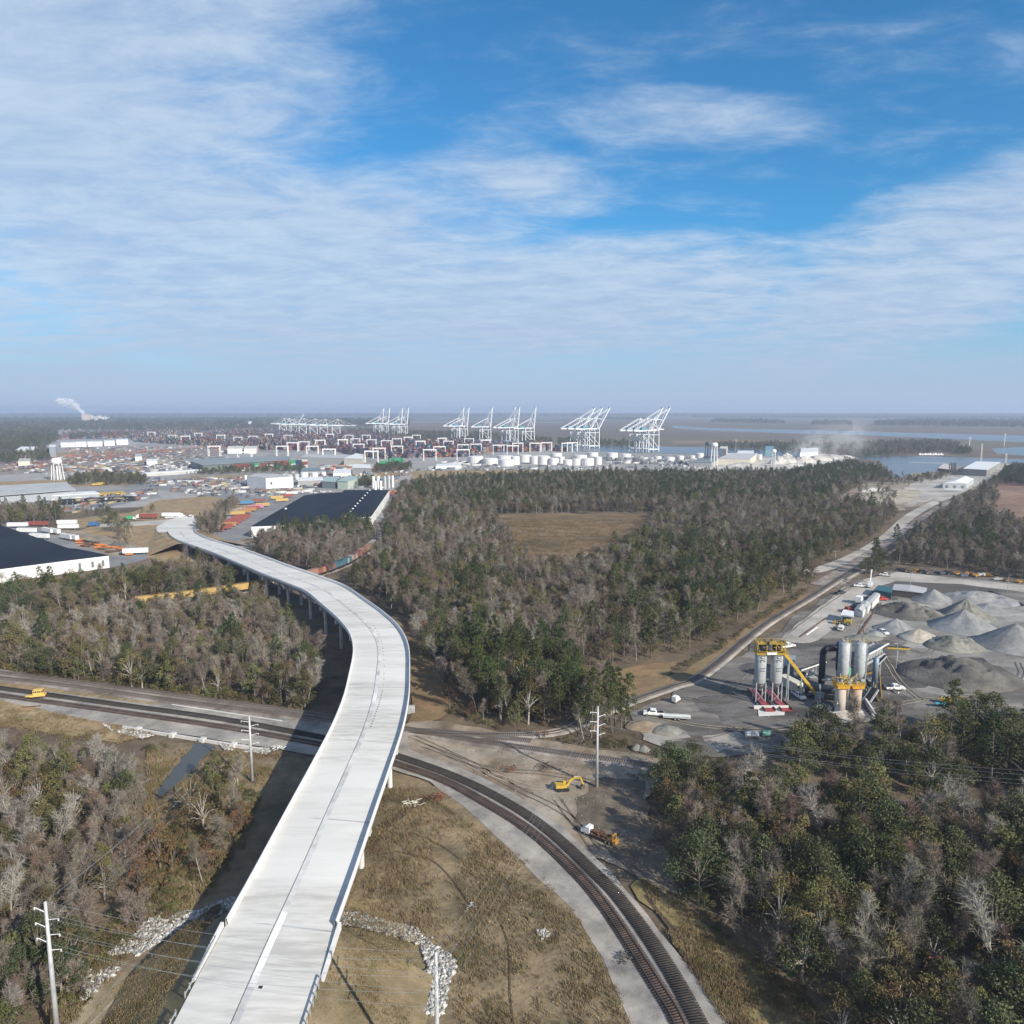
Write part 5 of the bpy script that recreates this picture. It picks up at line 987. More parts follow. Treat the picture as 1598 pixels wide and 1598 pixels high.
# drag conveyor
cv = thing('drag_conveyor', (0, 0, 0), 0, 'long yellow inclined drag conveyor rising to the paired silo platform', 'conveyor'); a = Vector((*base(1274, 1092), 1.4)); b = Vector((*base(1208, 1092), 18.2)); b.y = by + 1
m = MB(); m.beam(a, b, .8, .9); m.build('casing', yellow, cv); d_ = (b - a).normalized(); sdv = Vector((-d_.y, d_.x, 0)).normalized()
m = MB(); m.beam(a + Vector((0, 0, .52)), b + Vector((0, 0, .52)), .35, .1); m.build('cover', black, cv); m = MB(); m.beam(a - sdv * 1.3 + Vector((0, 0, -.2)), b - sdv * 1.3 + Vector((0, 0, -.2)), .7, .08); m.build('walkway', galv, cv)
for f in (.4, .72): q = a.lerp(b, f); m = MB(); m.beam((q.x, q.y - .8, 0), (q.x, q.y - .3, q.z - .6), .25); m.beam((q.x, q.y + .8, 0), (q.x, q.y + .3, q.z - .6), .25); m.build('trestle', steel, cv)
m = MB(); m.box((a.x + .6, a.y, 1.6), (2.6, 2.2, 2.4)); m.build('boot', steel, cv)
# twin tall silos behind, on yellow-decked white bins
for k, (px_, lb) in enumerate(((1313, 'tall grey silo above the yellow deck, nearer the black duct'), (1338, 'tall grey silo above the yellow deck, nearer the baghouse'))):
    x, y = base(px_, 1088); s = thing('upper_silo', (x, y, TOP), 0, lb, 'silo', 'grey silos above the yellow deck'); m = MB(); m.lathe([(.5, 6.2), (1.5, 7.4), (1.85, 8.3), (1.85, 19.6), (1.5, 19.9), (.3, 20.3)], n=26); m.build('tank', silo_g, s, True)
    m = MB(); m.tube((1.1, .6, 19.7), (1.1, .6, 21.2), .3); m.box((-.5, 0, 20.5), (.8, .8, .8)); m.build('top_vent', galv, s); m = MB(); rail_ring(m, -.2, -1.2, 1.4, 1.2, 19.9, 1.); m.build('top_railing', yellow, s)
    for sx in (-1.5, 1.5):
        for sy in (-1.5, 1.5): m = MB(); m.beam((sx, sy, 0), (sx, sy, 9), .3); m.build('leg', steel, s)
    m = MB(); m.beam((2.05, -.9, 8), (2.05, -.9, 20), .1); m.beam((2.05, -.4, 8), (2.05, -.4, 20), .1); m.build('ladder', galv, s)
wb = mat('stained_white', (.62, .58, .52), .8, c2=(.45, .33, .25), scale=.25, stretch=(1, 1, .25))
for k, (px_, lb) in enumerate(((1310, 'stained white bin under the yellow deck, nearer the conveyor boot'), (1334, 'rust-streaked white bin under the yellow deck, nearer the concrete wall'))):
    x, y = base(px_, 1110); s = thing('white_bin', (x, y, TOP), 0, lb, 'bin', 'white bins under the yellow deck'); m = MB(); m.lathe([(1.75, 0), (1.75, 8.6), (.6, 9.6)], n=26); m.build('tank', wb, s, True); m = MB(); m.box((0, 0, -.0), (4, 4, .3)); m.build('footing', concrete, s)
yd = paint('amber', (.60, .33, .035)); x, y = base(1322, 1110); pf = thing('bin_platform', (x, y, TOP), 0, 'amber walkway deck with clutter joining the two white bins', 'platform')
m = MB(); m.box((0, .2, 9.2), (9.4, 4.6, .25)); m.box((-2.6, -.2, 8.6), (4., 4.2, .8)); m.box((2.3, -.2, 8.6), (4., 4.2, .8)); m.build('deck', yd, pf); m = MB(); rail_ring(m, -4.7, -2.1, 4.7, 2.5, 9.3); m.build('railing', yellow, pf)
rr = random.Random(9); m = MB()
for _ in range(26): m.box((rr.uniform(-4.2, 4.2), rr.uniform(-1.6, 2.2), 9.6 + rr.random() * 1.5), (rr.uniform(.3, 1.2), rr.uniform(.3, 1.), rr.uniform(.3, 1.3)), rr.random())
m.build('machinery', steel, pf); m = MB()
for _ in range(14): m.beam((rr.uniform(-4.5, 4.5), rr.uniform(-2, 2.4), 9.3), (rr.uniform(-4.5, 4.5), rr.uniform(-2, 2.4), 11.6), .14)
m.build('pipes', yellow, pf)
# black duct arch with cyclone
x, y = base(1298, 1076); du = thing('exhaust_duct', (x, y, TOP), 0, 'thick black arched exhaust duct with a blue-capped cyclone', 'exhaust duct'); bd = paint('duct_black', (.022, .026, .035), .5)
m = MB(); arc = [(-3.9, 0, 2), (-3.9, 0, 13.2)] + [(-3.9 + 1.8 * (1 - math.cos(t)), 0, 13.2 + 1.8 * math.sin(t)) for t in np.linspace(.2, 1.5, 5)] + [(2.2, 0, 15.1)]
for p_, q_ in zip(arc[:-1], arc[1:]): m.tube(p_, q_, 1.15, n=14)
m.build('duct', bd, du, True); m = MB(); m.lathe([(.5, 1.), (.8, 3.5), (1.6, 7.), (1.7, 15.8), (1.8, 15.8), (1.8, 16.8), (1.2, 17.2)], (2.6, 0, 0), 20); m.build('cyclone', bd, du, True); m = MB(); m.lathe([(1.82, 15.9), (1.82, 16.9), (.4, 17.5)], (2.6, 0, 0), 20); m.build('cap', paint('navy', (.04, .07, .16)), du, True)
# dryer drum and dark machinery
x, y = base(1290, 1092); dm = thing('dryer_drum', (x, y, TOP), R(-22), 'dark dryer drum and burner in the middle of the plant', 'dryer drum'); m = MB(); m.tube((-4.5, 0, 3.), (6, 0, 3.8), 1.5, n=22); m.build('drum', paint('drum_dark', (.07, .075, .085), .4, .3), dm, True)
for xx in (-2.5, 3.): m = MB(); m.tube((xx, 0, 3.1), (xx + .5, 0, 3.15), 1.75, n=22); m.build('riding_ring', steel, dm)
m = MB(); m.box((0, 0, .8), (11, 2.6, .5)); [m.box((xx, 0, .6), (.6, 2.8, 1.6)) for xx in (-4, 0, 4)]; m.build('frame', black, dm); m = MB(); m.tube((-6.4, 0, 2.8), (-4.4, 0, 3.), .9, .9, 14); m.box((-6.6, 0, 2.2), (1.4, 1.8, 2.4)); m.build('burner', paint('burner', (.05, .06, .08)), dm)
x, y = base(1296, 1078); m = MB(); m.tube((x - 3, y, 3.2 + TOP), (x + 8, y - 3.5, 6.3), .42, n=12); tag(m.build('transfer_pipe', galv), 'pale pipe slanting from the drum to the tall silos', 'pipe')
rr = random.Random(21)
for i, (px_, py_, lb) in enumerate(((1262, 1060, 'dark blue-grey motor skid left of the black duct'), (1278, 1105, 'dark pump unit by the conveyor boot'), (1349, 1095, 'grey generator unit under the baghouse end'), (1300, 1114, 'black fan unit in front of the white bins'))):
    x, y = base(px_, py_); o = thing('machinery_skid', (x, y, TOP), rr.random(), lb, 'machinery skid'); m = MB(); m.box((0, 0, .5), (4.5, 2.2, .4)); m.build('skid', steel, o); m = MB()
    for _ in range(7): m.box((rr.uniform(-1.8, 1.8), rr.uniform(-.7, .7), 1 + rr.random()), (rr.uniform(.5, 1.4), rr.uniform(.4, 1.1), rr.uniform(.6, 1.8)))
    m.build('motors', paint('motor', (.06, .07, .09)), o); m = MB(); m.tube((-1.5, 0, 1), (1.8, .3, 2.6), .18); m.tube((1.2, 0, .7), (1.2, 0, 3.4), .15); m.build('pipes', galv, o)
slab_house('control_house', [(1222, 1062), (1237, 1064), (1240, 1048), (1226, 1047)], 5.2, paint('blue_grey', (.11, .14, .17)), paint('pale_blue_grey', (.28, .31, .34)), 'blue-grey control house behind the paired silos', 'control house')
# cold feed bins: row of grey ribbed bins rising to the right, and belts
x, y = base(1347, 1041); cf = thing('cold_feed_bins', (x, y, TOP), math.atan2(W(1378, 1022)[1] - W(1345, 1041)[1], W(1378, 1022)[0] - W(1345, 1041)[0]), 'row of open-topped grey feed bins on an inclined frame', 'feed bins')
for k in range(6):
    m = MB(); t0 = 3.4; m.add([(-1.3 + k * 2.6, -1.6, 2.4), (.8 + k * 2.6, -1.6, 2.4), (.8 + k * 2.6, 1.6, 2.4), (-1.3 + k * 2.6, 1.6, 2.4), (-1.45 + k * 2.6, -2, 5), (1. + k * 2.6, -2, 5), (1. + k * 2.6, 2, 5), (-1.45 + k * 2.6, 2, 5)], [(0, 1, 5, 4), (1, 2, 6, 5), (2, 3, 7, 6), (3, 0, 4, 7), (3, 2, 1, 0)]); m.build('bin', galv, cf)
    m = MB(); m.box((-.2 + k * 2.6, 0, 4.2), (2, 3.2, .2)); m.build('aggregate_fill', grit2, cf)
m = MB(); m.beam((-2, -1.8, 1.6), (16, -1.8, 1.6), .3, .9); m.beam((-2, 1.8, 1.6), (16, 1.8, 1.6), .3, .9); [m.beam((q, s * 1.8, 0), (q, s * 1.8, 2.4), .25) for q in (-1, 4, 9, 14) for s in (-1, 1)]; m.build('frame', galv, cf); m = MB(); m.beam((-2, -2.3, 5.2), (16.2, -2.3, 5.2), .5, .3); m.build('side_walk', white, cf)
def conveyor(p0, z0, p1, z1, mt, label, w=1., legs=(.6,)):
    a, b = Vector((*base(*p0), z0)), Vector((*base(*p1), z1)); r = thing('belt_conveyor', (0, 0, 0), 0, label, 'conveyor', 'belt conveyors of the asphalt plant'); m = MB(); m.beam(a, b, w, .5); m.build('truss', mt, r); m = MB(); m.beam(a + Vector((0, 0, .3)), b + Vector((0, 0, .3)), w * .7, .08); m.build('belt', black, r)
    for f in legs: q = a.lerp(b, f); m = MB(); m.beam((q.x, q.y, 0), (q.x, q.y, q.z), .25); m.build('support', steel, r)
conveyor((1382, 1031), 5, (1418, 1033), 5, yellow, 'short level conveyor with bright yellow covers', 1.8, (.5,)); conveyor((1342, 1064), 2.5, (1366, 1067), 4.5, yellow, 'yellow conveyor behind the tall silos', 1.2); conveyor((1362, 1060), 4, (1380, 1052), 6.5, galv, 'pale blue-grey belt between yellow conveyor and yard', 1.1)
conveyor((1373, 1098), 1, (1368, 1062), 4.5, yd, 'amber bucket elevator leaning beside the blue tank', 1.2, (.3, .8)); conveyor((1381, 1070), .9, (1402, 1085), .9, white, 'white stepped pipe line beside the lone pickup', .4, (.3, .7)); conveyor((1250, 1052), 1.5, (1288, 1052), 4.5, white, 'white belt behind the black duct', .9); conveyor((1352, 1100), 1.2, (1364, 1095), 4.2, galv, 'grey screen deck beside the white bins', 2.6, (.5,))
x, y = base(1364, 1078); o = thing('upright_tank', (x, y, TOP), 0, 'blue-grey upright cylinder beside the amber elevator', 'tank'); m = MB(); m.lathe([(.9, 2.5), (.9, 10.5), (.4, 10.9)], n=18); m.build('shell', paint('tank_blue', (.22, .29, .36), .4, .2), o, True); m = MB(); [m.beam((s * .7, q * .7, 0), (s * .7, q * .7, 3), .18) for s in (-1, 1) for q in (-1, 1)]; m.build('legs', steel, o)
x, y = base(1352, 1072); o = thing('horizontal_tank', (x, y, TOP), R(-6), 'dark horizontal tank lying behind the grey silos', 'tank'); m = MB(); m.tube((-3, 0, 1.6), (3, 0, 1.6), 1.3, n=18); m.build('shell', paint('tank_dark', (.10, .11, .13), .5), o, True); m = MB(); m.box((-1.8, 0, .3), (.4, 2, .7)); m.box((1.8, 0, .3), (.4, 2, .7)); m.build('saddle', steel, o)
x, y = base(1322, 1064); o = thing('green_tank', (x, y, TOP), 0, 'small bright green tank between the tall silos', 'tank'); m = MB(); m.lathe([(1., 0), (1., 4.4), (.3, 4.9)], n=16); m.build('shell', green, o, True); m = MB(); m.beam((-1.3, -1, 0), (-1.3, -1, 6.5), .35); m.build('white_post', white, o)
lay('bin_pad_concrete', [(1303, 1112), (1346, 1108), (1368, 1128), (1310, 1130)], mat('pale_pad', (.46, .42, .37), .9, c2=(.36, .32, .27), scale=.4), .3, 3)
m = MB(); a, b = base(1348, 1095), base(1367, 1124); m.beam((*a, 1.), (*b, 1.), .5, 1.7); m.box((*b, .8), (2., 1.6, 1.6)); tag(m.build('concrete_wall', concrete), 'slanting white concrete wall beside the pad of the white bins', 'wall')
for i, (px_, py_, c_, lb) in enumerate(((1170, 1153, white, 'white drum tank lying at the yard edge'), (1177, 1153, white, 'second white drum tank lying beside the first'), (1195, 1151, paint('mint', (.12, .30, .24)), 'green tarp-covered tank at the yard edge'))):
    x, y = base(px_, py_); m = MB(); m.tube((-1.1, 0, .9), (1.1, 0, .9), .9, n=16); o = m.build('drum_tank', c_, smooth=False); o.location = (x, y, TOP); tag(o, lb, 'tank')
x, y = base(1468, 1104); m = MB(); vs = []
for i in range(6):
    for j in range(4): vs.append(((i - 2.5) * .8, (j - 1.5) * .8, .4 + .8 * math.sin(1 + i * .7) * math.sin(.6 + j * .9) + .3))
m.add(vs, [(i * 4 + j, (i + 1) * 4 + j, (i + 1) * 4 + j + 1, i * 4 + j + 1) for i in range(5) for j in range(3)]); o = m.build('blue_tarp', paint('cyan', (.05, .32, .45))); o.location = (x, y, TOP); tag(o, 'bright blue tarp over a heap behind the big tree', 'tarp')
e2 = dup(ex, (*base(1478, 1100), TOP), R(-35), 'rusty yellow excavator near the blue tarp'); 
e2['label'] = 'second yellow excavator, dull, behind the trees near the blue tarp'
for o in list(col.objects):
    if o.parent is None and o.name.split('.')[0] in ('storage_silo', 'silo_platform', 'upper_silo', 'white_bin', 'bin_platform', 'exhaust_duct', 'dryer_drum'): o.scale = (.9, .9, .88 if 'silo' in o.name else .9)
# junk along the yard road: wrecked cars and scrap
rr = random.Random(31); jc = [rust, black, paint('ochre', (.42, .22, .04)), paint('dull_blue', (.10, .13, .17)), paint('dull_white', (.5, .5, .48)), paint('brown', (.16, .10, .07))]
names = ['rusty', 'black', 'ochre', 'dull blue', 'dull white', 'brown']
jv = [car(c_, 'x') for c_ in jc]; first = [True] * 6
row = [(1404 + i * 6.6, 893 + (i * .35) + rr.uniform(-1.5, 1.5)) for i in range(23)] + [(1557, 906), (1572, 908), (1590, 910)]
for i, (px_, py_) in enumerate(row):
    k = rr.randrange(6); 
    if first[k]: o = jv[k]; first[k] = False
    else: o = dup(jv[k])
    o.location = (*W(px_, py_), TOP); o.rotation_euler = (0, 0, rr.uniform(-.8, .8)); pos = 'nearest the dirt road' if i < 6 else 'towards the dirt road end' if i < 12 else 'mid-row' if i < 18 else 'at its far end'
    o['label'] = f"{names[k]} old car in the yard road row, {pos}"; o['group'] = 'old cars along the yard road'
for k in range(6):
    if first[k]: [bpy.data.objects.remove(c) for q in list(jv[k].children) for c in q.children]; [bpy.data.objects.remove(c) for c in list(jv[k].children)]; bpy.data.objects.remove(jv[k])
m = MB(); a, b = W(1546, 924), W(1600, 947); m.beam((*a, .5), (*b, .5), 1.2, 1.); tag(m.build('block_wall', paint('dark_block', (.10, .095, .09))), 'dark concrete block wall edging the yard behind the cones', 'wall')
m = MB(); a, b = W(1340, 992), W(1375, 942); m.beam((*a, .35), (*b, .35), .5, .7); tag(m.build('steel_kerb', rust), 'rusty steel beam lying along the lane beside the offices', 'beam')
for i, (p0, p1) in enumerate((((1248, 995), (1290, 965)), ((1258, 992), (1275, 980)))): m = MB(); m.beam((*W(*p0), .25), (*W(*p1), .25), .5, .5); tag(m.build('kerb_beam', rust if i == 0 else white), ('rusty' if i == 0 else 'short white') + ' beam lying on the pale lane', 'beam')
# ------------------------------------------------------------------ transmission poles and wires
pole_m = paint('pole_grey', (.48, .49, .50), .5, .2)
POLES = {}
def steel_pole(px, py, h, rz, label, double=False):
    x, y = W(px, py); POLES[label] = (x, y, h, rz); r = thing('steel_pole', (x, y, 0), rz, label, 'power pole', 'steel transmission poles')
    m = MB(); m.tube((0, 0, -.3), (0, 0, h), .42, .2, 14); m.build('shaft', pole_m, r, True); ar = []
    for k in range(3):
        z_ = h - 1.6 - k * 2.3
        for s in (-1, 1):
            zz = z_ - (1.1 if s > 0 else 0); m = MB(); m.tube((.1 * s, 0, zz), (s * 1.9, 0, zz + .45), .07, .05, 8); a = m.build('crossarm', white, r); q = MB()
            q.lathe([(.06, 0), (.13, .05), (.06, .12), (.13, .17), (.06, .24), (.13, .29), (.05, .36)], (s * 1.9, 0, zz + .1), 8); q.build('insulator', paint('insulator', (.55, .56, .57), .3), a); ar.append((s * 1.9, zz + .1))
    ca, sa = math.cos(rz), math.sin(rz); return [(x + u * ca, y + u * sa, v) for u, v in ar] + [(x, y, h)]
A1 = steel_pole(92, 1640, 23, R(-12), 'near steel pole with short white arms at the swamp edge')
A2 = steel_pole(684, 1742, 23.2, R(100), 'near steel pole in the riprap rising beside the viaduct')
A3 = steel_pole(931, 1230, 20.6, R(20), 'distant steel pole with paired arms beside the excavator')
A4 = steel_pole(394, 1222, 17.2, R(10), 'slim steel pole on the bare bank by the creek')
def wire(a, b, sag, label, grp='overhead wires between the steel poles'):
    P_ = np.array([[a[k] + (b[k] - a[k]) * t - (4 * sag * t * (1 - t) if k == 2 else 0) for k in range(3)] for t in np.linspace(0, 1, 25)]); m = MB()
    for p_, q_ in zip(P_[:-1], P_[1:]): m.tube(p_, q_, .013, n=4, cap=False)
    tag(m.build('overhead_wire', steel), label, 'wire', grp)
wn = ['top arm', 'top opposite arm', 'middle arm', 'middle opposite arm', 'bottom arm', 'bottom opposite arm', 'pole tip'][0:7]
wn = [wn[1], wn[0], wn[3], wn[2], wn[5], wn[4], wn[6]]
for i in range(7):
    wire(A1[i], A2[i], 1.6, f'overhead wire crossing the viaduct from the {wn[i]}')
    if i % 2 == 0: wire(A2[i], A3[i], 2.0, f'overhead wire over the meadow from the {wn[i]} to the excavator pole'); wire(A1[i], A4[i], 2., f'overhead wire over the swamp from the {wn[i]} to the creek pole')
    if i < 4: wire(A3[i], (*W(1700, 1330, 0), 17 - i), 2.5, f'overhead wire crossing the wood beside the old line, from the {wn[i]}')
def light_pole(px, py, h, label):
    x, y = W(px, py); r = thing('light_pole', (x, y, TOP), rnd.random() * 6, label, 'light pole', 'thin poles in the yard'); m = MB(); m.tube((0, 0, 0), (0, 0, h), .12, .08, 8); m.build('shaft', steel, r); m = MB(); m.box((.6, 0, h), (1.4, .25, .15)); m.build('lamp_head', galv, r)
light_pole(1398, 1045, 9, 'thin pole standing beside the yellow-covered conveyor'); light_pole(1572, 926, 9, 'thin pole by the yard road near the block wall'); light_pole(1420, 915, 7, 'thin pole by the yard road behind the open shed'); light_pole(1281, 972, 5, 'short pole on the pale lane near the offices')
# small heaps of cut timber and debris on the junction earth
def heap(px, py, n, L_, mt, label, seed):
    rr = random.Random(seed); x, y = W(px, py); m = MB()
    for _ in range(n): a = Vector((rr.gauss(0, L_ * .5), rr.gauss(0, L_ * .4), .1 + rr.random() * .6)); t = rr.random() * 6.28; b = a + Vector((math.cos(t), math.sin(t), rr.gauss(0, .2))) * L_ * (.4 + rr.random() * .6); m.tube(a, b, .09, .06, 5)
    o = m.build('timber_heap', mt); o.location = (x, y, TOP); tag(o, label, 'timber heap')
heap(683, 1248, 46, 1.9, paint('red_wood', (.24, .10, .07)), 'heap of reddish cut timber at the top of the muddy ditch', 1); heap(643, 1258, 30, 1.6, cream, 'heap of pale planks beside the muddy ditch', 2)
heap(800, 1205, 22, 1.8, rust, 'brown brushwood heap on the bare junction earth', 3); heap(850, 1200, 26, 2., bark, 'grey brushwood heap beside the old line', 4); heap(972, 1500, 24, 1.1, paint('greyblack', (.09, .085, .08)), 'dark brush heap on the gravel shoulder of the curve', 5); heap(433, 1172, 14, 1.3, white, 'small pile of white planks by the new tracks', 6); heap(735, 1418, 12, .9, paint('greywood', (.3, .31, .32)), 'small grey debris bundle in the middle of the meadow', 7)
m = MB(); m.box((0, 0, .12), (5, .35, .25)); o = m.build('steel_beam', rust); put(o, 49, 1105, 14, label='dark steel beam lying on gravel below the rail machine', cat='beam')
ONES = 'first second third fourth fifth sixth seventh eighth ninth tenth eleventh twelfth thirteenth fourteenth fifteenth sixteenth seventeenth eighteenth nineteenth twentieth'.split()
def nth(i): return ONES[i] if i < 20 else (('twenty-', 'thirty-', 'forty-')[(i - 20) // 10] + ONES[i % 10] if i % 10 != 9 else ('thirtieth', 'fortieth', 'fiftieth')[(i - 20) // 10])
# ------------------------------------------------------------------ warehouses and depots on the far side
def roofed(name, roof_px, h, wall, roof, label, **k): return slab_house(name, roof_px, h, wall, roof, label, pxh=h + .5, **k)
bw = roofed('warehouse', [(392, 821), (562, 814), (563, 806), (579, 805.5), (607.5, 764.5), (537, 764.5), (534, 768), (497, 770), (475, 773)], 8, whitewall, darkroof, 'huge white warehouse with a flat dark blue roof and a line of roof vents', cat='warehouse', over=0)
vx, vy = bw.location[:2]; 
for k in range(11):
    f = k / 10; x, y = W(539 + (577 - 539) * f, 806 + (765 - 806) * f, 8.8); m = MB(); m.lathe([(.8, 0), (.8, .5), (.4, .8)], (x - vx, y - vy, 8.5), 8); m.build('roof_vent', white, bw)
m = MB(); x, y = W(446, 794, 8.8); m.box((x - vx, y - vy, 9), (1.5, 1.5, 1)); m.build('roof_vent', white, bw)
lw = roofed('warehouse', [(-220, 915), (103, 874), (169.5, 866), (118, 856), (107, 855.5), (0, 819), (-20, 815), (-320, 850)], 7, whitewall, darkroof, 'dark-roofed white warehouse half hidden by trees left of the scrap lot', cat='warehouse', over=0)
for f in (.3, .6, .85):
    a, b = Vector(W(103, 874, 7.5)), Vector(W(169.5, 866, 7.5)); q = a.lerp(b, f); m = MB(); m.box((q.x - lw.location.x + .1, q.y - lw.location.y - .1, 3.2), (1.3, .5, 3.4), math.atan2(b.y - a.y, b.x - a.x)); m.build('door', paint('door_grey', (.18, .19, .2)), lw)
roofed('depot', [(-60, 775), (0, 772.5), (114, 764), (100, 752.5), (11, 757.5), (-60, 760)], 9, paint('band_grey', (.35, .38, .42)), greyroof, 'long low grey-roofed depot at the bus park', cat='depot', over=3)
roofed('loading_canopy', [(-60, 781), (155, 769.5), (148, 766), (-60, 776)], 4.5, paint('band_grey', (.35, .38, .42)), white, 'long white-edged loading canopy in front of the grey depot', cat='canopy', over=0)
lg = slab_house('factory', [(386, 762), (415.5, 765.5), (458, 762), (432, 757.5), (400, 757)], 13.5, whitewall, greyroof, 'tall white box factory with a dark round emblem on its bright side', cat='factory', over=0)
a, b = Vector(W(415.5, 765.5)), Vector(W(458, 762)); q = a.lerp(b, .19); nrm = Vector(((b - a).y, -(b - a).x, 0)).normalized(); m = MB(); c_ = Vector((q.x, q.y, 7.8)) + nrm * .05; m.tube(c_, c_ + nrm * .15, 1.55, n=18)
o = m.build('round_emblem', paint('emblem', (.08, .16, .2))); o.parent = lg; o.location = -lg.location
m = MB(); e1 = Vector(((b - a).x, (b - a).y, 0)).normalized(); m.beam(c_ - e1 * 2.6 + Vector((0, 0, 1.8)), c_ - e1 * 2.6 + Vector((0, 0, -1.6)), .3); m.beam(c_ - e1 * 2.6 + Vector((0, 0, 1.8)), c_ - e1 * 1.2 + Vector((0, 0, 2.5)), .3); o = m.build('emblem_mark', paint('emblem_pale', (.3, .55, .55))); o.parent = lg; o.location = -lg.location
x, y = W(384.5, 759); m = MB(); m.lathe([(2, 0), (2, 12.5), (1, 13.2)], n=16); o = m.build('white_tank', white, smooth=False); o.location = (x, y, 0); tag(o, 'tall slim white tank at the left end of the white box factory', 'tank')
roofed('container_shed', [(317, 725.5), (447, 717.5), (452, 712), (330, 714.5), (297, 719)], 11, paint('shed_wall', (.14, .16, .16)), shedroof, 'very long low grey container shed with stacks along its front', cat='shed', over=2)
fs = [(95, 698, 26, 9), (118, 697.5, 18, 10), (137, 697, 24, 10), (163, 696, 17, 11), (182, 694.5, 19, 12)]
for i, (px_, py_, w_, h_) in enumerate(fs): slab_house('white_store', [(px_, py_), (px_ + w_ * .96, py_ - .7), (px_ + w_ * .96, py_ - 3), (px_, py_ - 2.3)], h_, whitewall, white, f"{['short','second','third','fourth','tallest'][i]} block of the long white store counted from the water tower side", cat='store')
B_ = [  # corners px, height, wall, roof, label
    ([(78, 716), (88, 716), (89, 712), (79, 712)], 22, paint('band_grey', (.35, .38, .42)), white, 'small office tower behind the water tower'),
    ([(25, 712), (52, 712), (60, 706), (34, 706)], 12, cream, white, 'pale low office buildings beside the dark tree clumps'),
    ([(29, 729), (47, 728), (49, 724), (31, 724)], 9, cream, greyroof, 'little pale house by the rail yard'),
    ([(229, 727), (246, 727), (246, 724), (229, 724)], 8, whitewall, white, 'small bright white box shed in the truck park'),
    ([(211, 720), (222, 720), (222, 716), (211, 716)], 9, whitewall, greyroof, 'small white block nearest the rail yard crossing'),
    ([(225, 744), (315, 738), (318, 736), (226, 742)], 4, greyroof, white, 'long thin white truck canopy'),
    ([(355, 708), (378, 708), (380, 704), (357, 704)], 11, whitewall, cream, 'white flat store behind the container shed, left one'),
    ([(381, 708), (400, 708), (402, 704), (383, 704)], 11, whitewall, cream, 'white flat store behind the container shed, right one'),
    ([(468, 722), (552, 724), (556, 718), (480, 716)], 9, paint('haze_grey', (.34, .35, .35)), greyroof, 'long grey low building behind the chemical plant'),
    ([(537, 727), (566, 728), (568, 720), (556, 718)], 12, cream, white, 'pale cream block with bright end wall'),
    ([(527, 763), (543, 764), (560, 758), (545, 753)], 9, paint('mint_pale', (.50, .58, .50)), paint('mint_roof', (.36, .46, .44)), 'pale mint building at the corner of the dark roof'),
    ([(503, 762), (523, 763), (530, 755), (510, 754)], 8, paint('slate', (.16, .2, .22)), paint('mint_roof', (.36, .46, .44)), 'slate-sided low building beside the mint one'),
    ([(465, 758), (505, 757), (503, 752), (468, 753)], 6, paint('haze_grey', (.34, .35, .35)), white, 'low white-roofed workshop beside the white box factory'),
    ([(520, 746), (548, 746), (548, 740), (522, 740)], 7, whitewall, white, 'low white plant building among the storage tanks'),
    ([(550, 741), (580, 742), (578, 736), (552, 735)], 10, paint('haze_grey', (.34, .35, .35)), white, 'white-roofed plant building near the slim silos'),
    ([(470, 741), (500, 741), (500, 736), (472, 736)], 5, greyroof, paint('slate', (.16, .2, .22)), 'dark flat building among the white tanks'),
    ([(680, 732), (720, 731), (718, 727), (683, 728)], 4, whitewall, white, 'low white shed at the tree line'),
    ([(388, 667), (393, 667), (394, 665), (389, 665)], 28, whitewall, white, 'isolated white block on the skyline'),
    ([(366, 668), (373, 668), (373, 666), (366, 666)], 14, whitewall, cream, 'low pale block on the skyline'),
    ([(0, 661), (22, 661), (22, 658), (0, 658)], 16, whitewall, white, 'long white hangar far off at the edge'),
    ([(45, 666), (52, 666), (52, 664), (45, 664)], 12, whitewall, white, 'small white far shed in the woods'),
    ([(215, 670), (325, 668), (325, 666), (215, 667)], 8, greyroof, white, 'long pale shed line beyond the container yard'),
    ([(128, 661), (141, 661), (142, 658), (130, 658)], 60, paint('mill', (.62, .52, .48)), paint('mill', (.62, .52, .48)), 'pinkish mill block under the steam plume'),
    ([(148, 662), (153, 662), (153, 660), (148, 660)], 45, paint('mill', (.62, .52, .48)), white, 'slim mill tower right of the pinkish block'),
    ([(1119, 725), (1170, 726), (1182, 716), (1140, 716)], 10, cream, paint('pale_roof', (.55, .53, .50)), 'big pale sloping plant shed beside the white dust works'),
    ([(1075, 728), (1110, 729), (1125, 722), (1090, 722)], 7, paint('haze_grey', (.34, .35, .35)), shedroof, 'low grey-roofed plant shed at the tree line'),
    ([(1122, 717), (1133, 718), (1135, 713), (1124, 713)], 20, paint('mill', (.62, .52, .48)), cream, 'narrow pinkish plant block below the ball tank'),
    ([(1150, 712), (1175, 712), (1176, 708), (1152, 708)], 6, whitewall, white, 'low white plant store behind the sloping shed'),
    ([(1194, 712), (1207, 712), (1207, 707), (1194, 707)], 14, paint('teal_pale', (.16, .30, .36)), paint('teal_pale', (.16, .30, .36)), 'teal plant block right of the round water tower'),
    ([(1248, 718), (1276, 716), (1276, 708), (1250, 709)], 12, whitewall, white, 'dusty white crusher building in the white works'),
    ([(1302, 795), (1330, 797), (1335, 793), (1306, 791)], 3, paint('haze_grey', (.34, .35, .35)), paint('pool_blue', (.16, .36, .45)), 'low blue-roofed shed in the terminal clearing'),
    ([(1288, 793), (1295, 793), (1296, 790), (1289, 790)], 3.5, whitewall, white, 'tiny white hut in the terminal clearing'),
    ([(1463, 735), (1485, 738), (1490, 731), (1472, 728)], 4, rust, paint('mill', (.62, .52, .48)), 'flat pinkish wharf shed by the river'),
]
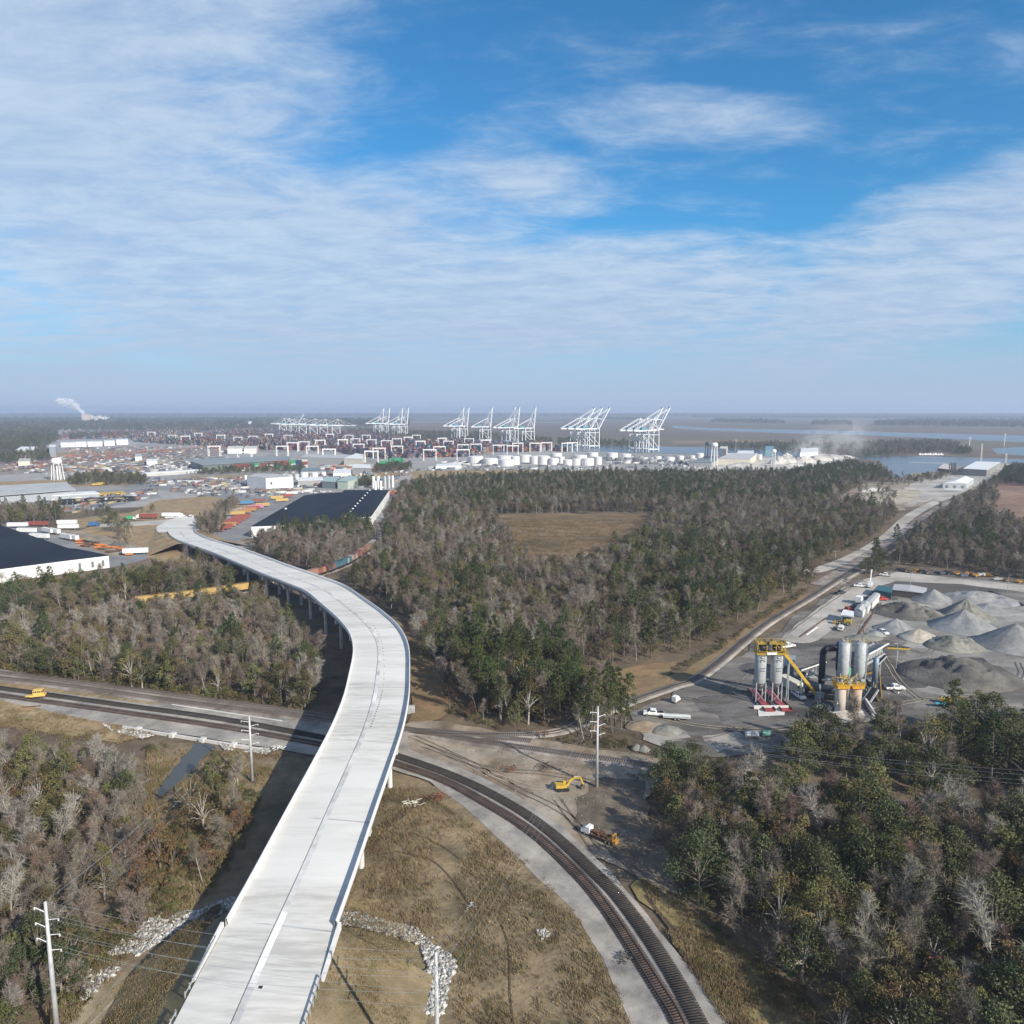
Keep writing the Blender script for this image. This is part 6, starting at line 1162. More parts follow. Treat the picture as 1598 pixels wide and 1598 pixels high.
for c_, h_, wl, rf, lb in B_: slab_house('plant_building' if 'plant' in lb else 'building', c_, h_, wl, rf, lb, over=.5)
roofed('terminal_hall', [(1503, 731), (1540, 733), (1561, 721), (1523, 720)], 9, paint('hall_wall', (.30, .29, .28)), white, 'large white-roofed terminal hall nearest the river', cat='hall', over=1)
slab_house('terminal_hall', [(1471, 762), (1508, 763), (1519, 755), (1493, 753)], 6, paint('hall_grey', (.46, .50, .52)), white, 'gabled grey and white terminal shed with a front canopy', cat='hall', gable=3, doors=3)
m = MB(); a, b = W(1473, 763.5, 3), W(1501, 764, 3); m.beam((*a, 3.4), (*b, 3.4), 5, .3); tag(m.build('canopy', white), 'thin canopy slab before the gabled terminal shed', 'canopy')
def tower(px, py, h, legs, ball, label, mt=white):
    x, y = W(px, py); r = thing('water_tower', (x, y, 0), 0, label, 'water tower'); R_ = ball; m = MB()
    if legs == 4 or legs == 6: m.lathe([(.4, h - R_ * 1.5), (R_ * .8, h - R_ * 1.3), (R_, h - R_), (R_, h - R_ * .5), (R_ * .7, h - .12 * R_), (.3, h)], n=20)
    else: m.lathe([(max(.05, R_ * math.sin(t)), h - R_ - R_ * math.cos(t)) for t in np.linspace(.1, 3.1, 10)], n=18)
    m.build('tank', mt, r, True); m = MB(); m.tube((0, 0, 0), (0, 0, h - R_), R_ * .18, n=10); m.build('riser', mt, r)
    for k in range(legs): a = 6.283 * (k + .4) / legs; m = MB(); m.tube((math.cos(a) * R_ * 1.15, math.sin(a) * R_ * 1.15, 0), (math.cos(a) * R_ * .85, math.sin(a) * R_ * .85, h - R_), R_ * .085, n=6); m.build('leg', mt, r)
    return r
tower(90.5, 749, 29, 6, 6.4, 'white multi-legged water tower above the bus depot'); tower(1114, 727, 38, 6, 5.2, 'white ball-topped tower beside its dark twin'); tower(1104, 724, 38, 6, 4.6, 'dark-topped tower beside the white ball tower', paint('dark_tank', (.08, .10, .13))); tower(1206.5, 727, 27, 4, 4, 'slender round water tower at the white dust works')
# storage tanks
TK = [(742, 724, 24, 12), (765, 725, 24, 10), (790, 727, 24, 10), (804, 725, 14, 13), (819, 721, 20, 11), (836, 724, 20, 12), (849, 724.5, 18, 13), (864, 725, 16, 10), (876, 723, 10, 10), (886, 726, 15, 9), (899, 726, 14, 10), (917, 726, 20, 11), (933, 725, 12, 12), (925, 712, 17, 7), (955, 715, 18, 10), (976, 715, 18, 8), (868, 712, 18, 6), (905, 716, 22, 7), (845, 716, 20, 6), (788, 716, 26, 6), (1026, 718, 12, 7), (1045, 720, 15, 8), (1062, 719, 10, 9), (1080, 716, 9, 6), (1092, 714, 12, 8), (1176, 718, 5, 9), (1185, 717, 8, 9), (1136, 712, 8, 5)]
for i, (px_, py_, w_, h_) in enumerate(TK):
    x, y = W(px_, py_); sc = y / F; r_, hh_ = w_ * .5 * sc, h_ * sc * (1.05 if i < 13 else .9)
    m = MB(); m.lathe([(r_, 0), (r_, hh_ * .93), (r_ * .6, hh_ * .985), (.3, hh_)], n=24); o = m.build('storage_tank', mat('tank_white', (.70, .70, .69), .6, c2=(.58, .575, .56), scale=.08, stretch=(1, 1, .3))); o.location = (x, y, 0)
    near_ = 'in the front row of the tank farm' if i < 13 else 'in the back row of the tank farm' if i < 20 else 'beyond the tank farm below the cranes'
    o['label'] = f"{'wide' if w_ > 19 else 'medium' if w_ > 13 else 'narrow'} {'tall' if h_ > 10 else 'squat'} white tank {near_}" + ('' if i not in (3, 12, 20) else ', at its end'); o['category'] = 'storage tank'; o['group'] = 'white storage tanks'
for i, (px_, py_, w_, h_, c_) in enumerate([(583, 762, 4.4, 19, 'w'), (590.5, 762, 4.4, 19, 'w'), (601, 763, 4.2, 20, 'g'), (607, 762, 4.2, 20, 'g'), (613, 761, 4.2, 19, 'w'), (586, 765, 4, 15, 'w'), (594.5, 765, 4, 15, 'w'), (562, 749, 5, 10, 'w'), (568, 749, 5, 10, 'w'), (574, 750, 5, 10, 'g'), (452, 747, 9, 7, 'g'), (463, 748, 8, 9, 'g'), (475, 746, 12, 9, 'w'), (491, 745, 10, 8, 'w'), (515, 760, 5, 11, 'w'), (505, 742, 8, 6, 'w'), (543, 742, 8, 6, 'g')]):
    x, y = W(px_, py_); sc = y / F; m = MB(); r_ = w_ * .5 * sc; m.lathe([(r_, 0), (r_, h_ * sc * .95), (r_ * .4, h_ * sc)], n=14); o = m.build('slim_silo' if h_ > 10 else 'storage_tank', white if c_ == 'w' else paint('pale_steel', (.48, .51, .53))); o.location = (x, y, 0)
    o['label'] = f"{'white' if c_ == 'w' else 'grey'} {'slim tall silo in the row behind the dark roof' if h_ > 14 else 'tank among the chemical plant buildings'}"; o['category'] = 'silo' if h_ > 10 else 'storage tank'; o['group'] = 'silos and tanks of the chemical plant'
# ------------------------------------------------------------------ ship-to-shore cranes
crane_w = paint('crane_white', (.72, .75, .77), .5); crane_b = paint('crane_blue', (.10, .28, .36), .5)
def sts(name, up, label, s=1.):
    """x runs seaward from the landside legs (0) to the waterside legs (30); the quay runs along y"""
    r = thing(name, (0, 0, 0), 0, label, 'container crane', 'ship-to-shore cranes along the quay'); g_, w_, z_ = 30, 9, 45
    for x in (0, g_):
        for y in (-w_, w_): m = MB(); m.beam((x, y, 0), (x, y * .85, z_), 1.7); m.build('leg', crane_w, r)
    m = MB(); [m.beam((x, -w_, 6), (x, w_, 6), 1.5) for x in (0, g_)]; [m.beam((0, y, 6), (g_, y, 6), 1.5, 2.2) for y in (-w_, w_)]; m.build('sill_beam', crane_w, r)
    m = MB(); [m.beam((0, y, z_ - 9), (g_, y, 9), 1.1) for y in (-w_ * .92, w_ * .92)]; [m.beam((0, y, z_ - 8), (g_, y, z_ - 8), 1.1) for y in (-w_ * .88, w_ * .88)]; m.build('brace', crane_w, r)
    m = MB(); [m.beam((-36, y, z_ + 1), (g_ + 3, y, z_ + 1), 1.2, 2.6) for y in (-3, 3)]; m.beam((-36, -3, z_ + 1), (-36, 3, z_ + 1), 1.5, 2.6); [m.beam((x, -w_ * .85, z_), (x, w_ * .85, z_), 1.8, 2.4) for x in (0, g_)]; m.build('girder', crane_w, r)
    m = MB(); m.box((-8, 0, z_ + 5), (15, 7.5, 5)); m.build('machinery_house', crane_b, r); m = MB(); m.box((g_ - 8, 0, z_ - 2.5), (3, 3, 3)); m.build('operator_cab', crane_w, r)
    ax, az = g_ - 8, z_ + 27
    m = MB(); [m.beam((g_, y * w_ * .8, z_), (ax, y * 2.5, az), 1.2) for y in (-1, 1)]; [m.beam((g_ - 20, y * 3, z_ + 2), (ax, y * 2.5, az), 1.) for y in (-1, 1)]; m.beam((ax, -2.6, az), (ax, 2.6, az), 1.4); m.build('apex_frame', crane_w, r)
    m = MB(); [m.beam((ax, y, az), (-34, y, z_ + 2), .8) for y in (-2.5, 2.5)]; m.build('backstay', crane_w, r)
    ca, sa = math.cos(up), math.sin(up); tip = lambda q, dz=0: (g_ + 3 + q * ca - dz * sa, z_ + 1 + q * sa + dz * ca)
    m = MB()
    for y in (-3, 3): a, b = tip(0), tip(60); m.beam((a[0], y, a[1]), (b[0], y, b[1]), 1.2, 2.2)
    for q in range(4, 61, 8): a = tip(q); m.beam((a[0], -3, a[1]), (a[0], 3, a[1]), .6)
    m.build('boom', crane_w, r)
    m = MB()
    for q in (26, 54):
        for y in (-2.5, 2.5): a = tip(q, 1); m.beam((ax, y, az), (a[0], y, a[1]), .6)
    m.build('forestay', crane_w, r)
    m = MB(); a = tip(60); m.box((a[0], 0, a[1]), (1.6, 7, 1.6)); m.build('boom_tip', paint('tip_dark', (.12, .14, .16)), r); return r
protoA = sts('gantry_crane', R(56), 'x'); protoB = sts('gantry_crane', R(84), 'x'); protoC = sts('gantry_crane', R(1), 'x')
Q0 = np.array([314., 1635.]); QD = np.array([-.59, .807]); seaward = math.atan2(.545, .84)
def quay_at(px): k = (px - 799) / F; t = (k * Q0[1] - Q0[0]) / (QD[0] - k * QD[1]); return Q0 + QD * t
CR = [(1023, 'A', 'tank farm group, boom raised, nearest'), (1012, 'A', 'tank farm group, boom raised, second'), (1001, 'C', 'tank farm group, boom lowered'), (931, 'A', 'group of three slanted booms, the nearest one'), (919.5, 'A', 'group of three slanted booms, the middle one'), (908, 'A', 'group of three slanted booms, the last one'), (831, 'B', 'upright boom alone at the head of the trio'), (806, 'B', 'upright boom, right one of the close pair'), (799, 'B', 'upright boom, left one of the close pair'), (764, 'B', 'solitary crane with upright boom'), (728, 'B', 'upright boom beside its twin, the nearer'), (720, 'B', 'upright boom beside its twin, the farther'), (635, 'B', 'group of four upright booms, the nearest'), (626, 'B', 'group of four upright booms, second'), (606, 'B', 'group of four upright booms, third'), (597, 'B', 'group of four upright booms, the last')]
cr0 = {'A': [protoA, 0], 'B': [protoB, 0], 'C': [protoC, 0]}
def place_crane(k, wx, wy, rz, label, sc=1.):
    e = cr0[k]; o = e[0] if e[1] == 0 else dup(e[0]); e[1] += 1; o.scale = (sc,) * 3; o.rotation_euler = (0, 0, rz); o.location = (wx - 30 * sc * math.cos(rz), wy - 30 * sc * math.sin(rz), 0); o['label'] = label
for px_, k, lb in CR: q = quay_at(px_); place_crane(k, q[0], q[1], seaward, 'white ship crane: ' + lb, 1.0 if k != 'B' else .93)
for i, (px_, Y_) in enumerate(((449, 2870), (457, 2800), (480, 2730), (497, 2640), (513, 2560), (532, 2490))): place_crane('C', (px_ - 799) / F * Y_, Y_, .25, f"pale ship crane with lowered boom, {['first','second','third','fourth','fifth','last'][i]} in the far western row", .84)
place_crane('A', (465 - 799) / F * 2780, 2780, .3, 'pale ship crane with raised boom among the far western row', .8)
# ------------------------------------------------------------------ yard gantries
def rtg():
    r = thing('yard_gantry', (0, 0, 0), 0, 'x', 'yard gantry', 'white yard gantries over the container stacks')
    for x in (-12, 12):
        for y in (-4, 4): m = MB(); m.beam((x, y, 0), (x, y * .9, 22), 1.1); m.build('leg', white, r)
        m = MB(); m.beam((x, -5.5, 1.2), (x, 5.5, 1.2), 1.4); m.build('bogie', white, r)
    m = MB(); [m.beam((-13, y, 22), (13, y, 22), 1.2, 1.8) for y in (-3.5, 3.5)]; m.build('girder', white, r); m = MB(); m.box((3, 0, 21), (3.5, 6, 2.4)); m.build('trolley', white, r); return r
rt = rtg(); ft_ = True
RT = [(671, 719), (686, 713), (723, 719), (580, 722), (592, 716), (580, 699), (603, 701), (656, 702), (700, 702), (650, 690), (441, 712), (488, 712), (514, 718), (500, 700), (475, 703), (457, 705), (535, 699), (555, 697), (620, 697), (637, 694), (723, 709), (743, 708), (758, 700), (778, 710), (800, 711), (808, 706), (835, 706), (853, 705), (885, 706), (893, 705), (335, 712), (345, 690), (372, 694), (395, 692), (290, 692), (270, 690), (310, 686), (420, 688), (450, 690), (237, 684), (515, 688), (545, 690), (572, 690), (690, 696), (732, 697), (383, 724), (620, 712), (560, 708)]
for i, (px_, py_) in enumerate(RT):
    x, y = W(px_, py_); o = rt if i == 0 else dup(rt); o.location = (x, y, 0); o.rotation_euler = (0, 0, (.02, .5, -.1)[i % 3] if py_ < 705 else .06); o.scale = (.92, .92, .9)
    near_ = 'by the green container stacks' if 560 < px_ < 700 and py_ > 711 else 'in front of the white tank farm' if px_ > 700 and py_ > 700 else 'behind the long container shed' if px_ < 540 and py_ > 700 else 'among the far container rows' if py_ < 695 else 'in the middle of the container yard'
    o['label'] = f"white portal gantry {near_}"
# ------------------------------------------------------------------ containers
CC = .62 * np.array([(.26, .06, .05), (.30, .085, .06), (.08, .12, .22), (.06, .09, .17), (.33, .33, .32), (.45, .44, .42), (.34, .17, .06), (.06, .20, .14), (.17, .10, .12), (.13, .13, .14), (.42, .30, .10), (.30, .11, .16), (.20, .07, .07), (.16, .19, .24)])
cmat = mat('container_paint', (.3, .3, .3), .7, attr=True)
def boxes(C, D, rz, colr):
    n = len(C); s = np.array([(-1, -1, -1), (1, -1, -1), (1, 1, -1), (-1, 1, -1), (-1, -1, 1), (1, -1, 1), (1, 1, 1), (-1, 1, 1)], float) * .5
    V = s[None] * D[:, None, :]; ca, sa = np.cos(rz)[:, None], np.sin(rz)[:, None]; V = np.stack([V[..., 0] * ca - V[..., 1] * sa, V[..., 0] * sa + V[..., 1] * ca, V[..., 2]], -1) + C[:, None, :]
    f = np.array([(4, 5, 6, 7), (0, 1, 5, 4), (1, 2, 6, 5), (2, 3, 7, 6), (3, 0, 4, 7)]); return V.reshape(-1, 3), (np.arange(n)[:, None, None] * 8 + f).reshape(-1, 4), np.repeat(np.c_[colr, np.ones(n)], 5, 0)
def yard(poly_px, dens, tall, seed, hazec=0., rot=None):
    g_ = np.random.default_rng(seed); poly = WP(poly_px); A = np.array(poly); th = math.atan2(QD[1], QD[0]) if rot is None else rot; u, v = np.array([math.cos(th), math.sin(th)]), np.array([-math.sin(th), math.cos(th)])
    R_ = np.linalg.norm(A.max(0) - A.min(0)) * .6; c0 = A.mean(0); us = np.arange(-R_, R_, 13.2); vs = []; q = -R_
    while q < R_: vs += [q + k * 2.75 for k in range(6)]; q += 6 * 2.75 + 9
    U, V_ = np.meshgrid(us, vs); P = c0 + U.ravel()[:, None] * u + V_.ravel()[:, None] * v; k = inside(poly, P) & ((U.ravel() // 13.2) % 14 > 0); P = P[k]
    nf = nfield(P, .008, seed); hgt = np.clip(np.round(tall * (.62 + nf * 1.1) + g_.normal(0, .8, len(P))), 0, 6).astype(int); hgt[g_.random(len(P)) > dens] = 0; C_, cl = [], []
    for (x, y), h_, n_ in zip(P, hgt, nf):
        base_ = int(abs(n_ * 20) + x * .01) % len(CC)
        for l in range(h_): C_.append((x, y, 1.3 + 2.6 * l)); cl.append(CC[base_] * .95 if g_.random() < .35 else CC[g_.integers(len(CC))])
    C_, cl = np.array(C_), np.array(cl) * g_.uniform(.75, 1.25, (len(C_), 1)); return C_, cl, np.full(len(C_), th)
allc = [yard(p, d, t_, s, 0, r_) for p, d, t_, s, r_ in [
    ([(600, 716), (735, 713), (762, 706), (865, 704), (890, 705), (830, 694), (735, 696), (640, 691), (560, 692), (530, 700), (560, 712)], .92, 5., 1, None), ([(400, 702), (520, 704), (560, 712), (530, 700), (560, 692), (640, 691), (620, 683), (540, 682), (420, 686), (330, 690)], .85, 4.6, 2, None),
    ([(330, 697), (400, 701), (420, 686), (540, 681), (590, 681), (560, 676), (300, 676), (200, 680), (210, 690)], .8, 4.4, 3, None), ([(95, 682), (205, 680), (300, 676), (540, 675), (420, 671), (250, 671), (100, 677)], .7, 4, 4, None),
    ([(70, 688), (100, 686), (205, 684), (205, 682), (80, 682)], .6, 3, 5, .1)]]
CA, CL_, CR_ = (np.concatenate([a[i] for a in allc]) for i in range(3))
# ground-level trailers, chassis and freight rows in the rail yard and truck parks
def rows(px0, px1, n, seed, cols, zt=1, L_=12.2, wd=2.5, jit=1.):
    g_ = np.random.default_rng(seed); a, b = np.array(W(*px0)), np.array(W(*px1)); th = math.atan2(*(b - a)[::-1]); P = a + (b - a) * ((np.arange(n) + .5) / n)[:, None] + g_.normal(0, jit, (n, 2)); P = P[g_.random(n) > .12]
    return np.c_[P, np.full(len(P), 1.9)], np.array([cols[g_.integers(len(cols))] for _ in P]), th
WH = [(.46, .46, .46), (.30, .31, .32), (.20, .21, .22), (.12, .13, .14), (.08, .08, .09)]; OR = [(.25, .11, .08), (.28, .14, .10), (.19, .08, .065), (.16, .13, .11), (.12, .10, .1)]; MX = WH + [(.22, .10, .08), (.16, .12, .10), (.07, .09, .13), (.28, .23, .13)]
ex_ = []
for i in range(7): ex_.append((*rows((0 + i * 6, 737 - i * 3.4), (250 + i * 18, 706 - i * 1.4), 46, 40 + i, OR if i % 3 != 1 else MX), None))
for i in range(9): ex_.append((*rows((150 + i * 10, 731 - i * 1.2), (300 + i * 8, 722 - i * 1.), 26, 60 + i, WH + MX), .9))
for i in range(6): ex_.append((*rows((225 + i * 4, 742 - i * 3.), (320 + i * 3, 738 - i * 3.), 24, 80 + i, WH), 1.2))
for i in range(5): ex_.append((*rows((100, 738 - i * 2.), (222, 736 - i * 2.4), 26, 90 + i, MX), .3))
for i in range(3): ex_.append((*rows((300, 757 - i * 4), (385, 768 - i * 4), 18, 100 + i, MX), 1.1))
for i in range(4): ex_.append((*rows((500, 733 - i * 1.5), (640, 733 - i * 1.6), 16, 110 + i, WH + [(.5, .2, .1)]), .4))
for i in range(4): ex_.append((*rows((690, 729 - i * 2.), (760, 727 - i * 2.), 9, 120 + i, WH), .4))
for i in range(4): ex_.append((*rows((945, 724 - i * 2.5), (1080, 724 - i * 2.5), 10, 130 + i, WH), .4))
for i in range(3): ex_.append((*rows((410, 772 - i * 2.2), (490, 768 - i * 2), 12, 140 + i, MX), .6))
for c_, cl, th in [(e[0], e[1], e[2] if e[3] is None else e[3]) for e in ex_]: CA = np.concatenate([CA, c_]); CL_ = np.concatenate([CL_, cl]); CR_ = np.concatenate([CR_, np.full(len(c_), th)])
# cars, chassis and small freight strewn over the paved ground
g_ = np.random.default_rng(5)
for poly, n_, cols in (([(100, 712), (300, 704), (330, 716), (225, 742), (110, 745), (0, 735), (0, 726)], 420, MX + WH), ([(240, 748), (390, 745), (470, 768), (400, 778), (300, 770), (230, 756)], 170, MX + WH), ([(430, 735), (640, 735), (620, 760), (540, 764), (430, 760)], 170, WH + MX), ([(640, 730), (760, 727), (1000, 728), (1080, 722), (1100, 735), (640, 736)], 120, WH), ([(0, 790), (90, 780), (240, 762), (260, 772), (120, 800), (0, 806)], 110, MX), ([(950, 712), (1100, 712), (1180, 720), (1080, 728), (940, 722)], 90, WH), ([(90, 700), (360, 694), (420, 702), (300, 712), (120, 714)], 260, OR + MX)):
    A_ = np.array(WP(poly)); P_ = g_.uniform(A_.min(0), A_.max(0), (n_ * 5, 2)); P_ = P_[inside(WP(poly), P_)]; q_ = np.round(P_ / [1, 16.]) * [1, 16.]; P_ = np.where(g_.random((len(P_), 1)) < .75, q_, P_)[:n_]
    CA = np.concatenate([CA, np.c_[P_, np.full(len(P_), -.1)]]); CL_ = np.concatenate([CL_, np.array([cols[g_.integers(len(cols))] for _ in P_])]); CR_ = np.concatenate([CR_, np.where(g_.random(len(P_)) < .8, 1.3, .2)])
# the front stacks that can be told apart become things
dist = np.hypot(CA[:, 0], CA[:, 1]); DM = np.tile([12.2, 2.44, 2.55], (len(CA), 1)); lo_ = CA[:, 2] < 0; DM[lo_] = np.c_[g_.choice([4.6, 6, 9, 12], lo_.sum()), np.full(lo_.sum(), 2.3), g_.uniform(1.5, 3, lo_.sum())]; CA[lo_, 2] = DM[lo_, 2] / 2; V, F_, C4 = boxes(CA, DM, CR_, CL_)
npmesh('container_yard', V, F_, cmat, colors=C4)['kind'] = 'stuff'; bpy.data.objects['container_yard']['label'] = 'thousands of stacked shipping containers filling the port yard'
def cbox(c, name='shipping_container'):
    m = MB(); m.box((0, 0, 1.3), (12.2, 2.44, 2.6)); return m.build(name, c)
pal = {'red': (.27, .075, .06), 'brown': (.20, .08, .06), 'green': (.06, .34, .16), 'dark green': (.03, .12, .10), 'white': (.6, .6, .58), 'navy': (.04, .06, .12), 'blue': (.07, .2, .36), 'yellow': (.48, .34, .12), 'orange': (.38, .20, .09), 'pink': (.55, .2, .28), 'grey': (.33, .34, .35)}
protoc = {}
def cont(cn, X, Y, Z, rz, label, group):
    if cn not in protoc: o = protoc[cn] = cbox(paint('box_' + cn.replace(' ', '_'), pal[cn]))
    else: o = protoc[cn].copy(); col.objects.link(o)
    o.location = (X, Y, Z); o.rotation_euler = (0, 0, rz); tag(o, label, 'shipping container', group); return o
lv = ['lowest', 'second', 'third', 'fourth', 'top']
SH = [(371, 'white,brown,brown,brown'), (382, 'white,white,red,brown'), (389, 'dark green,dark green,dark green,dark green'), (397, 'white,green,white,green'), (408, 'brown,brown,brown,brown'), (419, 'white,brown,white,brown'), (427, 'dark green,green,dark green,dark green'), (411, ''), (433, 'white,green,red,brown,brown'), (443, 'brown,white,brown,brown,brown'), (453, 'green,green,white,green,green'), (463, 'navy,navy,navy,navy,navy'), (472, 'white,white,red,red,white')]
for i, (px_, s) in enumerate(SH):
    if not s: continue
    x, y = W(px_, 735 - (px_ - 371) * .045)
    for l, cn in enumerate(s.split(',')):
        for q in range(2): cont(cn, x + q * 1.2, y + q * 2.7, l * 2.6, .05, f"{cn} container, {lv[l]} tier, {nth(i)} stack along the long shed{'' if q == 0 else ', rear row'}", 'container stacks before the long shed')
for i, px_ in enumerate((599, 608, 616.5, 624)):
    x, y = W(px_, 729.5 - i * .8)
    for l in range(5):
        for q in range(2): cont('green' if (l + q + i) % 4 else 'grey', x, y + q * 2.7, l * 2.6, -.04, f"bright green-stack container, {lv[l]} tier of stack {['with the dark end','beside the first','third along','nearest the gantries'][i]}{', rear row' if q else ''}", 'bright green container stacks')
TR = [((336, 831), 'red'), ((344, 828), 'red'), ((350, 826), 'red'), ((356, 823), 'orange'), ((362, 820), 'red'), ((367, 817), 'red'), ((373, 813), 'red'), ((379, 810), 'red'), ((371, 805), 'yellow'), ((381, 802), 'orange'), ((389, 799), 'orange'), ((395, 797), 'red'), ((401, 794.5), 'pink'), ((410, 791.5), 'yellow'), ((385, 788), 'blue'), ((405, 785), 'brown'), ((432, 780), 'yellow'), ((455, 773), 'white'), ((448, 777), 'red'), ((440, 784), 'yellow'), ((614, 771), 'orange'), ((610, 774), 'red')]
for i, ((px_, py_), cn) in enumerate(TR):
    x, y = W(px_, py_); o = cont(cn, x, y, TOP + 1.1, R(18) if i < 14 else R(30), f"{cn} container parked beside the big dark roof, {'lower end' if i < 5 else 'middle' if i < 12 else 'upper end'} of line", 'containers parked in the lot by the dark-roofed warehouse')
tl = trailer(white, 'long white trailer standing at the edge of the scrap lot'); put(tl, 212, 866, 14)
for i, (px_, py_, rz, lb) in enumerate(((75, 833, -35, 'white trailer of the front pair in the trailer lot, left one'), (85, 834, -35, 'white trailer of the rear pair in the trailer lot, right one'), (105, 843, -35, 'white trailer by the scrap, left of its pair'), (113, 844, -35, 'white trailer by the scrap, right of its pair'), (28, 824, 4, 'white trailer backed at the top corner of the dark roof'), (105, 820, 4, 'white trailer on the cross road left of the trees'), (107, 827, 4, 'white trailer behind the trailer pair'), (42, 833, -8, 'white trailer at the third dock of the dark roof'), (62, 842, -12, 'white trailer at the lowest dock of the dark roof'))):
    o = dup(tl, (*W(px_, py_), TOP), R(rz), lb, 'white trailers in the trailer lot')
tt = trailer(paint('box_red', pal['red']), 'red container truck with a white cab by the trailer lot', white); put(tt, 60, 822, 180)
tw2 = trailer(white, 'white semi truck driving on the cross street above the viaduct end', white); put(tw2, 267, 808, 0); dup(tt, (*W(232, 810), TOP), R(180), 'red container truck with a white cab on the cross street')
bcar = box_truck(blue, 'blue truck parked behind the trailers near the oak', 8, blue); put(bcar, 147, 822, 10); box2 = box_truck(paint('box_green', pal['green']), 'green truck beside the big tree clump', 7, white); put(box2, 205, 812, 10)
g3 = car(paint('dull_white2', (.6, .6, .6)), 'x'); fst = True; rr = random.Random(77)
for i in range(44):
    px_, py_, lb = [(rr.uniform(285, 350), rr.uniform(768, 775), 'in the truck depot beyond the brown field'), (rr.uniform(40, 160), 768 + rr.uniform(9, 13), 'in the yellow bus row'), (rr.uniform(420, 520), rr.uniform(768, 772), 'behind the huge dark roof'), (rr.uniform(258, 300), rr.uniform(806, 810), 'at the junction beyond the viaduct end')][i % 4]
    o = g3 if fst else dup(g3); fst = False; o.location = (*W(px_, py_), TOP); o.rotation_euler = (0, 0, rr.random() * 3); o['label'] = 'pale parked car ' + lb; o['group'] = 'pale cars on the far car parks'
# yellow school buses in rows
def bus():
    r = thing('school_bus', (0, 0, 0), 0, 'x', 'school bus', 'yellow buses in rows at the depot'); profile('body', [(-5.2, .6), (-5.2, 3), (4, 3), (4.2, 1.9), (5.6, 1.7), (5.7, .6)], 2.4, paint('bus_yellow', (.66, .46, .10)), r); m = MB(); m.box((-.6, 0, 2.3), (8.6, 2.44, .6)); m.build('windows', glass, r); wheels(r, (-3.2, 3.6), 1., .48); return r
b0 = bus(); fst = True
for i in range(34):
    o = b0 if fst else dup(b0); fst = False; px_, py_ = (100 + i * 3.0, 777 - i * .17) if i < 30 else (150 + (i - 30) * 4, 758 - (i - 30) * .6); o.location = (*W(px_, py_), TOP); o.rotation_euler = (0, 0, 1.25); o['label'] = 'yellow school bus in the row before the grey depot, ' + ('near its canopy end' if i < 10 else 'mid-row' if i < 20 else 'towards the brown field')
for i in range(26):      # dark vehicle rows in the lot above the brown field
    px_, py_ = 103 + (i % 13) * 8.4, 783 + (i // 13) * 4.2 - (i % 13) * .42; o = dup(jv_dark if i else g3); jv_dark = o if not i else jv_dark
    if not i: [setattr(ch, 'data', ch.data.copy()) or (ch.data.materials.__setitem__(0, black)) for ch in o.children if ch.name.startswith(('body', 'cabin'))]
    o.location = (*W(px_, py_), TOP); o.scale = (3.2, 2.2, 1.6); o.rotation_euler = (0, 0, .9); o['label'] = 'dark parked lorry in the rows above the brown field'; o['group'] = 'dark lorries above the brown field'; o.name = 'parked_lorry'; o['category'] = 'lorry'
# scrap lot: orange and dark bits
rr = random.Random(12)
for i in range(26):
    px_ = rr.uniform(118, 200); py_ = 845 + (px_ - 118) * .24 + rr.uniform(-4, 5); x, y = W(px_, py_); m = MB(); 
    for _ in range(4): m.box((rr.uniform(-1.5, 1.5), rr.uniform(-1, 1), .4 + rr.random() * .5), (rr.uniform(2, 5), rr.uniform(.4, 1.2), rr.uniform(.3, .9)), rr.uniform(-.4, .4))
    k = rr.randrange(3); o = m.build('scrap_stack', [orange, rust, black][k]); o.location = (x, y, TOP); tag(o, f"{['orange steel', 'rusty', 'black'][k]} scrap stack in the lot beyond the left dark roof", 'scrap stack', 'scrap stacks behind the left warehouse')
# freight cars: stack train and yellow wagons in the woods
tp = smooth(WP([(100, 962), (240, 945), (330, 933), (400, 922), (470, 908), (540, 884), (580, 857), (590, 840)]), 1.); ts = np.r_[0, np.cumsum(np.linalg.norm(np.diff(tp, axis=0), axis=1))]
def wagon(c, label, L_=16.5, hh_=3.0, stack=False):
    r = thing('freight_wagon', (0, 0, 0), 0, label, 'freight wagon', 'freight wagons in the woods'); m = MB(); m.box((0, 0, 1.25), (L_, 2.7, .4)); m.build('underframe', black, r); m = MB(); m.box((0, 0, 1.45 + hh_ / 2), (L_ - .8, 2.8, hh_)); m.build('body', c, r)
    for x in (-L_ / 2 + 2.2, L_ / 2 - 2.2): m = MB(); m.box((x, 0, .65), (2.4, 2.2, .8)); m.build('bogie', black, r)
    return r
names = {'yellow': 'yellow boxcar', 'orange': 'orange container wagon', 'red': 'red container wagon', 'blue': 'blue-green container wagon', 'grey': 'grey wagon'}
pal['teal'] = (.05, .20, .24); wp = {}
seq = [(p, 'yellow') for p in (240, 262, 284, 304, 326, 348, 372, 396)] + [(492, 'orange'), (509, 'red'), (524, 'blue'), (537, 'blue'), (547, 'grey'), (556, 'red'), (565, 'orange'), (573, 'orange'), (580, 'grey')]
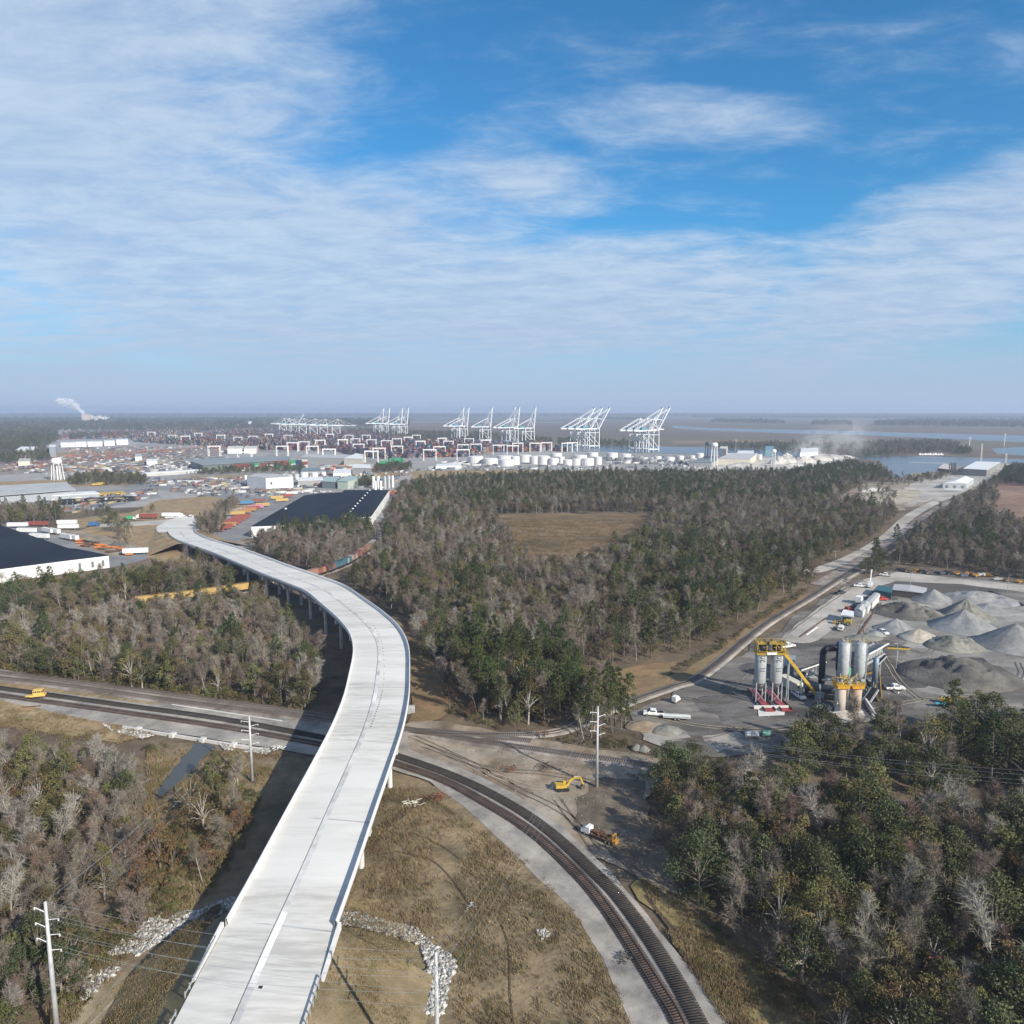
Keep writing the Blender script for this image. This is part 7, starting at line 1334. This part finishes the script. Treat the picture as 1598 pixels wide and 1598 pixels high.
for i, (px_, cn) in enumerate(seq):
    pxs = np.array([PX(*p)[0] for p in tp]); j = int(np.argmin(abs(pxs - px_) + (tp[:, 1] > 480) * 0)); d_ = tp[min(j + 4, len(tp) - 1)] - tp[max(j - 4, 0)]; pm = paint('wagon_' + cn, {'yellow': (.46, .31, .11), 'orange': (.32, .18, .12), 'red': (.24, .09, .08), 'blue': (.06, .14, .18), 'grey': (.34, .32, .28)}[cn])
    if cn not in wp: o = wp[cn] = wagon(pm, 'x')
    else: o = dup(wp[cn])
    o.location = (*tp[j], TOP + .3); o.rotation_euler = (0, 0, math.atan2(d_[1], d_[0])); o['label'] = f"{names[cn]} in the woods {'left of the viaduct' if i < 8 else 'right of the viaduct'}, {['first','second','third','fourth','fifth','sixth','seventh','eighth','ninth'][i if i < 8 else i - 8]} from the {'leafy end' if i < 8 else 'viaduct'}"
# masts, dolphins and a barge on the river
for i, (px_, py_, h_) in enumerate(((1512, 705, 33), (1567, 697, 34), (1568, 735, 26), (1530, 724, 34), (1148, 703, 26))):
    x, y = W(px_, py_); m = MB()
    if i in (2, 3): [m.beam((s * 1.2, q * 1.2, 0), (s * .8, q * .8, h_), .35) for s in (-1, 1) for q in (-1, 1)]; [m.beam((-1, 1, z_), (1, 1, z_), .3) for z_ in range(2, h_, 4)]
    else: m.beam((0, 0, 0), (0, 0, h_), .9 if i < 2 else .4); m.beam((-3, 0, h_ - 4), (3, 0, h_ - 4), .4)
    o = m.build('mast', cream if i in (2, 3) else white); o.location = (x, y, 0); tag(o, ['white pylon on the far river island', 'white pylon beyond the pond', 'thin lattice mast beside the white terminal hall', 'thick lattice mast behind the white terminal hall', 'thin mast at the chemical quay'][i], 'mast')
for i in range(24):
    x, y = W(1420 + i * 3., 722 + i * .09); m = MB(); m.tube((0, 0, -.5), (0, 0, 1.6), .45, n=8); o = m.build('mooring_float', white); o.location = (x, y, .05); tag(o, 'white mooring float in the line across the river', 'float', 'white mooring floats')
x, y = W(1452, 710); bg_ = thing('barge_dock', (x, y, .05), 0, 'long pale dock with low sheds on the far river bank', 'dock'); m = MB(); m.box((0, 0, .8), (50, 7, 1.6)); m.build('deck', white, bg_); rr = random.Random(3)
for k in range(9): m = MB(); m.box((-22 + k * 5.4, rr.uniform(-1, 1), 2.6), (rr.uniform(2, 4), 3, rr.uniform(1.5, 3.5))); m.build('deck_shed', greyroof if k % 2 else white, bg_)
x, y = W(1486, 739); cp = thing('conveyor_tower', (x, y, 0), 0, 'dark lattice loading tower on the wharf', 'loading tower'); m = MB(); [m.beam((s * 3, q * 3, 0), (s * 3, q * 3, 15), .8) for s in (-1, 1) for q in (-1, 1)]; [m.box((0, 0, z_), (7, 7, .6)) for z_ in (4, 8, 12, 15)]; m.box((.5, 0, 10), (4, 4, 9)); m.build('frame', paint('tower_dark', (.12, .14, .16)), cp)
# white dust heaps of the crushing works
for i, (px_, py_, r_, h_) in enumerate(((1215, 724, 14, 14), (1228, 722, 15, 17), (1255, 722, 18, 12), (1275, 719, 22, 10), (1300, 716, 18, 8), (1320, 716, 16, 7), (1240, 728, 20, 6), (1160, 727, 22, 6), (1085, 722, 10, 8))):
    o = pile(px_, py_, r_, h_, mat('white_dust', (.5, .5, .5)), f"{'steep' if h_ > 13 else 'broad' if r_ > 17 else 'small'} white mineral heap at the dusty works, {['beside the water tower','right of the tower','below the crusher','along the crusher side','towards the river trees','last towards the trees','front of the works','by the sloping shed','by the dark-topped tower'][i]}", .4, 1.3, 40 + i); o['group'] = 'white mineral heaps'; o.name = 'mineral_heap'; o['category'] = 'mineral heap'
for i, (px_, py_, r_, h_) in enumerate(((1358, 766, 9, 4), (1368, 765, 7, 3), (1350, 768, 5, 2))): o = pile(px_, py_, r_, h_, mat('white_dust', (.5, .5, .5)), ['largest', 'middle', 'smallest'][i] + ' of the pale spoil heaps in the terminal clearing', .6, 1.3, 60 + i); o['group'] = 'spoil heaps'; o.name = 'spoil_heap'; o['category'] = 'spoil heap'
# ------------------------------------------------------------------ air
def vol(name, o, d, c=(.9, .92, .95)):
    m = bpy.data.materials.new(name); m.use_nodes = True; N, L = m.node_tree.nodes, m.node_tree.links; N.remove(N['Principled BSDF']); v = N.new('ShaderNodeVolumePrincipled'); v.inputs['Density'].default_value = d; v.inputs['Color'].default_value = (*c, 1); v.inputs['Anisotropy'].default_value = .1 if name == 'haze' else -.35
    L.new(v.outputs[0], N['Material Output'].inputs['Volume']); o.data.materials.clear(); o.data.materials.append(m); o['kind'] = 'stuff'; return o
m = MB(); m.box((0, 41000, 72), (118000, 93000, 146)); vol('haze', m.build('haze', white), HAZE, HAZEC)
puff_m = mat('vapour', (.86, .87, .88), 1., spec=0., attr=False, coord='obj')
def plume(name, pts, n_, size, label):
    """a drifting cloud of very many small pale flecks"""
    P_ = smooth(pts, np.linalg.norm(np.array(pts[0][:3]) - np.array(pts[-1][:3])) / 40 + .1); g_ = np.random.default_rng(len(name) + n_); k = g_.integers(0, len(P_), n_)
    wob = np.array([[mn.fractal(Vector((p_[0] * .02, p_[2] * .02, q)), 1, 2, 4) for q in (1., 7.)] for p_ in P_]); c = P_[k, :3].copy(); r_ = P_[k, 3]
    d_ = g_.normal(0, .5, (n_, 3)) * r_[:, None]; c += d_; c[:, 0] += wob[k, 0] * r_ * .9; c[:, 2] += wob[k, 1] * r_ * .7; keep = np.array([mn.fractal(Vector(tuple(q / (r_.mean() * .55))), 1, 2, 4) for q in c]) > -.12; c = c[keep]; c[:, 2] = np.maximum(c[:, 2], .5)
    T_ = g_.normal(0, size * .6, (len(c), 3, 3)); V = (c[:, None, :] + T_).reshape(-1, 3); o = npmesh(name, V, np.arange(len(V)).reshape(-1, 3), puff_m); o['kind'] = 'stuff'; o['label'] = label
def at(px, py, D): return ((px - 799) / F * D, D, H - (py - 640) / F * D)
plume('steam_plume', [(*at(141, 652, 6200), 7), (*at(132, 641, 6200), 16), (*at(122, 633, 6200), 26), (*at(112, 627, 6200), 28), (*at(98, 626, 6200), 16)], 5200, 4., 'white steam plume drifting from the mill on the skyline')
plume('steam_cloud', [(*at(183, 661, 5600), 12), (*at(174, 657, 5600), 22), (*at(164, 655, 5600), 20), (*at(158, 650, 5600), 10)], 2600, 4., 'low white steam cloud right of the mill')
plume('steam_cloud', [(*at(152, 662, 5600), 12), (*at(150, 657, 5600), 20), (*at(147, 650, 5600), 10)], 1500, 4., 'small white steam cloud touching the mill')
plume('dust_smoke', [(*at(1230, 720, 1420), 10), (*at(1250, 709, 1420), 20), (*at(1275, 699, 1420), 32), (*at(1305, 692, 1420), 40), (*at(1335, 688, 1420), 30)], 190000, .26, 'pale dust haze blowing off the white mineral works')

# ------------------------------------------------------------------ labels that would still be the same get their place in the row
by = {}
for o in list(col.objects):
    if o.parent is None and o.get('category'): by.setdefault(o['label'], []).append(o)
for lb, os_ in by.items():
    if 1 < len(os_) < 45:
        os_.sort(key=lambda o: PX(o.location.x, max(20, o.location.y), o.location.z)[0]); w = lb.split(); w = w[:12] if len(w) > 12 else w
        for i, o in enumerate(os_): o['label'] = ' '.join(w).rstrip(',') + f", {nth(i)} from the left"
